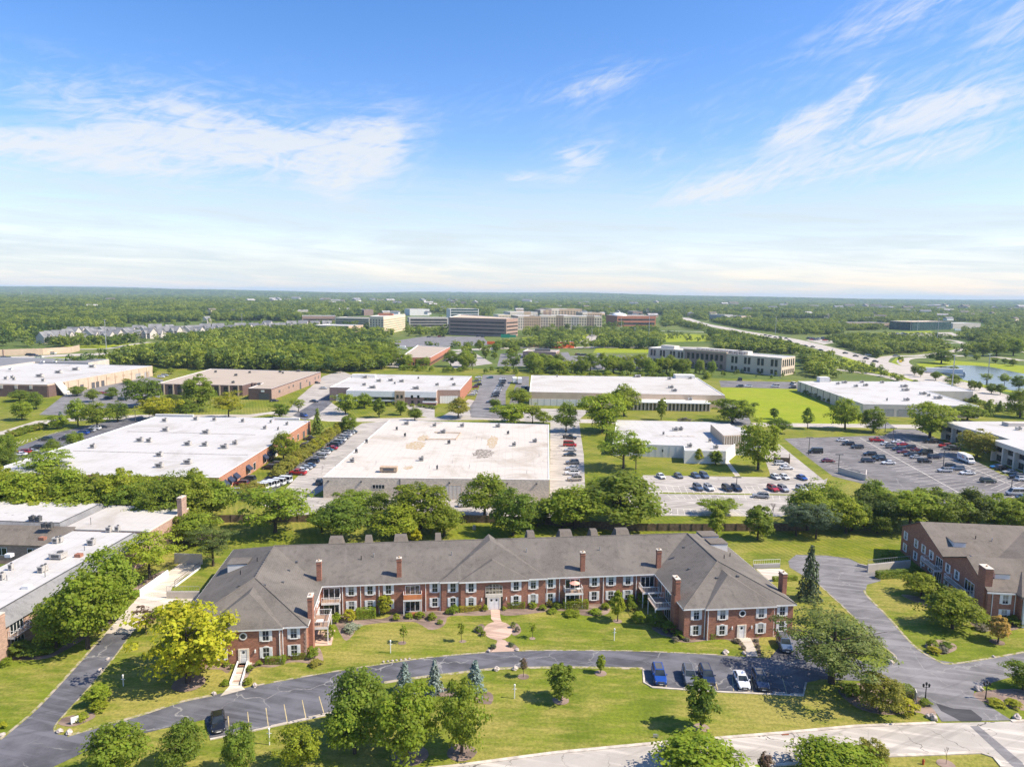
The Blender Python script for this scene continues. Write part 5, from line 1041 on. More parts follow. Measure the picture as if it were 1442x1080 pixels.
panel(e, P, 0, .218, .272, 2.9, 4.1, 'window', 'window glass', .05, ('offwhite paint', 4)); panel(e, P, 0, .42, .46, 2.8, 4.3, 'window', 'window glass', .05, ('offwhite paint', 2)); panel(e, P, 0, .505, .61, 0, 4.2, 'loading_door', 'offwhite paint', .06, ('tan wall', 6)); panel(e, P, 0, .325, .365, .1, 2.4, 'service_door', 'tan wall', .05)
for u in (.02, .165, .555, .81, .94): panel(e, P, 0, u, u+.007, 4.7, 5.1, 'wall_lamp', 'dark unit', .3)
for u in (.34, ): panel(e, P, 0, u-.002, u+.002, .2, 5.8, 'downspout', 'dark unit', .15)
for u in (.15, .3, .5, .7, .85): panel(e, P, 1, u, u+.03, 2.2, 3.6, 'window', 'window glass', .05)
# orange brick unit
e, P = flat('warehouse', 'orange brick unit with big white roof and dark awnings left of the clipped hedge', 'building', [(-152, 200), (-83.2, 197.3), (-83.1, 289), (-98.6, 289.5), (-98.6, 294.5), (-149.8, 294)], 4.9, 'orange brick', 'bright membrane', .25, .35)
i = 1 if abs(P[1][0]-P[2][0]) < 1 else 0
for u in (.03, .075, .12, .24, .29, .40, .45, .5, .57, .66, .73, .8):
    o = panel(e, P, i, u, u+.022, .5, 2.9, 'window', 'window glass', .05, ('white paint', 1))
for u in (.02, .065, .11, .22, .385, .43, .475, .56, .65):
    a, dr, L, rz = edge(e, P, i); q = a+dr*(u*L); MB().add([(0, -1.3, 2.3), (2.8, -1.3, 2.3), (2.8, 0, 3.5), (0, 0, 3.5), (0, -1.3, 2.), (2.8, -1.3, 2.), (0, 0, 2.), (2.8, 0, 2.)], [(0, 1, 2, 3), (4, 5, 1, 0), (0, 3, 6, 4), (1, 5, 7, 2)]).build('awning', 'blue awning', e, (q.x, q.y, 0), rz)
panel(e, P, i, .52, .545, 0, 2.4, 'door', 'white paint', .06); panel(e, P, i, .61, .635, 0, 2.4, 'door', 'white paint', .06)
for u in (.88, .94): panel(e, P, i, u, u+.03, 0, 2.6, 'arched_door', 'dark unit', .05)
for x, y, s in ((930, 455, 2.6), (935, 508, 3.), (1105, 447, 2.4), (1210, 450, 2.), (1163, 522, 3.4), (1370, 458, 1.8), (790, 567, 3.), (842, 570, 2.4), (525, 603, 2.2), (1060, 588, 3.), (1157, 592, 2.6), (1265, 605, 3.2), (1325, 583, 2.), (900, 650, 2.6), (1060, 692, 3.), (900, 712, 3.)): putunit(e, at('A', x, y, 5.), 4.9, s, s*.7, 1.3)
for t_, x, y, s in (('B', 668, 478, 1.9), ('B', 788, 457, 1.5), ('B', 700, 445, 1.2), ('B', 740, 485, 1.), ('B', 508, 562, 1.7)): putunit(e, at(t_, x, y, 5.), 4.9, s, s*.8, 1.1)
for a, b_ in (((345, 620), (1400, 645)), ((660, 510), (1442, 530))): p, q = at('A', *a, 4.95)-e.location, at('A', *b_, 4.95)-e.location; MB().tube([(p.x+4, p.y, 4.98), (min(q.x, 30), q.y, 4.98)], .16, 5).build('roof_joint', 'steel unit', e)
p = at('A', 985, 425, 5.)-e.location; MB().box(p.x-8, p.x+8, p.y-.6, p.y+.6, 4.9, 5.8).build('parapet_wall', 'white wall', e); p = at('B', 790, 427, 5.)-e.location; MB().box(p.x-6, p.x+5, p.y-.6, p.y+.6, 4.9, 5.8).build('parapet_wall', 'white wall', e)
# far-left tan warehouse with brown brick front
e, P = flat('warehouse', 'tan-walled warehouse with dark brown brick front and long white roof, farthest left', 'building', [(-330, 380), (-249.2, 377.5), (-243.5, 478), (-330, 486)], 6.6, 'tan wall', 'bright membrane', .3, .4)
fr = 0 if P[0][1] < 0 and P[1][1] < 0 else 0
panel(e, P, 0, 0, 1., 0, 6.2, 'brick_front', 'brown brick', .4); panel(e, P, 1, -.001, .13, 0, 6.2, 'brick_front', 'brown brick', .4)
for k in range(9): panel(e, P, 0, .08+k*.1, .1+k*.1, 4.4, 6.3, 'fin', 'pale grey wall', .55)
a, dr, L, rz = edge(e, P, 1); q = a+dr*6; MB().add([(0, -5.5, 0), (6, -5.5, 0), (4.5, -.4, 7.2), (-.5, -.4, 7.2), (0, -4.9, 0), (6, -4.9, 0), (4.5, .2, 7.2), (-.5, .2, 7.2)], [(0, 1, 2, 3), (7, 6, 5, 4), (0, 3, 7, 4), (1, 5, 6, 2), (3, 2, 6, 7)]).build('entrance_canopy', 'offwhite paint', e, (q.x, q.y, 0), rz)
MB().add([(2.1, -3.4, 3.05), (3.4, -3.4, 3.05), (3., -2.45, 4.4), (2.1, -2.45, 4.4)], [(0, 1, 2, 3)]).build('canopy_emblem', 'trim red', e, (q.x-.1, q.y, .03), rz)
for u in (.2, .26, .36, .40, .45, .5, .58, .66, .74, .92): panel(e, P, 1, u, u+.03, 0 if u < .5 or u > .85 else 3.5, 3.4 if u < .5 or u > .85 else 4.8, 'door' if u < .5 else 'window', 'dark unit' if u < .5 else 'tan box', .06)
for k in range(10): panel(e, P, 1, .16+k*.085, .162+k*.085, 0, 6.3, 'pilaster', 'brown wood', .1)
for u in (.8, .9): panel(e, P, 1, u, u+.06, 0, 3.8, 'loading_door', 'grey wall', .06, ('tan wall', 2))
for x, y, s in ((35, 218, 2.6), (70, 212, 2.2), (80, 222, 2.), (227, 203, 5.), (245, 230, 2.4), (332, 182, 5.), (430, 165, 5.2), (522, 150, 5.)): putunit(e, at('A', x, y, 6.7), 6.6, s, s*.7, 1.7)
e, P = flat('warehouse', 'grey-roofed warehouse behind the white roof at the far left', 'building', [(-420, 420), (-332, 420), (-331, 490), (-292, 486.5), (-292, 512), (-420, 520)], 7.4, 'pale grey wall', 'grey gravel roof', .3, .4)
for x, y in ((60, 165), (310, 122), (240, 123)): putunit(e, at('A', x, y, 7.5), 7.4, 3, 2, 1.1, 'white paint')
# brown brick warehouse
e, P = flat('warehouse', 'brown brick warehouse with flat tan gravel roof in front of the big wood', 'building', [(-198, 392), (-149, 389), (-148, 400), (-141.5, 400), (-141.5, 377.5), (-128.8, 376.5), (-124.8, 460), (-201, 471)], 6., 'brown brick', 'tan gravel roof', .2, .35)
for k in range(9): panel(e, P, 0, .03+k*.108, .075+k*.108, .2, 5.2, 'window', 'window glass', .05); panel(e, P, 0, .08+k*.108, .095+k*.108, 0, 5.9, 'pilaster', 'tan wall', .3)
n = [i for i in range(len(P)) if abs(P[i][0]-P[(i+1) % len(P)][0]) < 6 and abs(P[i][1]-P[(i+1) % len(P)][1]) > 40][0]
panel(e, P, n, 0, 1, 0, 5.6, 'brick_side', 'mauve brick', .1)
for u, w, z0, z1 in ((.12, .03, 2.5, 4.), (.3, .02, 3, 4.2), (.38, .025, 3, 4.2), (.52, .03, 0, 4), (.66, .02, 3, 4.2), (.72, .03, 0, 2.6), (.85, .02, 2.5, 4.2), (.93, .02, 2.5, 4.2)): panel(e, P, n, u, u+w, z0, z1, 'window' if z0 else 'door', 'dark unit', .16)
panel(e, P, n-1, .45, .9, 0, 3.6, 'loading_door', 'dark unit', .08); panel(e, P, n-1, .55, .7, 4.3, 5.3, 'sign_board', 'white paint', .08)
a, dr, L, rz = edge(e, P, 1); 
for k in range(4): panel(e, P, 2, .1+k*.25, .25+k*.25, 0, 6.3, 'fin', 'mauve brick', .8)
for x, y, s in ((400, 172, 1.8), (510, 190, 2.2), (585, 175, 1.8), (850, 167, 3.), (750, 172, 2.2), (635, 240, 2.2), (495, 230, 2.), (765, 178, 1.4)): putunit(e, at('B', x, y, 6.1), 6., s, s*.8, 1.1, 'dark unit')
# white-roofed office
e, P = flat('office_building', 'two-storey brick and white office with bright white roof left of the central car rows', 'building', [(-97.8, 377), (-86, 376), (-86, 366), (-39.2, 365), (-39.2, 371), (-27.5, 372.5), (-24.8, 436), (-96.8, 441)], 7., 'mauve brick', 'bright membrane', .35, .35)
panel(e, P, 2, 0, 1., 4.2, 7.3, 'white_fascia', 'white paint', .9); panel(e, P, 2, .02, .55, 2.7, 4.15, 'window_band', 'window glass', .4); panel(e, P, 2, .02, .55, 1.9, 2.65, 'spandrel', 'white wall', .8); panel(e, P, 2, .02, .55, 0.2, 1.6, 'window_band', 'window glass', .1)
panel(e, P, 2, .54, .65, 0, 7.4, 'entrance_tower', 'tan brick', 1.1)
for k in range(2): panel(e, P, 2, .56+k*.045, .585+k*.045, 3.7, 5.4, 'window', 'window glass', 1.14)
for k in range(2): panel(e, P, 2, .72+k*.07, .745+k*.07, 3.7, 5.4, 'window', 'window glass', .95); panel(e, P, 2, .72+k*.07, .745+k*.07, .4, 2.4, 'window', 'window glass', .12)
panel(e, P, 2, .87, .99, 2.4, 4.15, 'window_band', 'window glass', .95); panel(e, P, 2, .85, 1.01, 1.5, 2.3, 'balcony_front', 'white paint', 1.4); panel(e, P, 2, .85, 1.01, 1.35, 1.5, 'trim', 'trim red', 1.42)
panel(e, P, 4, .1, .9, .2, 4.2, 'loading_door', 'white paint', .08, ('pale grey wall', 7)); panel(e, P, 0, .3, .9, 0, 3.4, 'loading_door', 'white paint', .08)
n = [i for i in range(len(P)) if abs(P[i][0]-P[(i+1) % len(P)][0]) < 6 and abs(P[i][1]-P[(i+1) % len(P)][1]) > 40][0]; panel(e, P, n, .0, 1, 0, 6.7, 'brick_side', 'far red brick', .08)
for x, y, s in ((340, 117, 4.), (410, 135, 4.), (470, 132, 4.), (525, 137, 4.), (610, 122, 1.6), (780, 127, 3.), (378, 168, 5.), (598, 172, 5.), (705, 155, 3.), (790, 155, 3.), (490, 148, 1.6), (335, 155, 3.)): putunit(e, at('C', x, y, 7.1), 7., s, s*.6, 1.3)
MB().box(-34, -20, 34.5, 38, 7, 9.).build('penthouse', 'white wall', e)
# tan warehouse
e, P = flat('warehouse', 'tan warehouse with long white roof and columned low front beside the bright meadow', 'building', [(9.2, 369.4), (110.5, 364.6), (116.5, 444.7), (12.2, 446)], 6.9, 'tan wall', 'white membrane', .3, .35)
panel(e, P, 0, .0, .28, 0, 3.6, 'white_wall_panel', 'white wall', .12)
for k in range(8): panel(e, P, 0, .01+k*.033, .012+k*.033, 0, 3.6, 'panel_joint', 'grey wall', .14)
panel(e, P, 0, .29, .34, 0, 4.4, 'entry_bay', 'white paint', .8)
a, dr, L, rz = edge(e, P, 0); q = a+dr*(.49*L); lf = MB().box(0, 42, -9, -.05, 0, 3.9).build('low_front', 'tan wall', e, (q.x, q.y, 0), rz); MB().box(-.5, 42.5, -10.2, -.05, 3.9, 4.4).build('canopy', 'white paint', lf)
for k in range(22): MB().box(.6+k*1.92, 1.4+k*1.92, -9.06, -9, .3, 3.7).build('window', 'window glass', lf); MB().box(1.5+k*1.92, 1.75+k*1.92, -10, -9.7, 0, 3.9).build('column', 'offwhite paint', lf)
MB().box(-19., 0, -4, -.05, 0, 3.2).build('side_porch', 'tan wall', lf)
for x, y, s in ((570, 112, 5), (730, 125, 3.), (835, 122, 3), (738, 168, 4.), (755, 185, 4.), (160, 112, 1.2), (475, 160, 1.2)): putunit(e, at('D', x, y, 7.), 6.9, s, s*.6, 1.4)
p = at('D', 835, 230, 4.4); putunit(e, p, 4.3, 3., 2.2, 1.4); MB().box(40, 52, 34, 41, 0, 9.).build('rear_block', 'white wall', e)
# low white building with tan upper block
e, P = flat('office_building', 'low white-walled building with bright roof and brown louvred upper block behind the front car park', 'building', [xy(at('D', 440, 510, 0)), xy(at('D', 800, 523, 0)), xy(at('D', 805, 550, 0)), xy(at('D', 1015, 552, 0)), (83, 257), (92, 257), (95, 288), (84.7, 300), (45, 300)], 4.4, 'white wall', 'bright membrane', .2, .3)
q = [at('D', 940, 348, 8.)-e.location, at('D', 1005, 405, 8.)-e.location, at('D', 1110, 402, 8.)-e.location]; ux = [q[1], q[2], q[2]+(q[0]-q[1]), q[0]]
MB().prism([xy(v) for v in ux], 3., 7.8, 0, 1).build('upper_block', ['tan wall', 'white membrane'], e)
a = ux[0]; dr = Vector((ux[1]-ux[0]).xy).normalized(); 
for k in range(9):
    p = ux[0].lerp(ux[1], (k+.5)/9); MB().obox((p.x-.1, p.y, 4.6), .2, .9, 3., math.atan2(dr.y, dr.x)+math.pi/2*0).build('louvre', 'offwhite paint', e)
    p = ux[1].lerp(ux[2], (k+.5)/9); MB().obox((p.x, p.y-.05, 4.6), .9, .25, 2.6, 0).build('louvre', 'offwhite paint', e)
q = at('D', 1045, 500, 0)-e.location; MB().box(q.x-5, q.x+9, q.y-1, q.y+4, 0, 4.).build('entrance_wing', 'brown brick', e); MB().add([(q.x-5.8, q.y-4, 2.6), (q.x-2.6, q.y-4, 2.6), (q.x-2.6, q.y-1, 3.8), (q.x-5.8, q.y-1, 3.8)], [(0, 1, 2, 3)]).build('awning', 'sign blue', e)
panel(e, P, 0, .7, .72, 2., 3., 'window', 'window glass', .05)
for k in range(10): panel(e, P, 0, .05+k*.095, .052+k*.095, .1, 4.3, 'panel_joint', 'pale grey wall', .05)
for x, y, s in ((760, 383, 3.), (785, 381, 3.), (833, 467, 2.2), (965, 475, 2.2), (935, 440, 1.3), (700, 405, 1.)): putunit(e, at('D', x, y, 4.5), 4.4, s, s*.7, 1.2)
for k in range(4): q = at('D', 735+k*35, 412, 4.45)-e.location; MB().box(q.x-1.2, q.x+1.2, q.y-.8, q.y+.8, 4.4, 4.62).build('skylight', 'pale grey wall', e)
# warehouse right of the meadow
e, P = flat('warehouse', 'grey-walled warehouse with big white roof between the bright meadow and the highway', 'building', [(173.7, 347), (229, 344), (236, 400), (262, 400), (270, 446), (178.3, 440)], 5.9, 'pale grey wall', 'bright membrane', .25, .35)
for k in range(3): panel(e, P, 0, .14+k*.17, .27+k*.17, 0, 4., 'loading_door', 'grey wall', .07, ('pale grey wall', 2))
panel(e, P, 0, .05, .08, 0, 2.5, 'door', 'white paint', .07)
for k in range(9): panel(e, P, len(P)-1, .05+k*.1, .055+k*.1, 0, 5.7, 'downspout', 'dark unit', .15)
for x, y, s in ((405, 142, 3.), (452, 157, 2.6), (487, 150, 4.), (548, 170, 3.), (580, 148, 3.), (600, 165, 3.5), (687, 150, 3.), (805, 170, 5.), (812, 190, 5.), (817, 243, 3.5), (905, 210, 4.5), (935, 220, 2.), (985, 232, 5.), (713, 243, 1.)): putunit(e, at('E', x, y, 6.), 5.9, s, s*.6, 1.4)
MB().box(-34, -28, 41, 46, 5.9, 9.).build('penthouse', 'white wall', e)
# modern office at the right edge
e, P = flat('office_building', 'modern two-storey office with overhanging white roof and recessed glass bands by the big parking lot', 'building', [(180.5, 291), (181.5, 266), (184, 266), (183, 254), (176, 253), (174, 222), (240, 222), (240, 295)], 6., 'pale grey wall', 'bright membrane', .2, .3)
MB().prism([(p[0]*1.0+(-1.6 if p[0] < 0 else 1), p[1]) for p in P], 6.0, 7.6, 0, 1).build('roof_overhang', ['offwhite paint', 'bright membrane'], e)
for i in range(len(P)):
    a, dr, L, rz = edge(e, P, i)
    if abs(dr.y) > .9 and a.x < 0 and L > 8:
        n = int(L/6)
        for k in range(n+1): q = a+dr*(L*k/max(1, n)); MB().box(-.35, .35, -1.5, -.02, 0, 6.).build('column', 'offwhite paint', e, (q.x, q.y, 0), rz)
        for k in range(n): panel(e, P, i, (k+.12)/n, (k+.88)/n, .3, 2.5, 'window_band', 'window glass', .05); panel(e, P, i, (k+.12)/n, (k+.88)/n, 3.7, 5.6, 'window_band', 'window glass', .05)
q = at('S', 1160, 150, 7.7)-e.location; MB().box(q.x-4, q.x+14, q.y-1.5, q.y+2.5, 7.6, 9.).build('plant_screen', 'pale grey wall', e); putunit(e, at('S', 1190, 195, 7.7), 7.6, 2.5, 2, 1.)
# three-storey pale office block
p0, p1, p2 = at('H', 622, 437, 0), at('H', 1297, 505, 0), at('H', 1387, 487, 0); dd = (p2-p1); d3 = dd.normalized()*26
e, P = flat('office_building', 'long pale stone three-storey office block with tall dark windows', 'building', [xy(p0), xy(p1), xy(p1+d3), xy(p0+d3)], 13., 'beige stone', 'white membrane', .5, .5)
panel(e, P, 0, .31, .62, 0, 13.6, 'centre_bay', 'mauve brick', .9); panel(e, P, 0, .3, .63, 13.6, 15., 'cornice', 'tan wall', 1.3)
for k in range(8): panel(e, P, 0, .33+k*.036, .35+k*.036, 7.4, 12, 'window', 'window glass', 1.); panel(e, P, 0, .33+k*.036, .35+k*.036, 1.2, 4.6, 'window', 'window glass', 1.)
for u0_ in (.02, .10, .185, .25, .66, .75, .84, .93):
    for k in range(2): panel(e, P, 0, u0_+k*.026, u0_+.017+k*.026, 6.8, 12, 'window', 'window glass', .1); panel(e, P, 0, u0_+k*.026, u0_+.017+k*.026, 1.2, 4.4, 'window', 'window glass', .1)
for k in range(6): panel(e, P, 1, .06+k*.155, .15+k*.155, 6.8, 12, 'window', 'window glass', .1); panel(e, P, 1, .06+k*.155, .15+k*.155, 1.2, 4.4, 'window', 'window glass', .1)
mid = lambda u, v: (p0.lerp(p1, u)+dd.normalized()*v)-e.location
ang = math.atan2((p1-p0).y, (p1-p0).x)
for u, L in ((.12, 14), (.52, 40), (.7, 10)): q = mid(u, 13); MB().obox((q.x, q.y, 13), L, 7, 2.6, ang).build('roof_plant', 'offwhite paint', e)
for k in range(10): q = mid(.4+k*.035, 8); roofunit(e, q.x, q.y, 13, 2.5, 2.5, 1.8, 'steel unit')
# ------------------------------------------------------------------ mid-distance buildings
def block(name, label, pts, h, wall, roof, bands=(), bays=0, glass='far glass', sides=(0, 1), punched=None):
    e, P = flat(name, label, 'building', [xy(p) for p in pts], h, wall, roof, .6, .6)
    for i in sides:
        for z0, z1 in bands: panel(e, P, i, .03, .97, z0, z1, 'window_band', glass, .15)
        if punched:
            nb = punched[0] if i == sides[0] else max(2, int(punched[0]*edge(e, P, i)[2]/edge(e, P, sides[0])[2]))
            for z in punched[2]:
                for k in range(nb): panel(e, P, i, (k+.28)/nb, (k+.72)/nb, z, z+punched[1], 'window', glass, .12)
    if punched and 'apartment' in label:
        n = max(4, punched[0]//3)
        for k in range(0, n, 2): panel(e, P, 0, k/n, (k+1)/n, 0, h+(1.5 if k % 4 else 0), 'bay', 'tan brick' if k % 4 else 'stone trim', .08)
    return e, P
def quad_at(t_, a, b_, depth): p, q = at(t_, *a), at(t_, *b_); d = (q-p).normalized(); n = Vector((-d.y, d.x, 0))*depth; return [p, q, q+n, p+n]
block('hotel', 'tall cream hotel block with rows of small square windows', [at('J', 292, 290), at('J', 435, 296), at('J', 655, 250), at('J', 500, 240)], 24, 'cream wall', 'white membrane', sides=(0, 1), punched=(5, 1.7, [2+k*3.3 for k in range(6)]))
e = [o for o in COL.objects if o.name == "hotel"][0]
MB().box(-14, 8, -4, 6, 24, 27).build('roof_plant', 'far red brick', e)
block('office_building', 'dark glass office partly behind trees right of the cream hotel', quad_at('J', (695, 225), (1090, 225), 30), 16, 'pale grey wall', 'grey gravel roof', [(2, 5), (6.5, 9.5), (11, 14.5)], sides=(0, 1))
block('office_building', 'wide dark brown brick office with glass centre in front of the green-glass one', [at('K', -145, 240), at('K', 272, 256), at('K', 356, 246), at('K', -60, 205)], 24, 'mauve brick', 'tan wall', [(3, 4.8), (8, 9.8), (13, 14.8), (18, 19.8)], sides=(0, 1))
e, P = block('office_building', 'green-glass and white stepped office behind the dark brown one', quad_at('J', (1110, 200), (1400, 200), 40), 29, 'white wall', 'bright membrane', [(6+k*5, 9.5+k*5) for k in range(5)], glass='teal glass')
block('office_building', 'low red brick office left of the cream hotel', quad_at('G', (165, 240), (335, 240), 40), 14, 'mauve brick', 'grey gravel roof', [(3, 5.5), (7, 9.5)])
block('office_building', 'pale banded parking deck beside the cream hotel', quad_at('G', (330, 245), (505, 250), 40), 13, 'cream wall', 'tan gravel roof', [(2, 4), (5.5, 7.5), (9, 11)])
block('pavilion', 'low building with shining white roof left of the cream hotel', quad_at('G', (225, 278), (400, 283), 45), 9, 'tan wall', 'bright membrane', [(2, 5)])
block('apartment_building', 'grey and beige apartment block at the centre of the far town', quad_at('K', (520, 200), (965, 205), 45), 22, 'cream wall', 'white membrane', sides=(0,), punched=(24, 2.6, [3, 7.5, 12, 16.5]))
block('apartment_building', 'brick apartment block between the dark office and the beige block', quad_at('K', (357, 205), (520, 205), 50), 22, 'tan brick', 'white membrane', sides=(0,), punched=(10, 2.6, [3, 7.5, 12, 16.5]))
block('apartment_building', 'pink-topped apartment block behind the beige one', quad_at('K', (600, 118), (820, 118), 50), 22, 'tan brick', 'white membrane', sides=(0,), punched=(10, 3, [4, 9, 14]))
block('apartment_building', 'grey apartment block farther left behind the brick one', quad_at('K', (300, 135), (500, 135), 50), 18, 'pale grey wall', 'white membrane', sides=(0,), punched=(10, 3, [4, 9]))
for k_, (x0, x1, y0, dp, h, m_, l) in enumerate(((825, 965, 135, 40, 17, 'tan brick', 'tan apartment block at the right end behind the beige one'), (520, 600, 120, 40, 20, 'mauve brick', 'brown block left of the pink-topped apartments'), (215, 300, 150, 40, 15, 'cream wall', 'cream low block behind the dark brown office'), (1060, 1110, 125, 30, 14, 'pale grey wall', 'small grey block left of the red brick hall'), (1190, 1260, 105, 30, 13, 'mauve brick', 'brown block behind the red brick hall'))):
    block('office_building', l, quad_at('K', (x0, y0), (x1, y0), dp), h, m_, 'white membrane', sides=(0,), punched=(8, 2.2, [3, 7, 11]))
e, P = block('hall', 'wide red brick hall with a white domed roof', quad_at('K', (1075, 178), (1355, 178), 55), 19, 'far red brick', 'tan gravel roof', [(3, 7), (11, 14)])
MB().ball((-22, 0, 18.5), 15, 15, 6, 0, 16, 8).build('dome', 'dome white', e, smooth=True)
block('shop_building', 'brick shop row with flat tan roof and a green-banded corner', [at('J', 600, 612), at('J', 910, 612), at('J', 1110, 490), at('J', 780, 470)], 6, 'far red brick', 'tan gravel roof', sides=(0, 1), punched=(10, 2.2, [.5]))
block('shop_building', 'small brick restaurant with dark roof units left of the orange-topped shed', quad_at('K', (392, 410), (632, 417), 26), 6, 'mauve brick', 'tan gravel roof', sides=(0,), punched=(9, 2, [1]))
p = at('K', 515, 345, 6); MB().box(-6, 8, -3, 4, 6, 8).build('roof_plant', 'dark unit', [o for o in COL.objects if o.name.startswith('shop_building')][-1])
block('shed', 'long low shed with a bright orange fascia', quad_at('K', (625, 335), (765, 335), 14), 6, 'orange fascia', 'white membrane')
block('office_building', 'low brown-roofed building beyond the highway, left one', quad_at('I', (190, 245), (450, 245), 40), 9, 'tan wall', 'brown shingle')
block('office_building', 'low brown-roofed building beyond the highway, right one', quad_at('I', (545, 258), (758, 258), 40), 9, 'tan brick', 'brown shingle', [(1, 4)])
block('office_building', 'low dark teal glass office beyond the highway', quad_at('I', (872, 272), (1070, 268), 45), 15, 'teal glass', 'tan wall', [(2, 12)], glass='teal glass')
block('office_building', 'pale low building at the right behind the teal office', quad_at('I', (1080, 262), (1220, 262), 40), 10, 'pale grey wall', 'white membrane')
block('office_building', 'white building far off among the right-hand treetops', quad_at('I', (960, 160), (1060, 160), 60), 20, 'white wall', 'bright membrane')
block('office_building', 'grey-roofed building among trees left of the highway', quad_at('H', (930, 215), (1010, 218), 40), 12, 'grey wall', 'white membrane'); block('office_building', 'rust-roofed building among trees left of the highway', quad_at('H', (1025, 215), (1095, 218), 40), 9, 'tan wall', 'brown shingle')
block('office_building', 'low white-fronted building far behind the dark glass office', quad_at('J', (700, 105), (900, 105), 60), 16, 'white wall', 'brown shingle'); block('office_building', 'brown roof among trees behind the cream hotel', quad_at('J', (235, 105), (330, 105), 60), 14, 'mauve brick', 'brown shingle')
block('office_building', 'pale grey building behind the red brick office at the left of town', quad_at('G', (120, 200), (195, 200), 40), 14, 'pale grey wall', 'grey gravel roof')
# townhouses beyond the wood
def house_mesh():
    e = thing('townhouse', '', 'house'); gableblock(e, -6, 6, -5, 5, 0, 0, 0, 11, 6, 'pale grey wall', 'grey shingle', .5)
    MB().add([(-2.5, -7, 0), (2.5, -7, 0), (2.5, -7, 5.5), (0, -7, 8.6), (-2.5, -7, 5.5), (-2.5, 0, 0), (2.5, 0, 0), (2.5, 0, 5.5), (0, 0, 8.6), (-2.5, 0, 5.5)], [(0, 1, 2, 3, 4), (0, 4, 9, 5), (1, 6, 7, 2)]).build('front_gable', 'pale grey wall', e)
    MB().add([(-3, -7.4, 5.1), (0, -7.4, 9), (3, -7.4, 5.1), (-3, 0, 5.1), (0, 0, 9), (3, 0, 5.1)], [(0, 1, 4, 3), (1, 2, 5, 4)]).build('gable_roof', 'grey shingle', e)
    for x in (-4.2, 0, 4.2):
        y = -7.06 if x == 0 else -5.06
        for z in (1, 3.8): MB().box(x-.6, x+.6, y, y+.05, z, z+1.4).build('window', 'window glass', e)
    return e
h0 = house_mesh(); first = True
TH = [(232, 335), (265, 330), (300, 325), (340, 318), (375, 312), (400, 308), (430, 300), (455, 322), (480, 300), (500, 318), (520, 300), (550, 325), (560, 300), (590, 320), (610, 300), (640, 318), (660, 300), (690, 312), (705, 292), (730, 300), (760, 312), (790, 292), (800, 310), (830, 300), (860, 292), (890, 300), (920, 292), (950, 298), (985, 290), (1010, 298), (1045, 285), (1070, 292), (1110, 285), (1140, 290), (1180, 285), (1220, 280), (1260, 282), (1290, 275), (1320, 280), (1360, 268), (1390, 275), (1430, 268), (1480, 265), (1540, 262), (1600, 262), (1660, 262)]
for x, y in TH:
    p = at('F', x, y); o = h0 if first else copy_tree(h0); first = False
    o.location = (p.x, p.y, 0); o.rotation_euler = (0, 0, R(rnd.choice((-20, 10, 75, -10, 25, 95, 180)))); s = rnd.uniform(.95, 1.25); o.scale = (s, s, s)
    o['label'] = 'pale townhouse with grey gabled roof in the dense cluster beyond the big wood'; o['group'] = 'townhouses beyond the big wood'
o = copy_tree(h0); p = at('F', 1050, 235); o.location = (p.x, p.y, 0); o['label'] = 'pinkish house standing alone among treetops above the townhouse cluster'; o['group'] = 'houses among treetops'
del o['group']
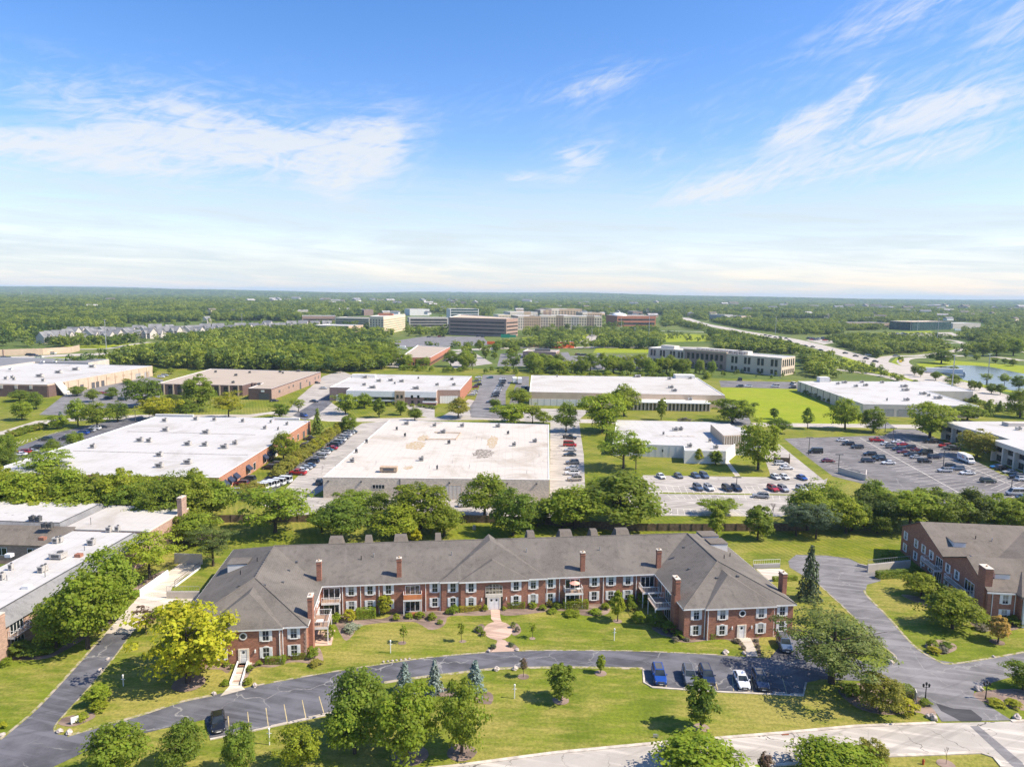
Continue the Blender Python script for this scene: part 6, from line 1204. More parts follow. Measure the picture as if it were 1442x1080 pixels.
# ------------------------------------------------------------------ vehicles (built pointing along +x)
def loft(b, secs, mi=0):
    k = len(b.v); n = len(secs[0])
    for s in secs: b.v += s
    for i in range(len(secs)-1):
        for j in range(n): b.f.append((k+i*n+j, k+(i+1)*n+j, k+(i+1)*n+(j+1) % n, k+i*n+(j+1) % n)); b.m.append(mi)
    b.f.append(tuple(k+j for j in range(n))); b.m.append(mi); b.f.append(tuple(k+(len(secs)-1)*n+j for j in range(n-1, -1, -1))); b.m.append(mi)
def car_meshes(kind):
    L, Wd, belt_, top, gx0, gx1, rx0, rx1 = {'sedan': (2.35, .9, .92, 1.42, -1.85, 1.05, -1.1, .3), 'suv': (2.35, .95, 1.08, 1.72, -2.15, 1.1, -1.9, .4), 'pickup': (2.8, .98, 1.12, 1.85, -.7, 1.25, -.45, .65), 'van': (2.6, 1., 1.15, 2.2, -2.5, 1.75, -2.45, 1.1)}[kind]
    b = MB(); hood = belt_-.06
    st = [(-L, .42, belt_-.22, .82), (-L+.1, .3, belt_-.06, .93), (-L+.5, .24, belt_, 1.), (-.6, .22, belt_, 1.), (gx1-.05, .22, belt_, 1.), (gx1+.35, .22, hood, .99), (L-.35, .24, hood-.1, .95), (L-.08, .32, hood-.2, .86), (L, .42, hood-.32, .76)]
    S_ = []
    for x, z0, z1, w in st:
        w *= Wd; zm = z0*.45+z1*.55; S_.append([(x, -w*.9, z0), (x, -w, zm), (x, -w*.96, z1-.06), (x, -w*.86, z1), (x, w*.86, z1), (x, w*.96, z1-.06), (x, w, zm), (x, w*.9, z0)])
    loft(b, S_)
    wt, wb = Wd*.72, Wd*.87
    b.add([(rx0, -wt, top-.05), (rx1, -wt, top-.05), (rx1, wt, top-.05), (rx0, wt, top-.05), (rx0+.05, -wt+.1, top), (rx1-.08, -wt+.1, top), (rx1-.08, wt-.1, top), (rx0+.05, wt-.1, top)], [(4, 5, 6, 7), (0, 1, 5, 4), (1, 2, 6, 5), (2, 3, 7, 6), (3, 0, 4, 7)])
    for s in (-1, 1):
        for xa, xb in ((gx0, rx0), (gx1, rx1), ((gx0+gx1)/2-.15, (rx0+rx1)/2-.1)):
            b.tube([(xa, s*wb, belt_-.01), (xb, s*wt, top-.06)], .05, 4)
    if kind == 'pickup':
        b.f = b.f; b.box(-L+.2, gx0-.1, -Wd*.72, Wd*.72, belt_+.004, belt_+.012, 1)
        for s in (-1, 1): b.box(-L+.08, gx0-.05, s*Wd*.82-.07, s*Wd*.82+.07, belt_-.02, belt_+.16)
        b.box(-L+.04, -L+.16, -Wd*.8, Wd*.8, belt_-.1, belt_+.16)
    for s in (-1, 1):
        b.box(-L*.62+.45, L*.62-.45, s*Wd*.93-.05, s*Wd*.93+.05, .2, .36, 1)
        for x in (-L*.6, L*.62): b.tube([(x, s*(Wd-.26), .36), (x, s*(Wd+.012), .36)], .41, 12, 1)
    b.box(L-.03, L+.025, -Wd*.5, Wd*.5, hood-.36, hood-.2, 1); b.box(rx0+.2, rx1-.2, -wt+.16, wt-.16, top-.005, top+.012, 1) if kind == 'suv' else None
    b.box(-L-.03, -L+.06, -Wd*.7, Wd*.7, .32, .48, 1); b.box(L-.05, L+.03, -Wd*.55, Wd*.55, .34, .5, 1)
    bo = b.build('body', ['car paint', 'dark unit'], recalc=False); bo.data.polygons.foreach_set('use_smooth', [False]*len(bo.data.polygons))
    g = MB().add([(gx0, -wb, belt_-.01), (gx1, -wb, belt_-.01), (gx1, wb, belt_-.01), (gx0, wb, belt_-.01), (rx0, -wt, top-.05), (rx1, -wt, top-.05), (rx1, wt, top-.05), (rx0, wt, top-.05)], [(0, 1, 5, 4), (1, 2, 6, 5), (2, 3, 7, 6), (3, 0, 4, 7)]).build('window', 'window glass')
    w = MB().tube([(0, -.11, 0), (0, .11, 0)], .34, 14).tube([(0, -.125, 0), (0, .125, 0)], .2, 8, 1).build('wheel', ['tyre', 'rim'])
    h = MB().box(-.06, .03, -.2, .2, -.07, .08).build('headlight', 'headlamp'); tl = MB().box(-.03, .06, -.16, .16, -.09, .1).build('tail_light', 'tail lamp'); mr = MB().box(-.1, .06, -.1, .1, 0, .16).build('mirror', 'car paint')
    pl = MB().box(0, .012, -.26, .26, 0, .12).build('number_plate', 'white paint')
    ms = [o.data for o in (bo, g, w, h, tl, mr, pl)]
    for o in (bo, g, w, h, tl, mr, pl): bpy.data.objects.remove(o)
    return ms, L, Wd, belt_, hood, gx1
CM = {k: car_meshes(k) for k in ('sedan', 'suv', 'pickup', 'van')}
CC = {'white': (.75, .75, .74), 'silver': (.42, .43, .44), 'grey': (.16, .165, .17), 'black': (.012, .012, .014), 'dark': (.03, .034, .04), 'navy': (.015, .025, .06), 'blue': (.015, .065, .3), 'sky': (.04, .2, .5), 'red': (.45, .015, .02), 'maroon': (.16, .012, .02), 'beige': (.45, .4, .33), 'teal': (.03, .12, .14), 'green': (.03, .05, .04), 'steel': (.09, .13, .2)}
CW = {'dark': 'dark grey', 'sky': 'bright light-blue', 'steel': 'blue-grey', 'green': 'dark green', 'teal': 'dark teal', 'blue': 'bright blue', 'navy': 'navy blue'}
VN = {'sedan': 'parked_car', 'suv': 'parked_car', 'pickup': 'pickup_truck', 'van': 'van'}
def car(p, a, kind, col, label, group=None, full=0, s=1.):
    ms, L, Wd, belt_, hood, gx1 = CM[kind]; c = (*CC[col], 1)
    e = thing(VN[kind], label, {'sedan': 'car', 'suv': 'car', 'pickup': 'pickup truck', 'van': 'van'}[kind], (p[0], p[1], .035), a, group); e.scale = (s, s, s)
    o = mobj('body', ms[0], e); o.color = c; mobj('window', ms[1], e)
    for x in (-L*.6, L*.62):
        for y in (-Wd+.1, Wd-.1): mobj('wheel', ms[2], e, (x, y, .34))
    if full:
        for y in (-1, 1):
            mobj('headlight', ms[3], e, (L-.1, y*Wd*.62, hood-.3)); mobj('tail_light', ms[4], e, (-L+.02, y*Wd*.7, belt_-.25))
            o = mobj('mirror', ms[5], e, (gx1-.25, y*(Wd+.06), belt_)); o.color = c
        mobj('number_plate', ms[6], e, (L+.03, 0, .36))
    return e
def car2(t, rear, front, kind, col, label, full=1, group=None):
    a, b = at(t, *rear), at(t, *front); m = (a+b)/2; return car((m.x, m.y), math.atan2(b.y-a.y, b.x-a.x), kind, col, label, group, full)
car2('R8', (165, 245), (180, 300), 'suv', 'blue', 'bright blue hatchback alone at the left end of the parking bay')
car2('R8', (318, 245), (335, 308), 'suv', 'grey', 'grey estate car beside the navy one in the parking bay')
car2('R8', (402, 245), (428, 308), 'suv', 'navy', 'navy blue car in the parking bay behind the dense dark tree')
car2('R8', (577, 262), (606, 328), 'sedan', 'white', 'white saloon car in the parking bay')
car2('R8', (672, 270), (700, 332), 'suv', 'navy', 'dark car right of the white saloon in the parking bay')
car2('R8', (795, 85), (822, 140), 'suv', 'steel', 'blue-grey car half hidden by the big pine beside the right wing')
car2('R6', (384, 460), (390, 555), 'sedan', 'black', 'black saloon car parked left of the yellow-lined stalls')
YA = R(180)
# mid-distance rows: (tile, heading degrees, row description, [(x, y, kind, colour)])
ORD = ['nearest', 'second', 'third', 'fourth', 'fifth', 'sixth', 'seventh', 'eighth', 'ninth', 'tenth', 'eleventh', 'twelfth', 'thirteenth', 'fourteenth']
def row(t, a, cars, fmt, s=1.):
    for i, (x, y, k, c) in enumerate(cars):
        p = at(t, x, y); w = {'sedan': 'car', 'suv': 'car', 'pickup': 'pickup truck', 'van': 'van'}[k]
        car((p.x, p.y), R(a+rnd.uniform(-3, 3)), k, c, fmt.format(o=ORD[i], c=CW.get(c, c)+' '+w), None, 0, s)
row('N', 172, [(305, 835, 'pickup', 'red'), (340, 805, 'sedan', 'white'), (385, 778, 'sedan', 'silver'), (425, 755, 'sedan', 'steel'), (465, 708, 'suv', 'navy'), (545, 660, 'suv', 'silver'), (585, 615, 'suv', 'white'), (620, 583, 'sedan', 'teal'), (670, 562, 'sedan', 'red'), (690, 530, 'suv', 'navy'), (720, 503, 'suv', 'steel'), (765, 473, 'suv', 'white'), (800, 447, 'sedan', 'grey'), (830, 420, 'suv', 'white')], '{c}, {o} from the near end of the row beside the clipped hedge')
row('N', 172, [(862, 398, 'suv', 'silver'), (890, 385, 'sedan', 'dark')], '{c}, {o} of two last at the far end of the hedge row')
row('D', 185, [(250, 637, 'suv', 'beige'), (235, 607, 'suv', 'white'), (238, 582, 'sedan', 'silver'), (238, 553, 'suv', 'grey'), (225, 512, 'sedan', 'dark'), (228, 488, 'sedan', 'silver')], '{c}, {o} from the near end of the row right of the beige warehouse')
car(xy(at('D', 225, 463)), R(-10), 'van', 'red', 'bright red van in the row right of the beige warehouse'); car(xy(at('D', 225, 425)), R(-12), 'pickup', 'black', 'black pickup truck in tree shade right of the beige warehouse')
row('B', 170, [(500, 828, 'suv', 'white'), (540, 785, 'suv', 'maroon'), (578, 760, 'suv', 'dark'), (690, 697, 'suv', 'black'), (722, 680, 'suv', 'dark'), (880, 578, 'suv', 'black'), (900, 565, 'sedan', 'grey'), (915, 540, 'pickup', 'dark')], '{c}, {o} from the near end along the orange brick wall')
row('A', 185, [(110, 648, 'sedan', 'white'), (137, 636, 'suv', 'red'), (172, 631, 'sedan', 'silver'), (210, 610, 'suv', 'black'), (258, 562, 'suv', 'green'), (372, 557, 'suv', 'dark'), (405, 545, 'sedan', 'grey')], '{c}, {o} from the left in the dark lot at the far left')
row('A', 180, [(465, 528, 'suv', 'blue'), (482, 518, 'suv', 'navy'), (502, 513, 'sedan', 'silver'), (532, 502, 'suv', 'white')], '{c}, {o} of four parked under trees beside the bright white roof', 1.1)
for t, x, y, a, k, c, l in (('A', 577, 300, 0, 'sedan', 'red', 'red car before the tan warehouse wall'), ('A', 612, 325, 0, 'sedan', 'dark', 'dark car near the red one by the tan warehouse wall'), ('A', 692, 337, 0, 'suv', 'navy', 'navy car on the drive right of the red one'), ('A', 910, 208, 5, 'suv', 'white', 'white car at the corner between brown warehouse and wood'), ('A', 930, 200, 5, 'suv', 'silver', 'silver car at the corner between brown warehouse and wood'),
  ('B', 985, 262, 5, 'sedan', 'silver', 'silver car right of the brown warehouse'), ('B', 948, 232, 5, 'sedan', 'dark', 'dark car at the far end of the brown warehouse'), ('B', 935, 333, 0, 'sedan', 'navy', 'navy car at the left corner of the white-roofed office'), ('B', 880, 412, -40, 'suv', 'blue', 'bright blue car leaving the drive before the brown warehouse'), ('B', 718, 330, 20, 'sedan', 'dark', 'dark car at the brown warehouse dock'), ('B', 780, 272, 10, 'pickup', 'steel', 'blue truck against the brown warehouse wall'), ('N', 540, 935, 95, 'suv', 'dark', 'dark car half behind the beige warehouse left corner'), ('C', 855, 768, 10, 'suv', 'white', 'white car before the white warehouse door')):
    car(xy(at(t, x, y)), R(a), k, c, l)
for i, (x, y) in enumerate(((640, 808), (670, 800), (700, 792), (735, 782), (770, 770))): car(xy(at('B', x, y)), R(168), 'van', 'white', 'white van in the row half hidden by the olive tree below the clipped hedge', 'white vans below the hedge')
row('M', 190, [(170, 268, 'sedan', 'silver'), (190, 250, 'sedan', 'white'), (205, 230, 'sedan', 'silver'), (205, 190, 'suv', 'maroon'), (240, 165, 'suv', 'black'), (215, 130, 'suv', 'grey'), (245, 120, 'sedan', 'silver'), (240, 92, 'suv', 'white')], '{c}, {o} from the near end beside the brick side of the white-roofed office')
row('M', 190, [(365, 343, 'suv', 'navy'), (410, 283, 'suv', 'black'), (418, 258, 'suv', 'dark'), (430, 240, 'suv', 'silver'), (440, 222, 'suv', 'white'), (450, 200, 'suv', 'silver'), (462, 178, 'suv', 'black'), (480, 150, 'suv', 'black'), (490, 128, 'suv', 'dark'), (487, 108, 'suv', 'white'), (360, 95, 'suv', 'teal')], '{c}, {o} from the near end of the row facing the white-roofed office lot')
car(xy(at('M', 725, 205)), R(90), 'van', 'black', 'black van at the left wall of the tan warehouse')
row('D', 180, [(1088, 163, 'suv', 'dark'), (1130, 162, 'suv', 'white'), (1268, 163, 'van', 'white'), (1355, 170, 'suv', 'dark')], '{c}, {o} from the left in the lot beyond the bright meadow')
car(xy(at('D', 1088, 130)), R(90), 'van', 'dark', 'dark van at the back of the lot beyond the bright meadow'); car(xy(at('D', 1357, 152)), R(100), 'van', 'white', 'white van at the right back of the lot beyond the bright meadow')
FR = [('Q', 408, 418, 'sedan', 'white', 'cream-white car, leftmost at the lawn edge of the pale lot'), ('Q', 520, 415, 'sedan', 'grey', 'grey car second from left at the lawn edge of the pale lot'), ('Q', 628, 413, 'sedan', 'steel', 'blue-grey low car left of the taller one at the lawn edge of the pale lot'), ('Q', 682, 415, 'suv', 'steel', 'tall blue-grey car at the lawn edge of the pale lot'), ('Q', 643, 492, 'suv', 'steel', 'blue-grey car leftmost at the grass strip of the pale lot'), ('Q', 712, 494, 'suv', 'white', 'white car second from left at the grass strip of the pale lot'), ('Q', 828, 497, 'suv', 'black', 'black car at the grass strip near the lamp post'), ('Q', 887, 497, 'suv', 'navy', 'navy car just right of the black one near the lamp post'), ('Q', 1118, 498, 'suv', 'red', 'dark red car at the grass strip of the pale lot'), ('Q', 1184, 500, 'suv', 'silver', 'silver car beside the dark red one at the grass strip'), ('Q', 1302, 502, 'suv', 'white', 'white car at the right end of the grass strip'), ('Q', 1352, 500, 'suv', 'green', 'dark car at the far right end of the grass strip'), ('Q', 1135, 422, 'sedan', 'white', 'white car at the lawn edge, left of two near the right end'), ('Q', 1190, 422, 'sedan', 'white', 'white car at the lawn edge, right of two near the right end'), ('Q', 1302, 427, 'sedan', 'blue', 'bright blue car at the right of the pale lot')]
for t, x, y, k, c, l in FR: car(xy(at(t, x, y)), R(-80), k, c, l)
for x, y, a, k, c, l in ((1042, 545, 165, 'suv', 'silver', 'silver car crossing the lower pale lot below the grass strip'), (1170, 338, 5, 'suv', 'white', 'white car behind another white one by the wooden enclosure'), (1205, 365, 5, 'sedan', 'white', 'white car nearer the camera by the wooden enclosure')): car(xy(at('Q', x, y)), R(a), k, c, l)
BL = [(478, 460, 'sedan', 'white', 'white car alone at the upper left of the big lot'), (507, 480, 'suv', 'black', 'black car below the lone white one in the big lot'), (555, 497, 'suv', 'dark', 'dark car third down the upper left row of the big lot'), (657, 460, 'pickup', 'red', 'dark red pickup truck at the upper edge of the big lot'), (333, 522, 'van', 'black', 'black minivan near the left lamp pole of the big lot'), (400, 570, 'sedan', 'maroon', 'dark maroon car at the left side of the big lot'), (622, 535, 'suv', 'black', 'black car above the navy one mid big lot'), (612, 570, 'suv', 'navy', 'navy car left of the black and white pair mid big lot'), (668, 553, 'suv', 'green', 'dark green car mid big lot'), (690, 562, 'sedan', 'black', 'black car touching the white one mid big lot'), (720, 580, 'sedan', 'white', 'white car in the middle of the big lot, nearest of its group'),
 (712, 480, 'sedan', 'white', 'white car at the head of the dense row in the big lot'), (738, 495, 'suv', 'grey', 'grey car second in the left file of the dense row'), (775, 508, 'suv', 'navy', 'navy car third in the left file of the dense row'), (800, 522, 'sedan', 'maroon', 'maroon car fourth in the left file of the dense row'), (838, 538, 'suv', 'dark', 'dark car fifth in the left file of the dense row'), (872, 550, 'sedan', 'silver', 'silver-grey car sixth in the left file of the dense row'), (912, 572, 'suv', 'black', 'black car at the near end of the dense row'), (768, 468, 'sedan', 'white', 'white car at the head of the right file of the dense row'), (795, 482, 'sedan', 'red', 'red car second in the right file of the dense row'), (832, 498, 'suv', 'dark', 'dark car third in the right file of the dense row'), (872, 512, 'sedan', 'maroon', 'dark red car fourth in the right file of the dense row'), (915, 530, 'van', 'black', 'large black van in the right file of the dense row'), (965, 550, 'suv', 'navy', 'navy car at the near end of the right file of the dense row'),
 (945, 468, 'pickup', 'black', 'black pickup truck in shade at the corner of the modern office'), (1020, 490, 'suv', 'red', 'red car under the overhang of the modern office'), (1045, 500, 'suv', 'grey', 'grey car between the red one and the black one at the modern office'), (1068, 507, 'suv', 'black', 'black car behind the white delivery truck'), (1020, 622, 'suv', 'silver', 'silver car by the lamp pole right of the middle of the big lot'), (1060, 600, 'suv', 'black', 'black car nose behind the navy one, right half of the big lot'), (1085, 612, 'suv', 'steel', 'blue-grey car right half of the big lot behind the white saloon'), (1140, 635, 'sedan', 'white', 'white saloon in the right half of the big lot'), (1250, 678, 'suv', 'green', 'boxy dark green off-roader alone in the right half of the big lot'), (1300, 602, 'sedan', 'sky', 'bright light-blue car in the row by the modern office'), (1330, 612, 'suv', 'black', 'black car right of the light-blue one'), (1368, 630, 'sedan', 'silver', 'silver car in the row by the modern office'), (1405, 655, 'suv', 'black', 'black car at the right end of the row by the modern office'), (1440, 668, 'suv', 'white', 'white car cut by the right picture edge'), (1395, 745, 'van', 'silver', 'silver van at the lower right of the big lot'), (1445, 768, 'sedan', 'steel', 'blue-grey car at the lowest right corner of the big lot')]
for x, y, k, c, l in BL: car(xy(at('E', x, y)), R(rnd.choice((0, 180))+rnd.uniform(-6, 2)), k, c, l)
# trucks
def truck(p, a, Lb, Hb, Wb, body, label, name='box_truck', cab='white paint', cat='truck', letters=None, cabL=1.9, sc=1.):
    e = thing(name, label, cat, (p[0], p[1], .03), a); e.scale = (sc, sc, sc)
    bx = MB().box(-Lb/2, Lb/2, -Wb/2, Wb/2, .75, .75+Hb).box(-Lb/2, Lb/2, -Wb/2+.1, Wb/2-.1, .5, .75, 1).build('box', [body, 'dark unit'], e)
    if cabL:
        x0 = Lb/2+.03; k = MB().add([(x0, -Wb/2+.08, .5), (x0+cabL, -Wb/2+.12, .5), (x0+cabL, Wb/2-.12, .5), (x0, Wb/2-.08, .5), (x0, -Wb/2+.08, 2.5), (x0+cabL*.45, -Wb/2+.15, 2.45), (x0+cabL*.45, Wb/2-.15, 2.45), (x0, Wb/2-.08, 2.5), (x0+cabL*.7, -Wb/2+.12, 1.45), (x0+cabL*.7, Wb/2-.12, 1.45), (x0+cabL, -Wb/2+.14, 1.25), (x0+cabL, Wb/2-.14, 1.25)], [(4, 5, 6, 7), (0, 1, 10, 8, 5, 4), (3, 7, 6, 9, 11, 2), (10, 11, 9, 8), (1, 2, 11, 10), (8, 9, 6, 5)]).build('cab', cab, e)
        MB().add([(x0+cabL*.68+.03, -Wb/2+.22, 1.5), (x0+cabL*.68+.03, Wb/2-.22, 1.5), (x0+cabL*.46+.03, Wb/2-.25, 2.35), (x0+cabL*.46+.03, -Wb/2+.25, 2.35)], [(0, 1, 2, 3)]).build('windscreen', 'window glass', k)
        for s in (-1, 1): MB().add([(x0+.25, s*(Wb/2-.06), 1.5), (x0+cabL*.6, s*(Wb/2-.06), 1.5), (x0+cabL*.42, s*(Wb/2-.1), 2.25), (x0+.25, s*(Wb/2-.06), 2.25)], [(0, 1, 2, 3)]).build('side_window', 'window glass', k)
    for x in (-Lb*.32, Lb*.2 if not cabL else Lb/2+cabL*.5):
        for y in (-Wb/2+.15, Wb/2-.15): o = mobj('wheel', CM['van'][0][2], e, (x, y, .46)); o.scale = (1.3, 1.3, 1.3)
    return e, Lb, Wb
def lettering(e, word, x, y, z, size, m, rz, upright=True):
    cu = bpy.data.curves.new('lettering', 'FONT'); cu.body = word; cu.size = size; cu.extrude = .01; cu.offset = .02
    o = bpy.data.objects.new('lettering', cu); COL.objects.link(o); bpy.context.view_layer.update(); me = bpy.data.meshes.new_from_object(o.evaluated_get(bpy.context.evaluated_depsgraph_get())); bpy.data.objects.remove(o)
    me.materials.clear(); me.materials.append(mt[m]); q = mobj('lettering', me, e, (x, y, z)); q.rotation_euler = (R(90), 0, rz); return q
p = at('S', 600, 540); a_ = at('S', 540, 505); b_ = at('S', 680, 560); ta = math.atan2(b_.y-a_.y, b_.x-a_.x)
e, Lb, Wb = truck(xy(p), ta, 5.2, 2.2, 2.3, 'white paint', 'white delivery truck with violet and orange lettering beside the modern office', cabL=2.1)
lettering(e, 'Fed', -1.9, -Wb/2-.02, 1.55, 1.35, 'violet ink', 0); lettering(e, 'Ex', .42, -Wb/2-.02, 1.55, 1.35, 'orange ink', 0)
for x, y, l in ((610, 140, 'white box truck, left of two parked beside the tan warehouse'), (662, 145, 'white box truck, right of two parked beside the tan warehouse')): truck(xy(at('M', x, y)), R(-88), 8, 3, 2.6, 'white paint', l, cabL=0)
for t, x, y, a, L_, l, bm in (('K', 990, 322, 2, 26, 'white semi-trailer on the highway behind the car-filled lot, left one', 'white paint'), ('K', 1150, 318, 2, 22, 'white semi-trailer on the highway right of the car-filled lot', 'white paint'), ('L', 590, 475, -28, 30, 'long white trailer parked at the tip of the pond', 'white paint'), ('J', 595, 450, 0, 12, 'white trailer behind the brick shop row', 'white paint'), ('I', 1118, 275, 0, 22, 'white lorry far off beyond the ramps', 'white paint')):
    truck(xy(at(t, x, y)), R(a), L_, 3.4, 3, bm, l, 'semi_trailer', cat='trailer')
truck(xy(at('K', 165, 312)), R(0), 10, 3, 2.6, 'orange fascia', 'orange-red lorry on the highway in front of the dark brown office', 'semi_trailer', cat='lorry'); truck(xy(at('K', 480, 330)), R(2), 12, 3, 2.6, 'trim red', 'red lorry on the highway above the small brick restaurant', 'semi_trailer', cat='lorry')
# far cars: one mesh each
fb = MB().box(-2.3, 2.3, -.95, .95, .3, 1.).add([(-1.8, -.85, 1.), (1.1, -.85, 1.), (1.1, .85, 1.), (-1.8, .85, 1.), (-1.3, -.7, 1.6), (.5, -.7, 1.6), (.5, .7, 1.6), (-1.3, .7, 1.6)], [(0, 1, 5, 4), (1, 2, 6, 5), (2, 3, 7, 6), (3, 0, 4, 7)], 1).add([(-1.3, -.7, 1.61), (.5, -.7, 1.61), (.5, .7, 1.61), (-1.3, .7, 1.61)], [(0, 1, 2, 3)])
for x in (-1.4, 1.4):
    for s in (-.97, .97): fb.tube([(x, s-.02, .34), (x, s+.02, .34)], .33, 10, 2)
fo = fb.build('car', ['car paint', 'window glass', 'tyre']); FCM = fo.data; bpy.data.objects.remove(fo)
def farcar(p, a, col, label, group, s=1.15):
    o = mobj('car', FCM, None, (p[0], p[1], .03), a); o.color = (*CC[col], 1); o.scale = (s, s, s); return tag(o, label, 'car', group)
cols = ['white', 'black', 'silver', 'dark', 'grey', 'white', 'navy', 'red']
for j, (x0, y0, x1, y1, n) in enumerate(((1025, 400, 1130, 465, 16), (1050, 395, 1165, 450, 14), (1180, 410, 1240, 425, 5), (1180, 450, 1260, 475, 8), (1190, 470, 1250, 485, 5), (865, 405, 910, 412, 4), (770, 385, 850, 392, 4), (940, 385, 985, 395, 3))):
    for i in range(n):
        c = rnd.choice(cols); p = at('K', x0+(x1-x0)*(i+.5)/n+rnd.uniform(-2, 2), y0+(y1-y0)*(i+.5)/n+rnd.uniform(-2, 2)); farcar(p, R(rnd.choice((5, 185, 95))), c, CW.get(c, c)+' car among the crowded lot left of the long pale office block', CW.get(c, c)+' cars of the crowded lot')
for x, y in ((180, 307), (152, 300), (235, 312), (250, 323), (293, 340), (333, 350), (370, 355), (410, 372), (470, 385), (535, 387), (588, 402), (687, 430), (640, 415), (130, 296), (205, 306)):
    c = rnd.choice(('dark', 'black', 'grey', 'navy')); farcar(at('I', x, y+3), R(-35), c, 'dark car driving on the curving highway', 'dark cars on the highway', 1.2)
farcar(at('I', 793, 405), 0, 'silver', 'silver car on the loop ramp left of the pond', None, 1.4); farcar(at('I', 650, 400), R(-30), 'white', 'white car on the curving highway', None, 1.3)
for x, y, c in ((120, 385, 'dark'), (150, 400, 'black'), (170, 402, 'navy'), (200, 412, 'white'), (265, 392, 'white'), (20, 415, 'dark'), (45, 418, 'black')): farcar(at('F', x, y), 0, c, CW.get(c, c)+' car on the road by the sound wall at the far left', CW.get(c, c)+' cars by the sound wall', 1.4)
for x, y in ((1075, 535), (1110, 535), (1140, 520), (1060, 570), (1000, 320), (1040, 320), (890, 325), (1390, 320), (1440, 325)): c = rnd.choice(cols); farcar(at('J', x, y), R(20), c, CW.get(c, c)+' car parked around the brick shop row', CW.get(c, c)+' cars around the shop row')
for i in range(26): c = rnd.choice(cols); farcar(at('I', rnd.uniform(330, 520), rnd.uniform(312, 325)), R(10), c, CW.get(c, c)+' car in the lot left of the highway bend', CW.get(c, c)+' cars in the lot by the highway bend', 1.5)
for i in range(14): c = rnd.choice(cols); farcar(at('I', rnd.uniform(760, 1000), rnd.uniform(288, 297)), R(0), c, CW.get(c, c)+' car in the lot before the teal glass office', CW.get(c, c)+' cars before the teal office', 1.6)
# ------------------------------------------------------------------ shrubs, hedges and flowers near the apartments
def shrub(t, x, y, top, w, col, label, group=None, kind='bush'):
    p = at(t, x, y); X, Y, D = project(p); h = max(.5, height_at(p, px(t, x, top)[1])*.85); return plant((p.x, p.y, 0), h, w/TILE[t][2]*D/FOC, kind, col, label, group, 'shrub')
def hedge(t, x0, y0, x1, y1, dep, h, col, label):
    p, q = at(t, x0, y0), at(t, x1, y1); d = q-p; a = math.atan2(d.y, d.x); n = Vector((-math.sin(a), math.cos(a), 0))*dep/2; c = (p+q)/2+n
    o = bpy.data.objects.new('hedge', KIND['hedge'][0][0]); link(o); o.location = (c.x, c.y, 0); o.rotation_euler = (0, 0, a); o.scale = (d.length, dep, h); o.color = tone(LC[col]); return tag(o, label, 'hedge')
hedge('R2', 872, 552, 968, 545, 1.7, 1.6, 'm', 'clipped box hedge against the left half of the brick facade'); hedge('R3', 700, 497, 822, 497, 1.5, 1.4, 'm', 'clipped box hedge below the balcony with the peach parasol')
hedge('R3', 410, 495, 500, 495, 1.3, 1.3, 'b', 'clipped yellow-green hedge right of the main entrance'); hedge('R3', 175, 515, 278, 503, 1.2, 1., 'v', 'low yellow-green hedge left of the main entrance')
hedge('R2', 408, 778, 502, 778, 1.2, 1.1, 'm', 'clipped hedge right of the white-railed entry walk'); hedge('R4', 580, 652, 655, 645, 1.4, 1.1, 'm', 'clipped hedge under the left windows of the right wing'); hedge('R4', 460, 640, 545, 640, 1.4, 1.3, 'd', 'dark hedge at the corner chimney of the right wing'); hedge('R2', 548, 755, 612, 752, 1.2, 1.1, 'm', 'clipped hedge before the corner windows of the left wing')
hedge('R5', 395, 330, 510, 322, 1.4, 1.5, 'd', 'dark hedge along the foot of the garage ramp wall'); hedge('R5', 465, 805, 538, 805, 1.8, 1.3, 'm', 'clipped hedge by the twin-lantern post at the drive mouth'); hedge('R4', 905, 358, 1020, 352, 1., .9, 'm', 'low hedge beside the pale garage ramp of the right wing')
b = KIND['bush'][0][0]
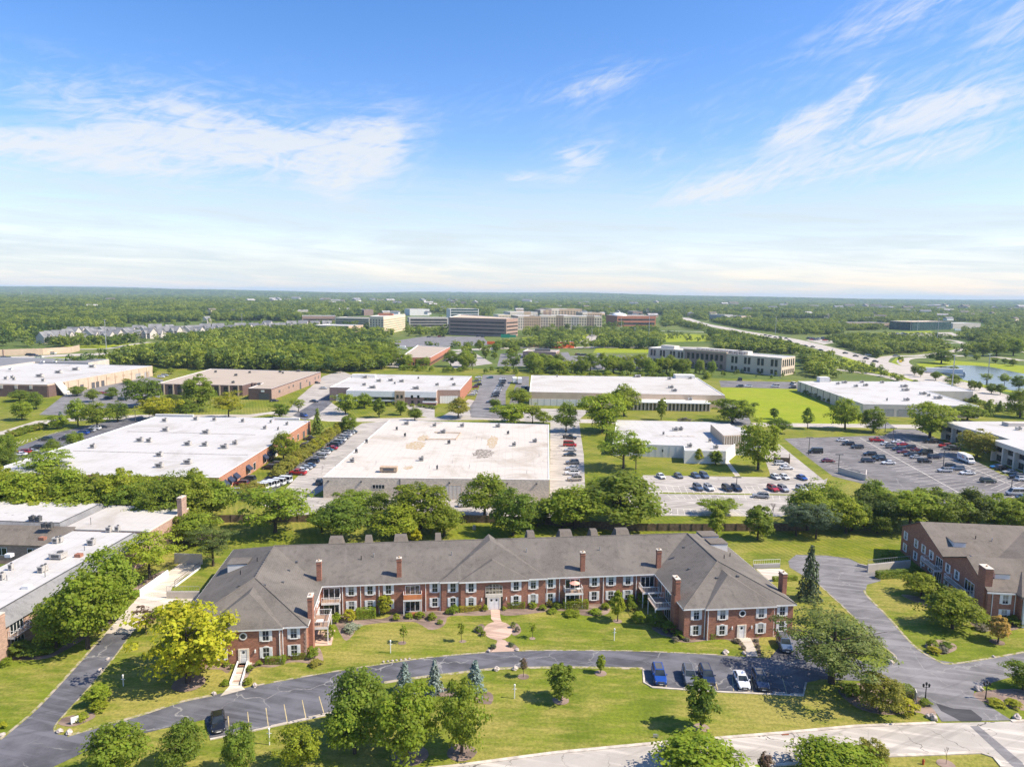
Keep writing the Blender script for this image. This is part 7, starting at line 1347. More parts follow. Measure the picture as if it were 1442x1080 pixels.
SH = [('R2', 835, 555, 488, 75, 'v', 'yellow-green shrub left of the clipped box hedge'), ('R2', 1075, 550, 505, 40, 'b', 'round bright shrub below the orange balcony'), ('R2', 1140, 540, 510, 50, 'b', 'left shrub under the orange balcony'), ('R2', 1195, 540, 505, 60, 'm', 'right shrub under the orange balcony'), ('R2', 845, 605, 560, 95, 'w', 'pale flowering shrub in the mulch bed by the inner corner'), ('R2', 765, 560, 510, 70, 'b', 'leafy shrub at the inner corner of the left wing'), ('R2', 735, 650, 560, 60, 'b', 'tall shrub beside the patio of the left wing'), ('R2', 1255, 550, 510, 45, 'm', 'low plant in the mulch bed near the downspout'),
 ('R2', 210, 785, 755, 40, 'm', 'small shrub left of the white-railed walk'), ('R2', 240, 800, 770, 25, 'd', 'smallest shrub left of the white-railed walk'), ('R2', 375, 780, 750, 40, 'm', 'small shrub right of the white-railed walk'), ('R2', 522, 750, 720, 40, 'b', 'little round shrub between the corner windows of the left wing'), ('R2', 645, 740, 680, 75, 'm', 'rounded shrub at the corner chimney of the left wing'), ('R2', 665, 780, 745, 75, 'o', 'grey-green low shrub in the curved corner bed'), ('R2', 205, 880, 850, 50, 'b', 'low plant where the white-railed walk meets the drive, left side'), ('R2', 320, 875, 840, 50, 'b', 'low plant where the white-railed walk meets the drive, right side'), ('R2', 330, 810, 770, 40, 'm', 'plant halfway along the right side of the white-railed walk'),
 ('R3', 140, 515, 468, 65, 'm', 'round shrub left of the yellow-green entrance hedge'), ('R3', 107, 520, 492, 28, 'm', 'small shrub by the white sign left of the entrance'), ('R3', 300, 505, 460, 30, 'b', 'upright shrub just left of the main entrance'), ('R3', 395, 500, 478, 30, 'b', 'small shrub just right of the main entrance'), ('R3', 540, 488, 455, 55, 'm', 'rounded shrub between the windows right of the entrance'), ('R3', 590, 498, 465, 45, 'm', 'shrub by the white sign right of the entrance'), ('R3', 625, 480, 440, 50, 'o', 'open brownish shrub before the window right of the downspout'), ('R3', 665, 490, 455, 60, 'd', 'dark shrub left of the parasol balcony hedge'), ('R3', 910, 495, 455, 45, 'b', 'bright shrub between the box hedge and the young tree'), ('R3', 940, 470, 440, 40, 'm', 'shrub under the window left of the inner corner'), ('R3', 1040, 470, 415, 50, 'm', 'shrub at the window nearest the inner corner'), ('R3', 1115, 470, 380, 100, 'd', 'large dark shrub filling the inner corner of the right wing'),
 ('R3', 640, 512, 490, 60, 'm', 'ground plant along the bed edge right of the entrance'), ('R3', 740, 525, 500, 100, 'b', 'spreading ground plant below the box hedge'), ('R3', 860, 518, 490, 70, 'b', 'spreading plant right of the box hedge'), ('R3', 30, 545, 505, 50, 'b', 'plant in the left mulch island'), ('R3', 70, 570, 545, 35, 'b', 'low plant at the rim of the left mulch island'), ('R3', 270, 610, 570, 45, 'd', 'clump of dark leaves at the left rim of the paved circle'), ('R3', 290, 630, 600, 35, 'm', 'lower clump at the left rim of the paved circle'), ('R3', 443, 590, 555, 30, 'd', 'upper clump at the right rim of the paved circle'), ('R3', 462, 610, 575, 30, 'u', 'grey clump at the right rim of the paved circle'), ('R3', 430, 685, 660, 35, 'g', 'blue-green clump at the foot of the paved walk, right side'), ('R3', 340, 695, 672, 35, 'g', 'blue-green clump at the foot of the paved walk, left side'),
 ('R4', 420, 640, 595, 60, 'b', 'bright leafy shrub at the left of the right wing bed'), ('R4', 400, 660, 630, 45, 'u', 'purple-grey shrub in the right wing bed, left one'), ('R4', 458, 655, 637, 35, 'u', 'purple-grey shrub in the right wing bed, second'), ('R4', 557, 640, 608, 30, 'b', 'small globe shrub under the downspouts of the right wing'), ('R4', 715, 665, 642, 50, 'u', 'purple-grey shrub left of the curved walk'), ('R4', 745, 700, 675, 30, 'u', 'purple-grey shrub lower left of the curved walk'), ('R4', 805, 630, 600, 40, 'm', 'shrub right of the right wing door'), ('R4', 835, 630, 607, 28, 'd', 'small dark shrub right of the right wing door'), ('R4', 912, 615, 575, 55, 'b', 'globe shrub under the rightmost windows of the right wing'), ('R4', 812, 660, 645, 30, 'u', 'top one of the row of grey tufts along the curved walk'), ('R4', 820, 690, 670, 28, 'u', 'middle one of the row of grey tufts along the curved walk'), ('R4', 826, 715, 697, 25, 'u', 'lowest one of the row of grey tufts along the curved walk'), ('R4', 300, 580, 500, 90, 'd', 'dark spreading shrub under the deck of the right wing'), ('R4', 370, 610, 545, 90, 'd', 'dark shrub at the foot of the corner chimney stack'), ('R4', 215, 560, 500, 80, 'b', 'rough green planting on the slope by the deck'), ('R4', 45, 490, 455, 45, 'b', 'bright shrub beside the young tree'), ('R4', 175, 500, 440, 60, 'm', 'shrub before the last facade window at the right'),
 ('R5', 605, 600, 565, 50, 'b', 'yellow-green shrub at the back of the oval bed'), ('R5', 660, 600, 570, 50, 'd', 'dark shrub in the oval bed'), ('R5', 610, 622, 595, 60, 'v', 'yellow-green groundcover in the oval bed'), ('R5', 650, 620, 595, 40, 'u', 'grey lavender tuft in the oval bed'), ('R5', 815, 505, 462, 70, 'b', 'leafy shrub at the brick chimney of the right apartments'), ('R5', 920, 510, 465, 80, 'd', 'dark shrub under the front windows of the right apartments'), ('R5', 800, 530, 505, 60, 'u', 'grey plant beside the stones at the right apartments'), ('R5', 640, 420, 350, 110, 'd', 'dark shrub below the second balcony'), ('R5', 540, 310, 265, 60, 'd', 'dark shrub at the end of the garage ramp wall'), ('R5', 500, 860, 800, 110, 'v', 'yellow-green spreading shrub by the drive mouth'), ('R5', 575, 830, 800, 50, 'm', 'low shrub by the boulders at the drive mouth'), ('R5', 285, 790, 740, 110, 'd', 'dark shrub under the big pine'), ('R5', 430, 250, 205, 60, 'd', 'dark shrub above the garage ramp'), ('R5', 860, 830, 800, 70, 'v', 'yellow-green low shrub across the drive mouth, left one'), ('R5', 930, 835, 805, 70, 'v', 'yellow-green low shrub across the drive mouth, right one'),
 ('T', 130, 1000, 900, 170, 'd', 'dark clipped shrub against the left apartments, nearest the chimney'), ('T', 260, 990, 890, 160, 'd', 'dark clipped shrub against the left apartments, in the middle'), ('T', 380, 920, 870, 110, 'm', 'shrub under the shade tree of the left apartments'), ('T', 40, 1065, 1010, 80, 'b', 'low shrub at the very left picture edge'), ('T', 845, 635, 580, 80, 'm', 'shrub at the lower end of the white ramp wall'), ('R1', 395, 850, 805, 80, 'b', 'shrub at the foot of the globe-shaped tree'), ('R1', 325, 890, 860, 60, 'b', 'low plant by the white sign block on the lawn wedge'), ('R1', 10, 925, 890, 35, 'y', 'bright yellow shrub at the left picture edge')]
for a in SH: shrub(*a)
# long hedges of the estate: one row of shrubs each
def hedgerow(t, pts, n, h, w, cols, label, group):
    P = T(t, *pts)
    for i in range(n):
        f = (i+.5)/n*(len(P)-1); k = min(int(f), len(P)-2); p = P[k].lerp(P[k+1], f-k); plant((p.x+rnd.uniform(-.3, .3), p.y, 0), h*rnd.uniform(.85, 1.15), w*rnd.uniform(.9, 1.2), 'bush', rnd.choice(cols), label, group)
hedgerow('N', [(60, 880), (420, 620), (770, 345)], 44, 3.8, 5., 'ovo', 'olive shrub in the clipped hedge between the two car rows', 'shrubs of the clipped hedge'); hedgerow('A', [(40, 552), (150, 515), (260, 492)], 16, 2.6, 4., 'omm', 'shrub in the low hedge above the far-left lot', 'shrubs of the low hedge')
hedgerow('E', [(270, 205), (330, 225), (420, 260)], 8, 2.5, 4., 'mmd', 'shrub along the wall of the grey-walled warehouse', 'shrubs along the grey warehouse wall'); hedgerow('C', [(270, 262), (420, 256), (620, 262), (700, 275)], 16, 1.6, 3., 'mbm', 'shrub along the front of the white-roofed office', 'shrubs before the white-roofed office')
hedgerow('F', [(240, 345), (330, 350), (440, 345), (560, 345), (620, 335)], 26, 9, 7, 'dkd', 'dark evergreen in the row before the townhouses', 'evergreens before the townhouses')
# ------------------------------------------------------------------ posts, lamps, boulders, signs, fences
def lamp_post(t, x, y, top, label, m='white paint'):
    p = at(t, x, y); h = height_at(p, px(t, x, top)[1]); e = thing('lamp_post', label, 'lamp post', p)
    MB().tube([(0, 0, 0), (0, 0, h-.45)], .07, 6).box(-.3, .3, -.03, .03, h-.8, h-.74).build('post', m, e); MB().tube([(0, 0, h-.45), (0, 0, h-.1), (0, 0, h)], [.1, .15, .03], 6).build('lantern', 'lamp white', e); return e
lamp_post('R2', 1045, 718, 652, 'white lamp post on the lawn left of the paved circle'); lamp_post('R3', 955, 655, 592, 'white lamp post on the lawn right of the paved circle'); lamp_post('R7', 593, 372, 298, 'white lamp post on the front lawn below the drive'); lamp_post('R1', 494, 755, 708, 'white lamp post in the shade left of the yellow-green maple'); lamp_post('R6', 647, 607, 520, 'white lamp post at the end of the yellow-lined stalls')
def twin_lamp(t, x, y, top, label):
    p = at(t, x, y); h = height_at(p, px(t, x, top)[1]); e = thing('street_lamp', label, 'street lamp', p)
    MB().tube([(0, 0, 0), (0, 0, .5), (0, 0, h-.6)], [.14, .08, .06], 7).tube([(-.42, 0, h-.75), (.42, 0, h-.75)], .035, 5).build('post', 'black metal', e)
    for dx in (-.42, 0, .42): MB().tube([(dx, 0, h-.75+(.25 if dx == 0 else 0)), (dx, 0, h-.35+(.25 if dx == 0 else 0)), (dx, 0, h-.2+(.25 if dx == 0 else 0))], [.1, .17, .04], 6).build('lantern', 'black metal', e)
twin_lamp('R5', 577, 805, 740, 'black lantern post left of the drive mouth'); twin_lamp('R5', 818, 808, 733, 'black lantern post right of the drive mouth')
def pole(t, x, y, top, label, arms=2, r=.12, m='dark unit', head='dark unit'):
    p = at(t, x, y); h = height_at(p, px(t, x, top)[1]); e = thing('light_pole', label, 'light pole', p)
    MB().tube([(0, 0, 0), (0, 0, h)], [r*1.3, r*.8], 6).build('pole', m, e)
    for i in range(arms): s = -1 if i else 1; MB().box(min(0, s*1.3), max(0, s*1.3), -.2, .2, h-.1, h+.12).build('lamp_head', head, e)
for t, x, y, top, l in (('E', 297, 530, 438, 'dark light pole at the left of the big lot'), ('E', 455, 617, 528, 'dark light pole above the dumpster yard'), ('E', 743, 467, 388, 'dark light pole at the top of the dense car row'), ('E', 1012, 597, 507, 'dark light pole right of the middle of the big lot'), ('E', 1372, 738, 660, 'dark light pole at the lower right of the big lot'), ('E', 703, 412, 335, 'light pole before the grey-walled warehouse'), ('Q', 887, 497, 415, 'dark light pole with a wide head in the pale front lot'), ('A', 765, 465, 392, 'dark light pole beside the bright white roof at the left')): pole(t, x, y, top, l)
for t, x, y, top, l in (('F', 540, 372, 218, 'tall grey mast light before the townhouses'), ('F', 1230, 275, 187, 'tall grey mast light right of the townhouses'), ('E', 1055, 218, 0, 'tall grey highway pole left of the pond'), ('E', 1247, 150, -5, 'tall grey highway pole before the pond'), ('I', 465, 445, 365, 'tall grey pole beside the highway bend'), ('K', 1305, 292, 100, 'tall grey pole before the red brick hall'), ('K', 1105, 200, 115, 'slim grey pole left of the red brick hall'), ('K', 893, 285, 195, 'grey pole by the curved ramp at the centre'), ('K', 1203, 275, 190, 'grey pole between the ramp and the long pale office'), ('I', 180, 290, 200, 'tall grey pole left of the far highway'), ('I', 900, 275, 205, 'tall grey pole beyond the ramps, left'), ('I', 1000, 335, 210, 'tall grey pole beyond the ramps, right'), ('I', 865, 275, 215, 'tall grey pole by the teal glass office')): pole(t, x, y, top, l, 2, .3, 'galvanised steel', 'lamp white')
for i, x in enumerate((42, 110, 265, 295, 490, 878)): pole('F', x, 106, (85, 72, 76, 80, 82, 78)[i], 'faint pylon on the far wooded ridge', 1, 1.2, 'galvanised steel', 'galvanised steel')
for o in COL.objects:
    if o.get('label') == 'faint pylon on the far wooded ridge': o['group'] = 'pylons on the far ridge'
def boulder(t, x, y, r, label, m='boulder'):
    p = at(t, x, y); tag(MB().ball((0, 0, r*.4), r, r*.8, r*.75, 0, 9, 6, .5).build('boulder', m, None, p, rnd.uniform(0, 6), smooth=False), label, 'boulder')
for t, x, y, r, l in (('R4', 655, 720, .6, 'large pale boulder at the drive edge below the right wing'), ('R4', 748, 722, .38, 'small boulder at the foot of the curved walk, left side'), ('R3', 358, 805, .5, 'left one of two boulders on the lawn below the drive'), ('R3', 452, 802, .5, 'right one of two boulders on the lawn below the drive'), ('R2', 357, 888, .45, 'pale boulder right of the white-railed walk'), ('R2', 150, 930, .4, 'grey boulder left of the white-railed walk'), ('R5', 437, 665, .55, 'boulder on the tip of the lawn at the drive fork, left one'), ('R5', 453, 648, .45, 'boulder on the tip of the lawn at the drive fork, right one'), ('R5', 610, 888, .6, 'boulder at the street corner of the drive mouth'), ('R5', 588, 880, .45, 'smaller boulder beside the one at the street corner'), ('R5', 790, 772, .65, 'boulder left of the black lantern post across the drive'), ('R5', 943, 885, .6, 'boulder at the street edge on the far right'), ('R1', 238, 940, .45, 'left boulder on the tip of the lawn wedge'), ('R1', 278, 945, .5, 'right boulder on the tip of the lawn wedge'), ('R1', 402, 695, .4, 'boulder on the right edge of the left drive'), ('R1', 432, 650, .3, 'smaller boulder on the right edge of the left drive'), ('R1', 433, 507, .4, 'lower boulder beside the pale concrete ramp'), ('R1', 460, 487, .4, 'upper boulder beside the pale concrete ramp'), ('R1', 407, 535, .3, 'boulder where the asphalt meets the pale ramp'), ('R3', 318, 712, .35, 'boulder at the foot of the paved walk, left side'), ('R3', 462, 705, .35, 'boulder at the foot of the paved walk, right side'), ('R1', 10, 955, .4, 'boulder at the left picture edge'), ('R5', 850, 640, .3, 'little rock at the drive edge below the amber tree')): boulder(t, x, y, r, l)
for i in range(7): boulder('R2', 1010+i*22, 765-i*2.5, .22, 'small white edging stone on the drive edge left of the paved walk')
for o in COL.objects:
    if o.get('label', '').startswith('small white edging'): o['group'] = 'edging stones'
def board(t, x, y, w, h, z, m, label, a=0, name='sign', legs=True):
    p = at(t, x, y); e = thing(name, label, 'sign', p, R(a)); MB().box(-w/2, w/2, -.05, .05, z, z+h).build('board', m, e)
    if legs: MB().box(-w/2+.05, -w/2+.15, -.04, .04, 0, z).box(w/2-.15, w/2-.05, -.04, .04, 0, z).build('leg', 'white paint', e)
board('R3', 85, 500, .8, .35, .9, 'white paint', 'small white sign by the downspout left of the entrance'); board('R3', 582, 470, .8, .35, .9, 'white paint', 'small white sign by the downspout right of the entrance'); board('R1', 300, 905, .9, .8, .2, 'white paint', 'white sign block on the lawn wedge at the drive fork', 40); board('R5', 385, 615, .5, .9, .7, 'white paint', 'white sign beside the big pine on the drive edge', 60); board('R5', 537, 815, 1.2, 1.4, .2, 'offwhite paint', 'pale stone sign by the lantern post at the drive mouth', 70)
board('K', 265, 285, 11, 4.5, 4, 'sign green', 'green highway sign in front of the dark brown office', 5); board('K', 320, 280, 8, 3, 4, 'sign green', 'smaller green highway sign right of the large green one', 5); board('L', 188, 372, 2.6, 2., 1., 'sign yellow', 'yellow sign inside the ramp loop', 0); board('R7', 1310, 570, .7, .4, .1, 'galvanised steel', 'grey metal box on the lawn by the street', 0); board('K', 282, 297, 5, 2, 2, 'sign yellow', 'yellow sign under the green highway sign', 5)
tag(MB().box(-.5, .5, -.25, .25, .03, .06).build('storm_drain', 'rust iron', None, at('R8', 812, 553), R(5)), 'rusty storm drain in the kerb of the concrete street', 'drain')
tag(MB().box(-.4, .4, -.4, .4, 0, .9).tube([(0, 0, .9), (0, 0, 1.1)], .25, 8).build('utility_box', 'galvanised steel', None, at('C', 893, 885)), 'grey utility post on the rear lawn before the fence', 'utility box')
tag(MB().tube([(0, 0, 0), (0, 0, .6), (0, 0, .75)], [.13, .13, .05], 8).tube([(-.2, 0, .45), (.2, 0, .45)], .06, 6).build('fire_hydrant', 'trim red', None, at('R5', 568, 1068)), 'red fire hydrant on the grass corner below the street', 'hydrant')
# main-facade parasol and furniture
def parasol(u, v, z, rad, h, m, label):
    p = A1.matrix_basis if False else None; a = R(7); w = (u*math.cos(a)-v*math.sin(a), 126.2+u*math.sin(a)+v*math.cos(a)); e = thing('parasol', label, 'parasol', (w[0], w[1], z), a)
    n = 10; MB().add([(0, 0, h)]+[(rad*math.cos(2*math.pi*i/n), rad*math.sin(2*math.pi*i/n), h-.45) for i in range(n)], [(0, 1+i, 1+(i+1) % n) for i in range(n)]).build('canopy', m, e); MB().tube([(0, 0, 0), (0, 0, h)], .03, 5).build('pole', 'white paint', e)
parasol(12.1, -1.0, 2.96, 1.0, 2.2, 'peach cloth', 'peach parasol open on the balcony right of the entrance')
def deckthing(name, u, v, z, label, cat, m, s=1.):
    a = R(7); w = (u*math.cos(a)-v*math.sin(a), 126.2+u*math.sin(a)+v*math.cos(a)); e = thing(name, label, cat, (w[0], w[1], z), a); MB().box(-.55*s, .55*s, -.45*s, .45*s, .66, .72).build('table_top', m, e)
    for x in (-.45, .45):
        for y in (-.35, .35): MB().box(x*s-.03, x*s+.03, y*s-.03, y*s+.03, 0, .66).build('leg', 'dark unit', e)
deckthing('patio_table', -33, -9.8, 2.96, 'pale blue table on the deck of the left wing', 'table', 'sky blue' if 'sky blue' in mt else 'white paint'); deckthing('patio_table', -32.8, -8, .1, 'table on the ground patio below the left wing deck', 'table', 'tan box'); deckthing('patio_table', 12.9, -1., 2.96, 'small table on the balcony with the peach parasol', 'table', 'white paint', .7)
# walls and fences
def wall_run(name, P, h, m, label, cat='wall', th=.3, cap_=None, rail=False, h2=None):
    c = P[0]; e = thing(name, label, cat, (c[0], c[1], 0)); b = MB()
    for i, (p, q) in enumerate(zip(P[:-1], P[1:])):
        d = Vector((q[0]-p[0], q[1]-p[1])).normalized(); n = Vector((-d.y, d.x))*th/2; p2 = Vector((p[0]-c[0], p[1]-c[1])); q2 = Vector((q[0]-c[0], q[1]-c[1])); b.prism([p2-n, q2-n, q2+n, p2+n], 0, h)
    b.build('wall', m, e)
    if rail: railing_bm([(p[0]-c[0], p[1]-c[1]) for p in P], h, 1., .5, .04).build('railing', rail, e)
    return e
wall_run('retaining_wall', T('R1', (558, 400), (672, 318)), 1.5, 'white paint', 'white retaining wall along the left side of the pale ramp', rail='black metal'); wall_run('retaining_wall', T('R1', (700, 264), (810, 268)), 2.2, 'pale grey wall', 'pale concrete wall at the top end of the left ramp')
wall_run('retaining_wall', T('R1', (668, 403), (800, 403)), 1.3, 'pale grey wall', 'grey wall with railing beside the left wing garage entry', rail='galvanised steel'); wall_run('retaining_wall', T('R1', (700, 360), (800, 285)), .35, 'white paint', 'low kerb wall with railing on the right of the left ramp', rail='black metal')
wall_run('retaining_wall', T('R5', (345, 300), (515, 282)), 1.7, 'pale grey wall', 'blue-grey concrete wall of the garage ramp at the right apartments', rail='galvanised steel'); wall_run('retaining_wall', T('R4', (795, 290), (930, 285)), .9, 'grey wall', 'low stone wall with posts at the right wing garage entry', rail='white paint'); wall_run('retaining_wall', T('R5', (305, 275), (350, 285)), .6, 'boulder', 'rubble wall at the start of the garage ramp')
structure(MB().prism([xy(v) for v in T('R4', (810, 292), (930, 290), (955, 300), (890, 360), (850, 330))], 0, .03).build('driveway', 'clean concrete'))
fp = W((288, 736), (345, 735), (480, 735), (600, 734), (760, 738), (880, 747.5), (990, 748), (1115, 747.5), (1140, 747)); e = thing('wooden_fence', 'long brown wooden fence behind the brick apartments', 'fence', fp[0]); b = MB(); k = 0
for p, q in zip(fp[:-1], fp[1:]):
    d = (q-p); L = d.length; n = max(1, int(L/2.6)); dr = d.normalized(); nn = Vector((-dr.y, dr.x, 0))
    for i in range(n):
        a, c = p+dr*(L*i/n)-fp[0], p+dr*(L*(i+1)/n)-fp[0]; b.prism([xy(a-nn*.03), xy(c-nn*.03), xy(c+nn*.03), xy(a+nn*.03)], .05, 1.95)
        if k % 1 == 0: MB().obox((a.x-nn.x*.08, a.y-nn.y*.08, 0), .12, .12, 2.05, math.atan2(dr.y, dr.x)).build('post', 'brown wood', e)
        k += 1
b.build('boards', 'brown wood', e)
e = wall_run('enclosure', T('E', (455, 625), (500, 640), (600, 668), (603, 640)), 2., 'pale grey wall', 'grey-walled dumpster enclosure at the near left of the big lot', 'enclosure', .25)
def dumpster(t, x, y, m, label): p = at(t, x, y); e = thing('dumpster', label, 'dumpster', p); MB().add([(-1, -.7, .1), (1, -.7, .1), (1, .7, .1), (-1, .7, .1), (-1.1, -.8, 1.2), (1.1, -.8, 1.2), (1.1, .8, 1.5), (-1.1, .8, 1.5)], [(3, 2, 1, 0), (0, 1, 5, 4), (1, 2, 6, 5), (2, 3, 7, 6), (3, 0, 4, 7)]).build('bin', m, e); MB().add([(-1.12, -.85, 1.22), (1.12, -.85, 1.22), (1.12, .82, 1.54), (-1.12, .82, 1.54)], [(0, 1, 2, 3)]).build('lid', 'dark unit', e)
dumpster('E', 520, 632, 'sign green', 'green dumpster inside the enclosure, left one'); dumpster('E', 548, 638, 'sign green', 'green dumpster inside the enclosure, right one')
wall_run('enclosure', T('Q', (1120, 325), (1225, 330), (1222, 300)), 2.2, 'brown wood', 'brown wooden enclosure beside the white cars', 'enclosure', .15)
e = wall_run('sound_wall', W((-60, 503), (60, 499.5), (100, 497), (112, 494)), 5.5, 'tan wall', 'tan highway sound wall at the far left', 'wall', .6)
for k in range(14): p = ground_px(-20+k*8.5, 502.2-k*.36); MB().box(-.4, .4, -.6, -.35, 0, 5.8).build('pilaster', 'pink brick', e, p-e.location)
# entry walk with white side rails and brick-edged steps
P_ = T('R2', (275, 762), (322, 762), (286, 885), (230, 885)); c = (P_[0]+P_[2])/2; e = thing('entry_walk', 'white-railed concrete entry walk with three brick treads before the left wing', 'walkway', (c.x, c.y, 0)); Q_ = [v-e.location for v in P_]
MB().prism([xy(v) for v in Q_], 0, .12).build('slab', 'clean concrete', e)
for f in (.2, .5, .82): a, b_ = Q_[0].lerp(Q_[3], f), Q_[1].lerp(Q_[2], f); d = (Q_[3]-Q_[0]).normalized()*.22; m_ = (a+b_)/2; a, b_ = m_.lerp(a, .62), m_.lerp(b_, .62); MB().prism([xy(a), xy(b_), xy(b_+d), xy(a+d)], .12, .17).build('tread', 'red brick tread', e)
for a, b_ in ((Q_[0], Q_[3]), (Q_[1], Q_[2])):
    d = (b_-a).normalized(); n = Vector((-d.y, d.x, 0))*.08; MB().prism([xy(a-n), xy(b_-n), xy(b_+n), xy(a+n)], 0, .5).build('side_rail', 'white paint', e)
for s in (Q_[0], Q_[1]): railing_bm([(s.x, s.y+.1), (s.x+(-1.6 if s is Q_[0] else 1.3), s.y+.9)], .1, .95, .3).build('railing', 'white paint', e)
# ------------------------------------------------------------------ far woodland that reads as one mass
OPEN = [
 [(55, 488), (62, 474), (180, 456), (300, 452), (480, 453), (495, 468), (330, 474), (235, 489)], [(-100, 490), (100, 489), (240, 489), (240, 500), (120, 520), (-100, 530)],
 [(420, 452), (515, 444), (580, 440), (690, 446), (700, 434), (760, 442), (850, 443), (868, 453), (860, 470), (760, 480), (735, 492), (560, 496), (500, 476), (420, 470)],
 [(560, 496), (660, 490), (930, 492), (1010, 494), (1130, 500), (1140, 540), (540, 528), (520, 510)], [(862, 440), (935, 444), (932, 466), (866, 468)], [(810, 490), (812, 480), (830, 470), (875, 464), (880, 472), (848, 478), (842, 490)],
 [(930, 500), (930, 462), (955, 458), (1000, 474), (1012, 488), (1000, 498)],
 [(955, 444), (1042, 462), (1120, 472), (1190, 490), (1250, 508), (1300, 524), (1442, 566), (1700, 620), (1700, 660), (1442, 600), (1300, 560), (1180, 540), (1170, 512), (1100, 490), (1042, 476), (960, 456)],
 [(1230, 515), (1240, 500), (1300, 497), (1340, 492), (1300, 486), (1300, 481), (1345, 478), (1442, 490), (1700, 500), (1700, 640), (1442, 600), (1300, 545)], [(1125, 474), (1190, 470), (1210, 482), (1170, 490), (1130, 484)], [(1185, 466), (1350, 462), (1360, 478), (1250, 478), (1190, 474)],
 [(1090, 449), (1170, 449), (1170, 456), (1090, 456)], [(1190, 455), (1255, 455), (1255, 463), (1190, 463)], [(1280, 455), (1385, 453), (1385, 468), (1280, 468)], [(1305, 430), (1340, 430), (1340, 436), (1305, 436)], [(995, 448), (1050, 448), (1050, 453), (995, 453)],
 [(283, 446), (300, 446), (300, 455), (283, 455)], [(925, 464), (1030, 466), (1030, 472), (925, 471)]]
NEAR_BLOCK = [(-600, 1200), (-600, 531), (100, 523), (200, 516), (250, 521), (480, 526), (560, 523), (1010, 536), (1130, 536), (1240, 530), (1442, 570), (2200, 640), (2200, 1200)]
g = np.random.default_rng(5); PT = []; d = 470.
while d < 6400:
    step = 7.2 if d < 1400 else .0052*d
    n = int(1.75*d/step)
    for i in range(n):
        x = (-.86*d)+1.72*d*(i+g.random())/n; y = d+step*g.random(); X, Y, D = project((x, y, 0))
        if X < -60 or X > 1500: continue
        if Y > 500 and inpoly(X, Y, NEAR_BLOCK): continue
        if any(inpoly(X, Y, P) for P in OPEN): continue
        right = X > 420; k = 1.
        lum = math.sin(x*.011+math.sin(y*.006)*2)+math.sin(y*.0085+x*.004); l2 = math.sin(x*.0031+2*math.sin(y*.0017))+math.sin(y*.0041-x*.0012)
        if right and Y > 440: k = .62+.3*(lum > 0)
        elif right: k = .85
        if (lum < -1.45 and d > 650) or (l2 < -1.5 and d > 1200): k *= .12
        if g.random() > k: continue
        s = (step/7.2)**.82 if d >= 1400 else 1.; h = g.uniform(6.5, 15)*(.8 if right and Y > 445 else 1.05)*min(s, 1.35); w = g.uniform(6.5, 13.)*s*1.15
        PT.append((x, y, w, h))
    d += step*.9
# scrub on the highway verges and among the town buildings
for P, n, h0_, h1_ in (([(1130, 500), (1185, 506), (1240, 520), (1290, 545), (1240, 530), (1160, 522)], 150, 2, 5), ([(1160, 480), (1200, 494), (1240, 504), (1240, 497), (1300, 492), (1320, 486), (1290, 478), (1200, 474)], 420, 4, 10), ([(930, 478), (1010, 484), (1000, 476), (935, 468)], 60, 2, 6), ([(1060, 478), (1110, 484), (1106, 494), (1070, 486)], 60, 3, 8), ([(700, 486), (820, 478), (830, 484), (800, 490), (700, 492)], 130, 3, 8), ([(735, 466), (860, 468), (860, 474), (740, 476)], 90, 6, 12), ([(570, 466), (628, 468), (628, 476), (570, 473)], 40, 6, 12), ([(600, 488), (720, 489), (720, 492), (600, 492)], 30, 4, 8), ([(850, 474), (925, 470), (925, 486), (850, 486)], 130, 4, 10), ([(420, 466), (520, 470), (560, 474), (540, 482), (420, 474)], 120, 7, 12), ([(1010, 488), (1040, 480), (1060, 492), (1040, 496)], 40, 3, 8), ([(55, 488), (62, 474), (180, 456), (490, 453), (495, 466), (330, 472), (235, 487)], 330, 5, 9.5), ([(420, 452), (880, 444), (880, 466), (735, 466), (620, 452), (560, 466), (420, 468)], 240, 6, 12), ([(1300, 545), (1442, 582), (1442, 590), (1300, 552)], 60, 1.5, 4), ([(1340, 494), (1442, 488), (1442, 498), (1350, 500)], 60, 6, 12)):
    xs = [p[0] for p in P]; ys = [p[1] for p in P]; c = 0; tr = 0
    while c < n and tr < n*40:
        tr += 1; x, y = g.uniform(min(xs), max(xs)), g.uniform(min(ys), max(ys))
        if not inpoly(x, y, P): continue
        p = ground_px(x, y); h = g.uniform(h0_, h1_); PT.append((p.x, p.y, h*g.uniform(.85, 1.2), h)); c += 1
PT = np.array(PT); print('far trees', len(PT))
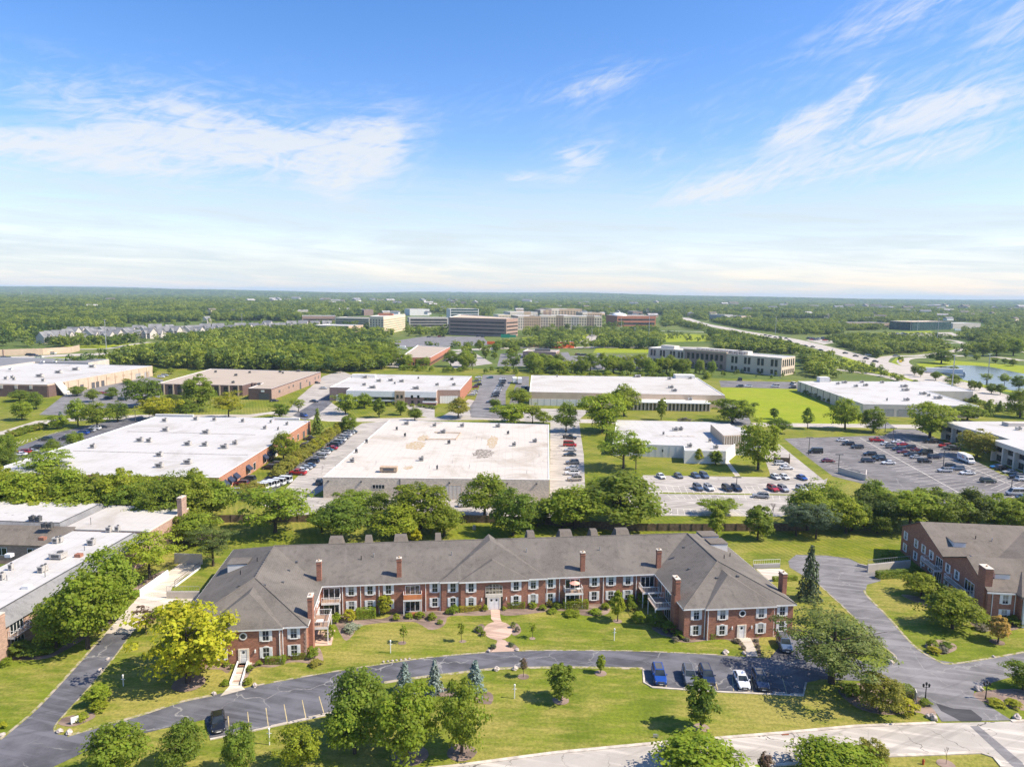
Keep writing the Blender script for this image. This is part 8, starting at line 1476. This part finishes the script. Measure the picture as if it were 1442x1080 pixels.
def scatter(name, P, protos, seed):
    gg = np.random.default_rng(seed); n = len(P); me = bpy.data.meshes.new(name); me.vertices.add(n); zz = np.where(P[:, 1] > 6500, 0., 0.)
    me.vertices.foreach_set('co', np.stack([P[:, 0], P[:, 1], P[:, 4] if P.shape[1] > 4 else zz], 1).astype(np.float32).ravel())
    a = me.attributes.new('size', 'FLOAT_VECTOR', 'POINT'); a.data.foreach_set('vector', np.stack([P[:, 2], P[:, 2], P[:, 3]], 1).astype(np.float32).ravel())
    a = me.attributes.new('turn', 'FLOAT_VECTOR', 'POINT'); a.data.foreach_set('vector', np.stack([np.zeros(n), np.zeros(n), gg.random(n)*6.283], 1).astype(np.float32).ravel())
    a = me.attributes.new('sort', 'INT', 'POINT'); a.data.foreach_set('value', gg.integers(0, len(protos), n).astype(np.int32))
    o = bpy.data.objects.new(name, me); link(o); ng = bpy.data.node_groups.new(name, 'GeometryNodeTree'); ng.is_modifier = True
    ng.interface.new_socket('Geometry', in_out='INPUT', socket_type='NodeSocketGeometry'); ng.interface.new_socket('Geometry', in_out='OUTPUT', socket_type='NodeSocketGeometry')
    N = ng.nodes.new; gi, go, ip, ji = N('NodeGroupInput'), N('NodeGroupOutput'), N('GeometryNodeInstanceOnPoints'), N('GeometryNodeGeometryToInstance')
    for p in protos[::-1]: oi = N('GeometryNodeObjectInfo'); oi.inputs['Object'].default_value = p; oi.inputs['As Instance'].default_value = True; ng.links.new(oi.outputs['Geometry'], ji.inputs[0])
    def at_(nm, ty): q = N('GeometryNodeInputNamedAttribute'); q.data_type = ty; q.inputs['Name'].default_value = nm; return q.outputs[0]
    ng.links.new(gi.outputs[0], ip.inputs['Points']); ng.links.new(ji.outputs[0], ip.inputs['Instance']); ip.inputs['Pick Instance'].default_value = True; ng.links.new(at_('sort', 'INT'), ip.inputs['Instance Index'])
    ng.links.new(at_('size', 'FLOAT_VECTOR'), ip.inputs['Scale']); ng.links.new(at_('turn', 'FLOAT_VECTOR'), ip.inputs['Rotation']); ng.links.new(ip.outputs[0], go.inputs[0])
    md = o.modifiers.new('scatter', 'NODES'); md.node_group = ng; o['kind'] = 'stuff'; return o
protos = [bpy.data.objects.new('woodland_tree', k[0]) for k in KIND['far']]
scatter('far_woodland', PT, protos, 3)
# woods on the ridge
RP = []
HX = lambda x, y: 0
deps = None
hm = [o for o in COL.objects if o.name == 'hills'][0].data; import bisect
from mathutils.bvhtree import BVHTree
bv = BVHTree.FromPolygons([v.co.copy() for v in hm.vertices], [tuple(p.vertices) for p in hm.polygons]); y = 6450.
while y < 12500:
    step = .0055*y; n = int(1.6*y/step)
    for i in range(n):
        x = -.8*y+1.6*y*(i+g.random())/n; yy = y+step*g.random(); r = bv.ray_cast(Vector((x, yy, 500)), Vector((0, 0, -1)))
        if r[0] is None: continue
        h = g.uniform(12, 22); RP.append((x, yy, step*g.uniform(1.1, 1.7), h, r[0].z))
    y += step*.9
scatter('ridge_woodland', np.array(RP), protos, 4); print('ridge', len(RP), 'objects', len(COL.objects))
# scattered far houses and sheds: only their roofs show between the crowns
g2 = random.Random(11); hb = MB().box(-7, 7, -5, 5, 0, 7).add([(-7.6, -5.6, 6.8), (7.6, -5.6, 6.8), (7.6, 5.6, 6.8), (-7.6, 5.6, 6.8), (-7.6, 0, 11), (7.6, 0, 11)], [(0, 1, 5, 4), (2, 3, 4, 5), (0, 4, 3), (1, 2, 5)], 1)
HM = []
for wm, rm in (('cream wall', 'brown shingle'), ('white wall', 'grey shingle'), ('tan brick', 'pale shingle')): o = hb.build('far_house', [wm, rm]); HM.append(o.data); bpy.data.objects.remove(o)
def farhouse(x, y, k): p = ground_px(x, y); s = min(1.5, max(.8, p.y/2400))*g2.uniform(.8, 1.2); o = mobj('house', HM[k], None, (p.x, p.y, 7*s), g2.uniform(0, 3)); o.scale = (s*1.9, s*1.4, s); tag(o, ['tan-walled house with brown roof sunk among the distant treetops', 'white-walled house with grey roof sunk among the distant treetops', 'brick house with pale roof sunk among the distant treetops'][k], 'house', ['brown-roofed', 'grey-roofed', 'pale-roofed'][k]+' houses among the distant treetops')
for i in range(130):
    x = g2.uniform(380, 1440); y = 429+(g2.random()**1.6)*21+(x-721)*.011; farhouse(x, y, g2.randrange(3))
for i in range(16): farhouse(g2.uniform(0, 400), g2.uniform(424, 448), g2.randrange(3))
# ground cover: short scrub along verges is part of the lawns
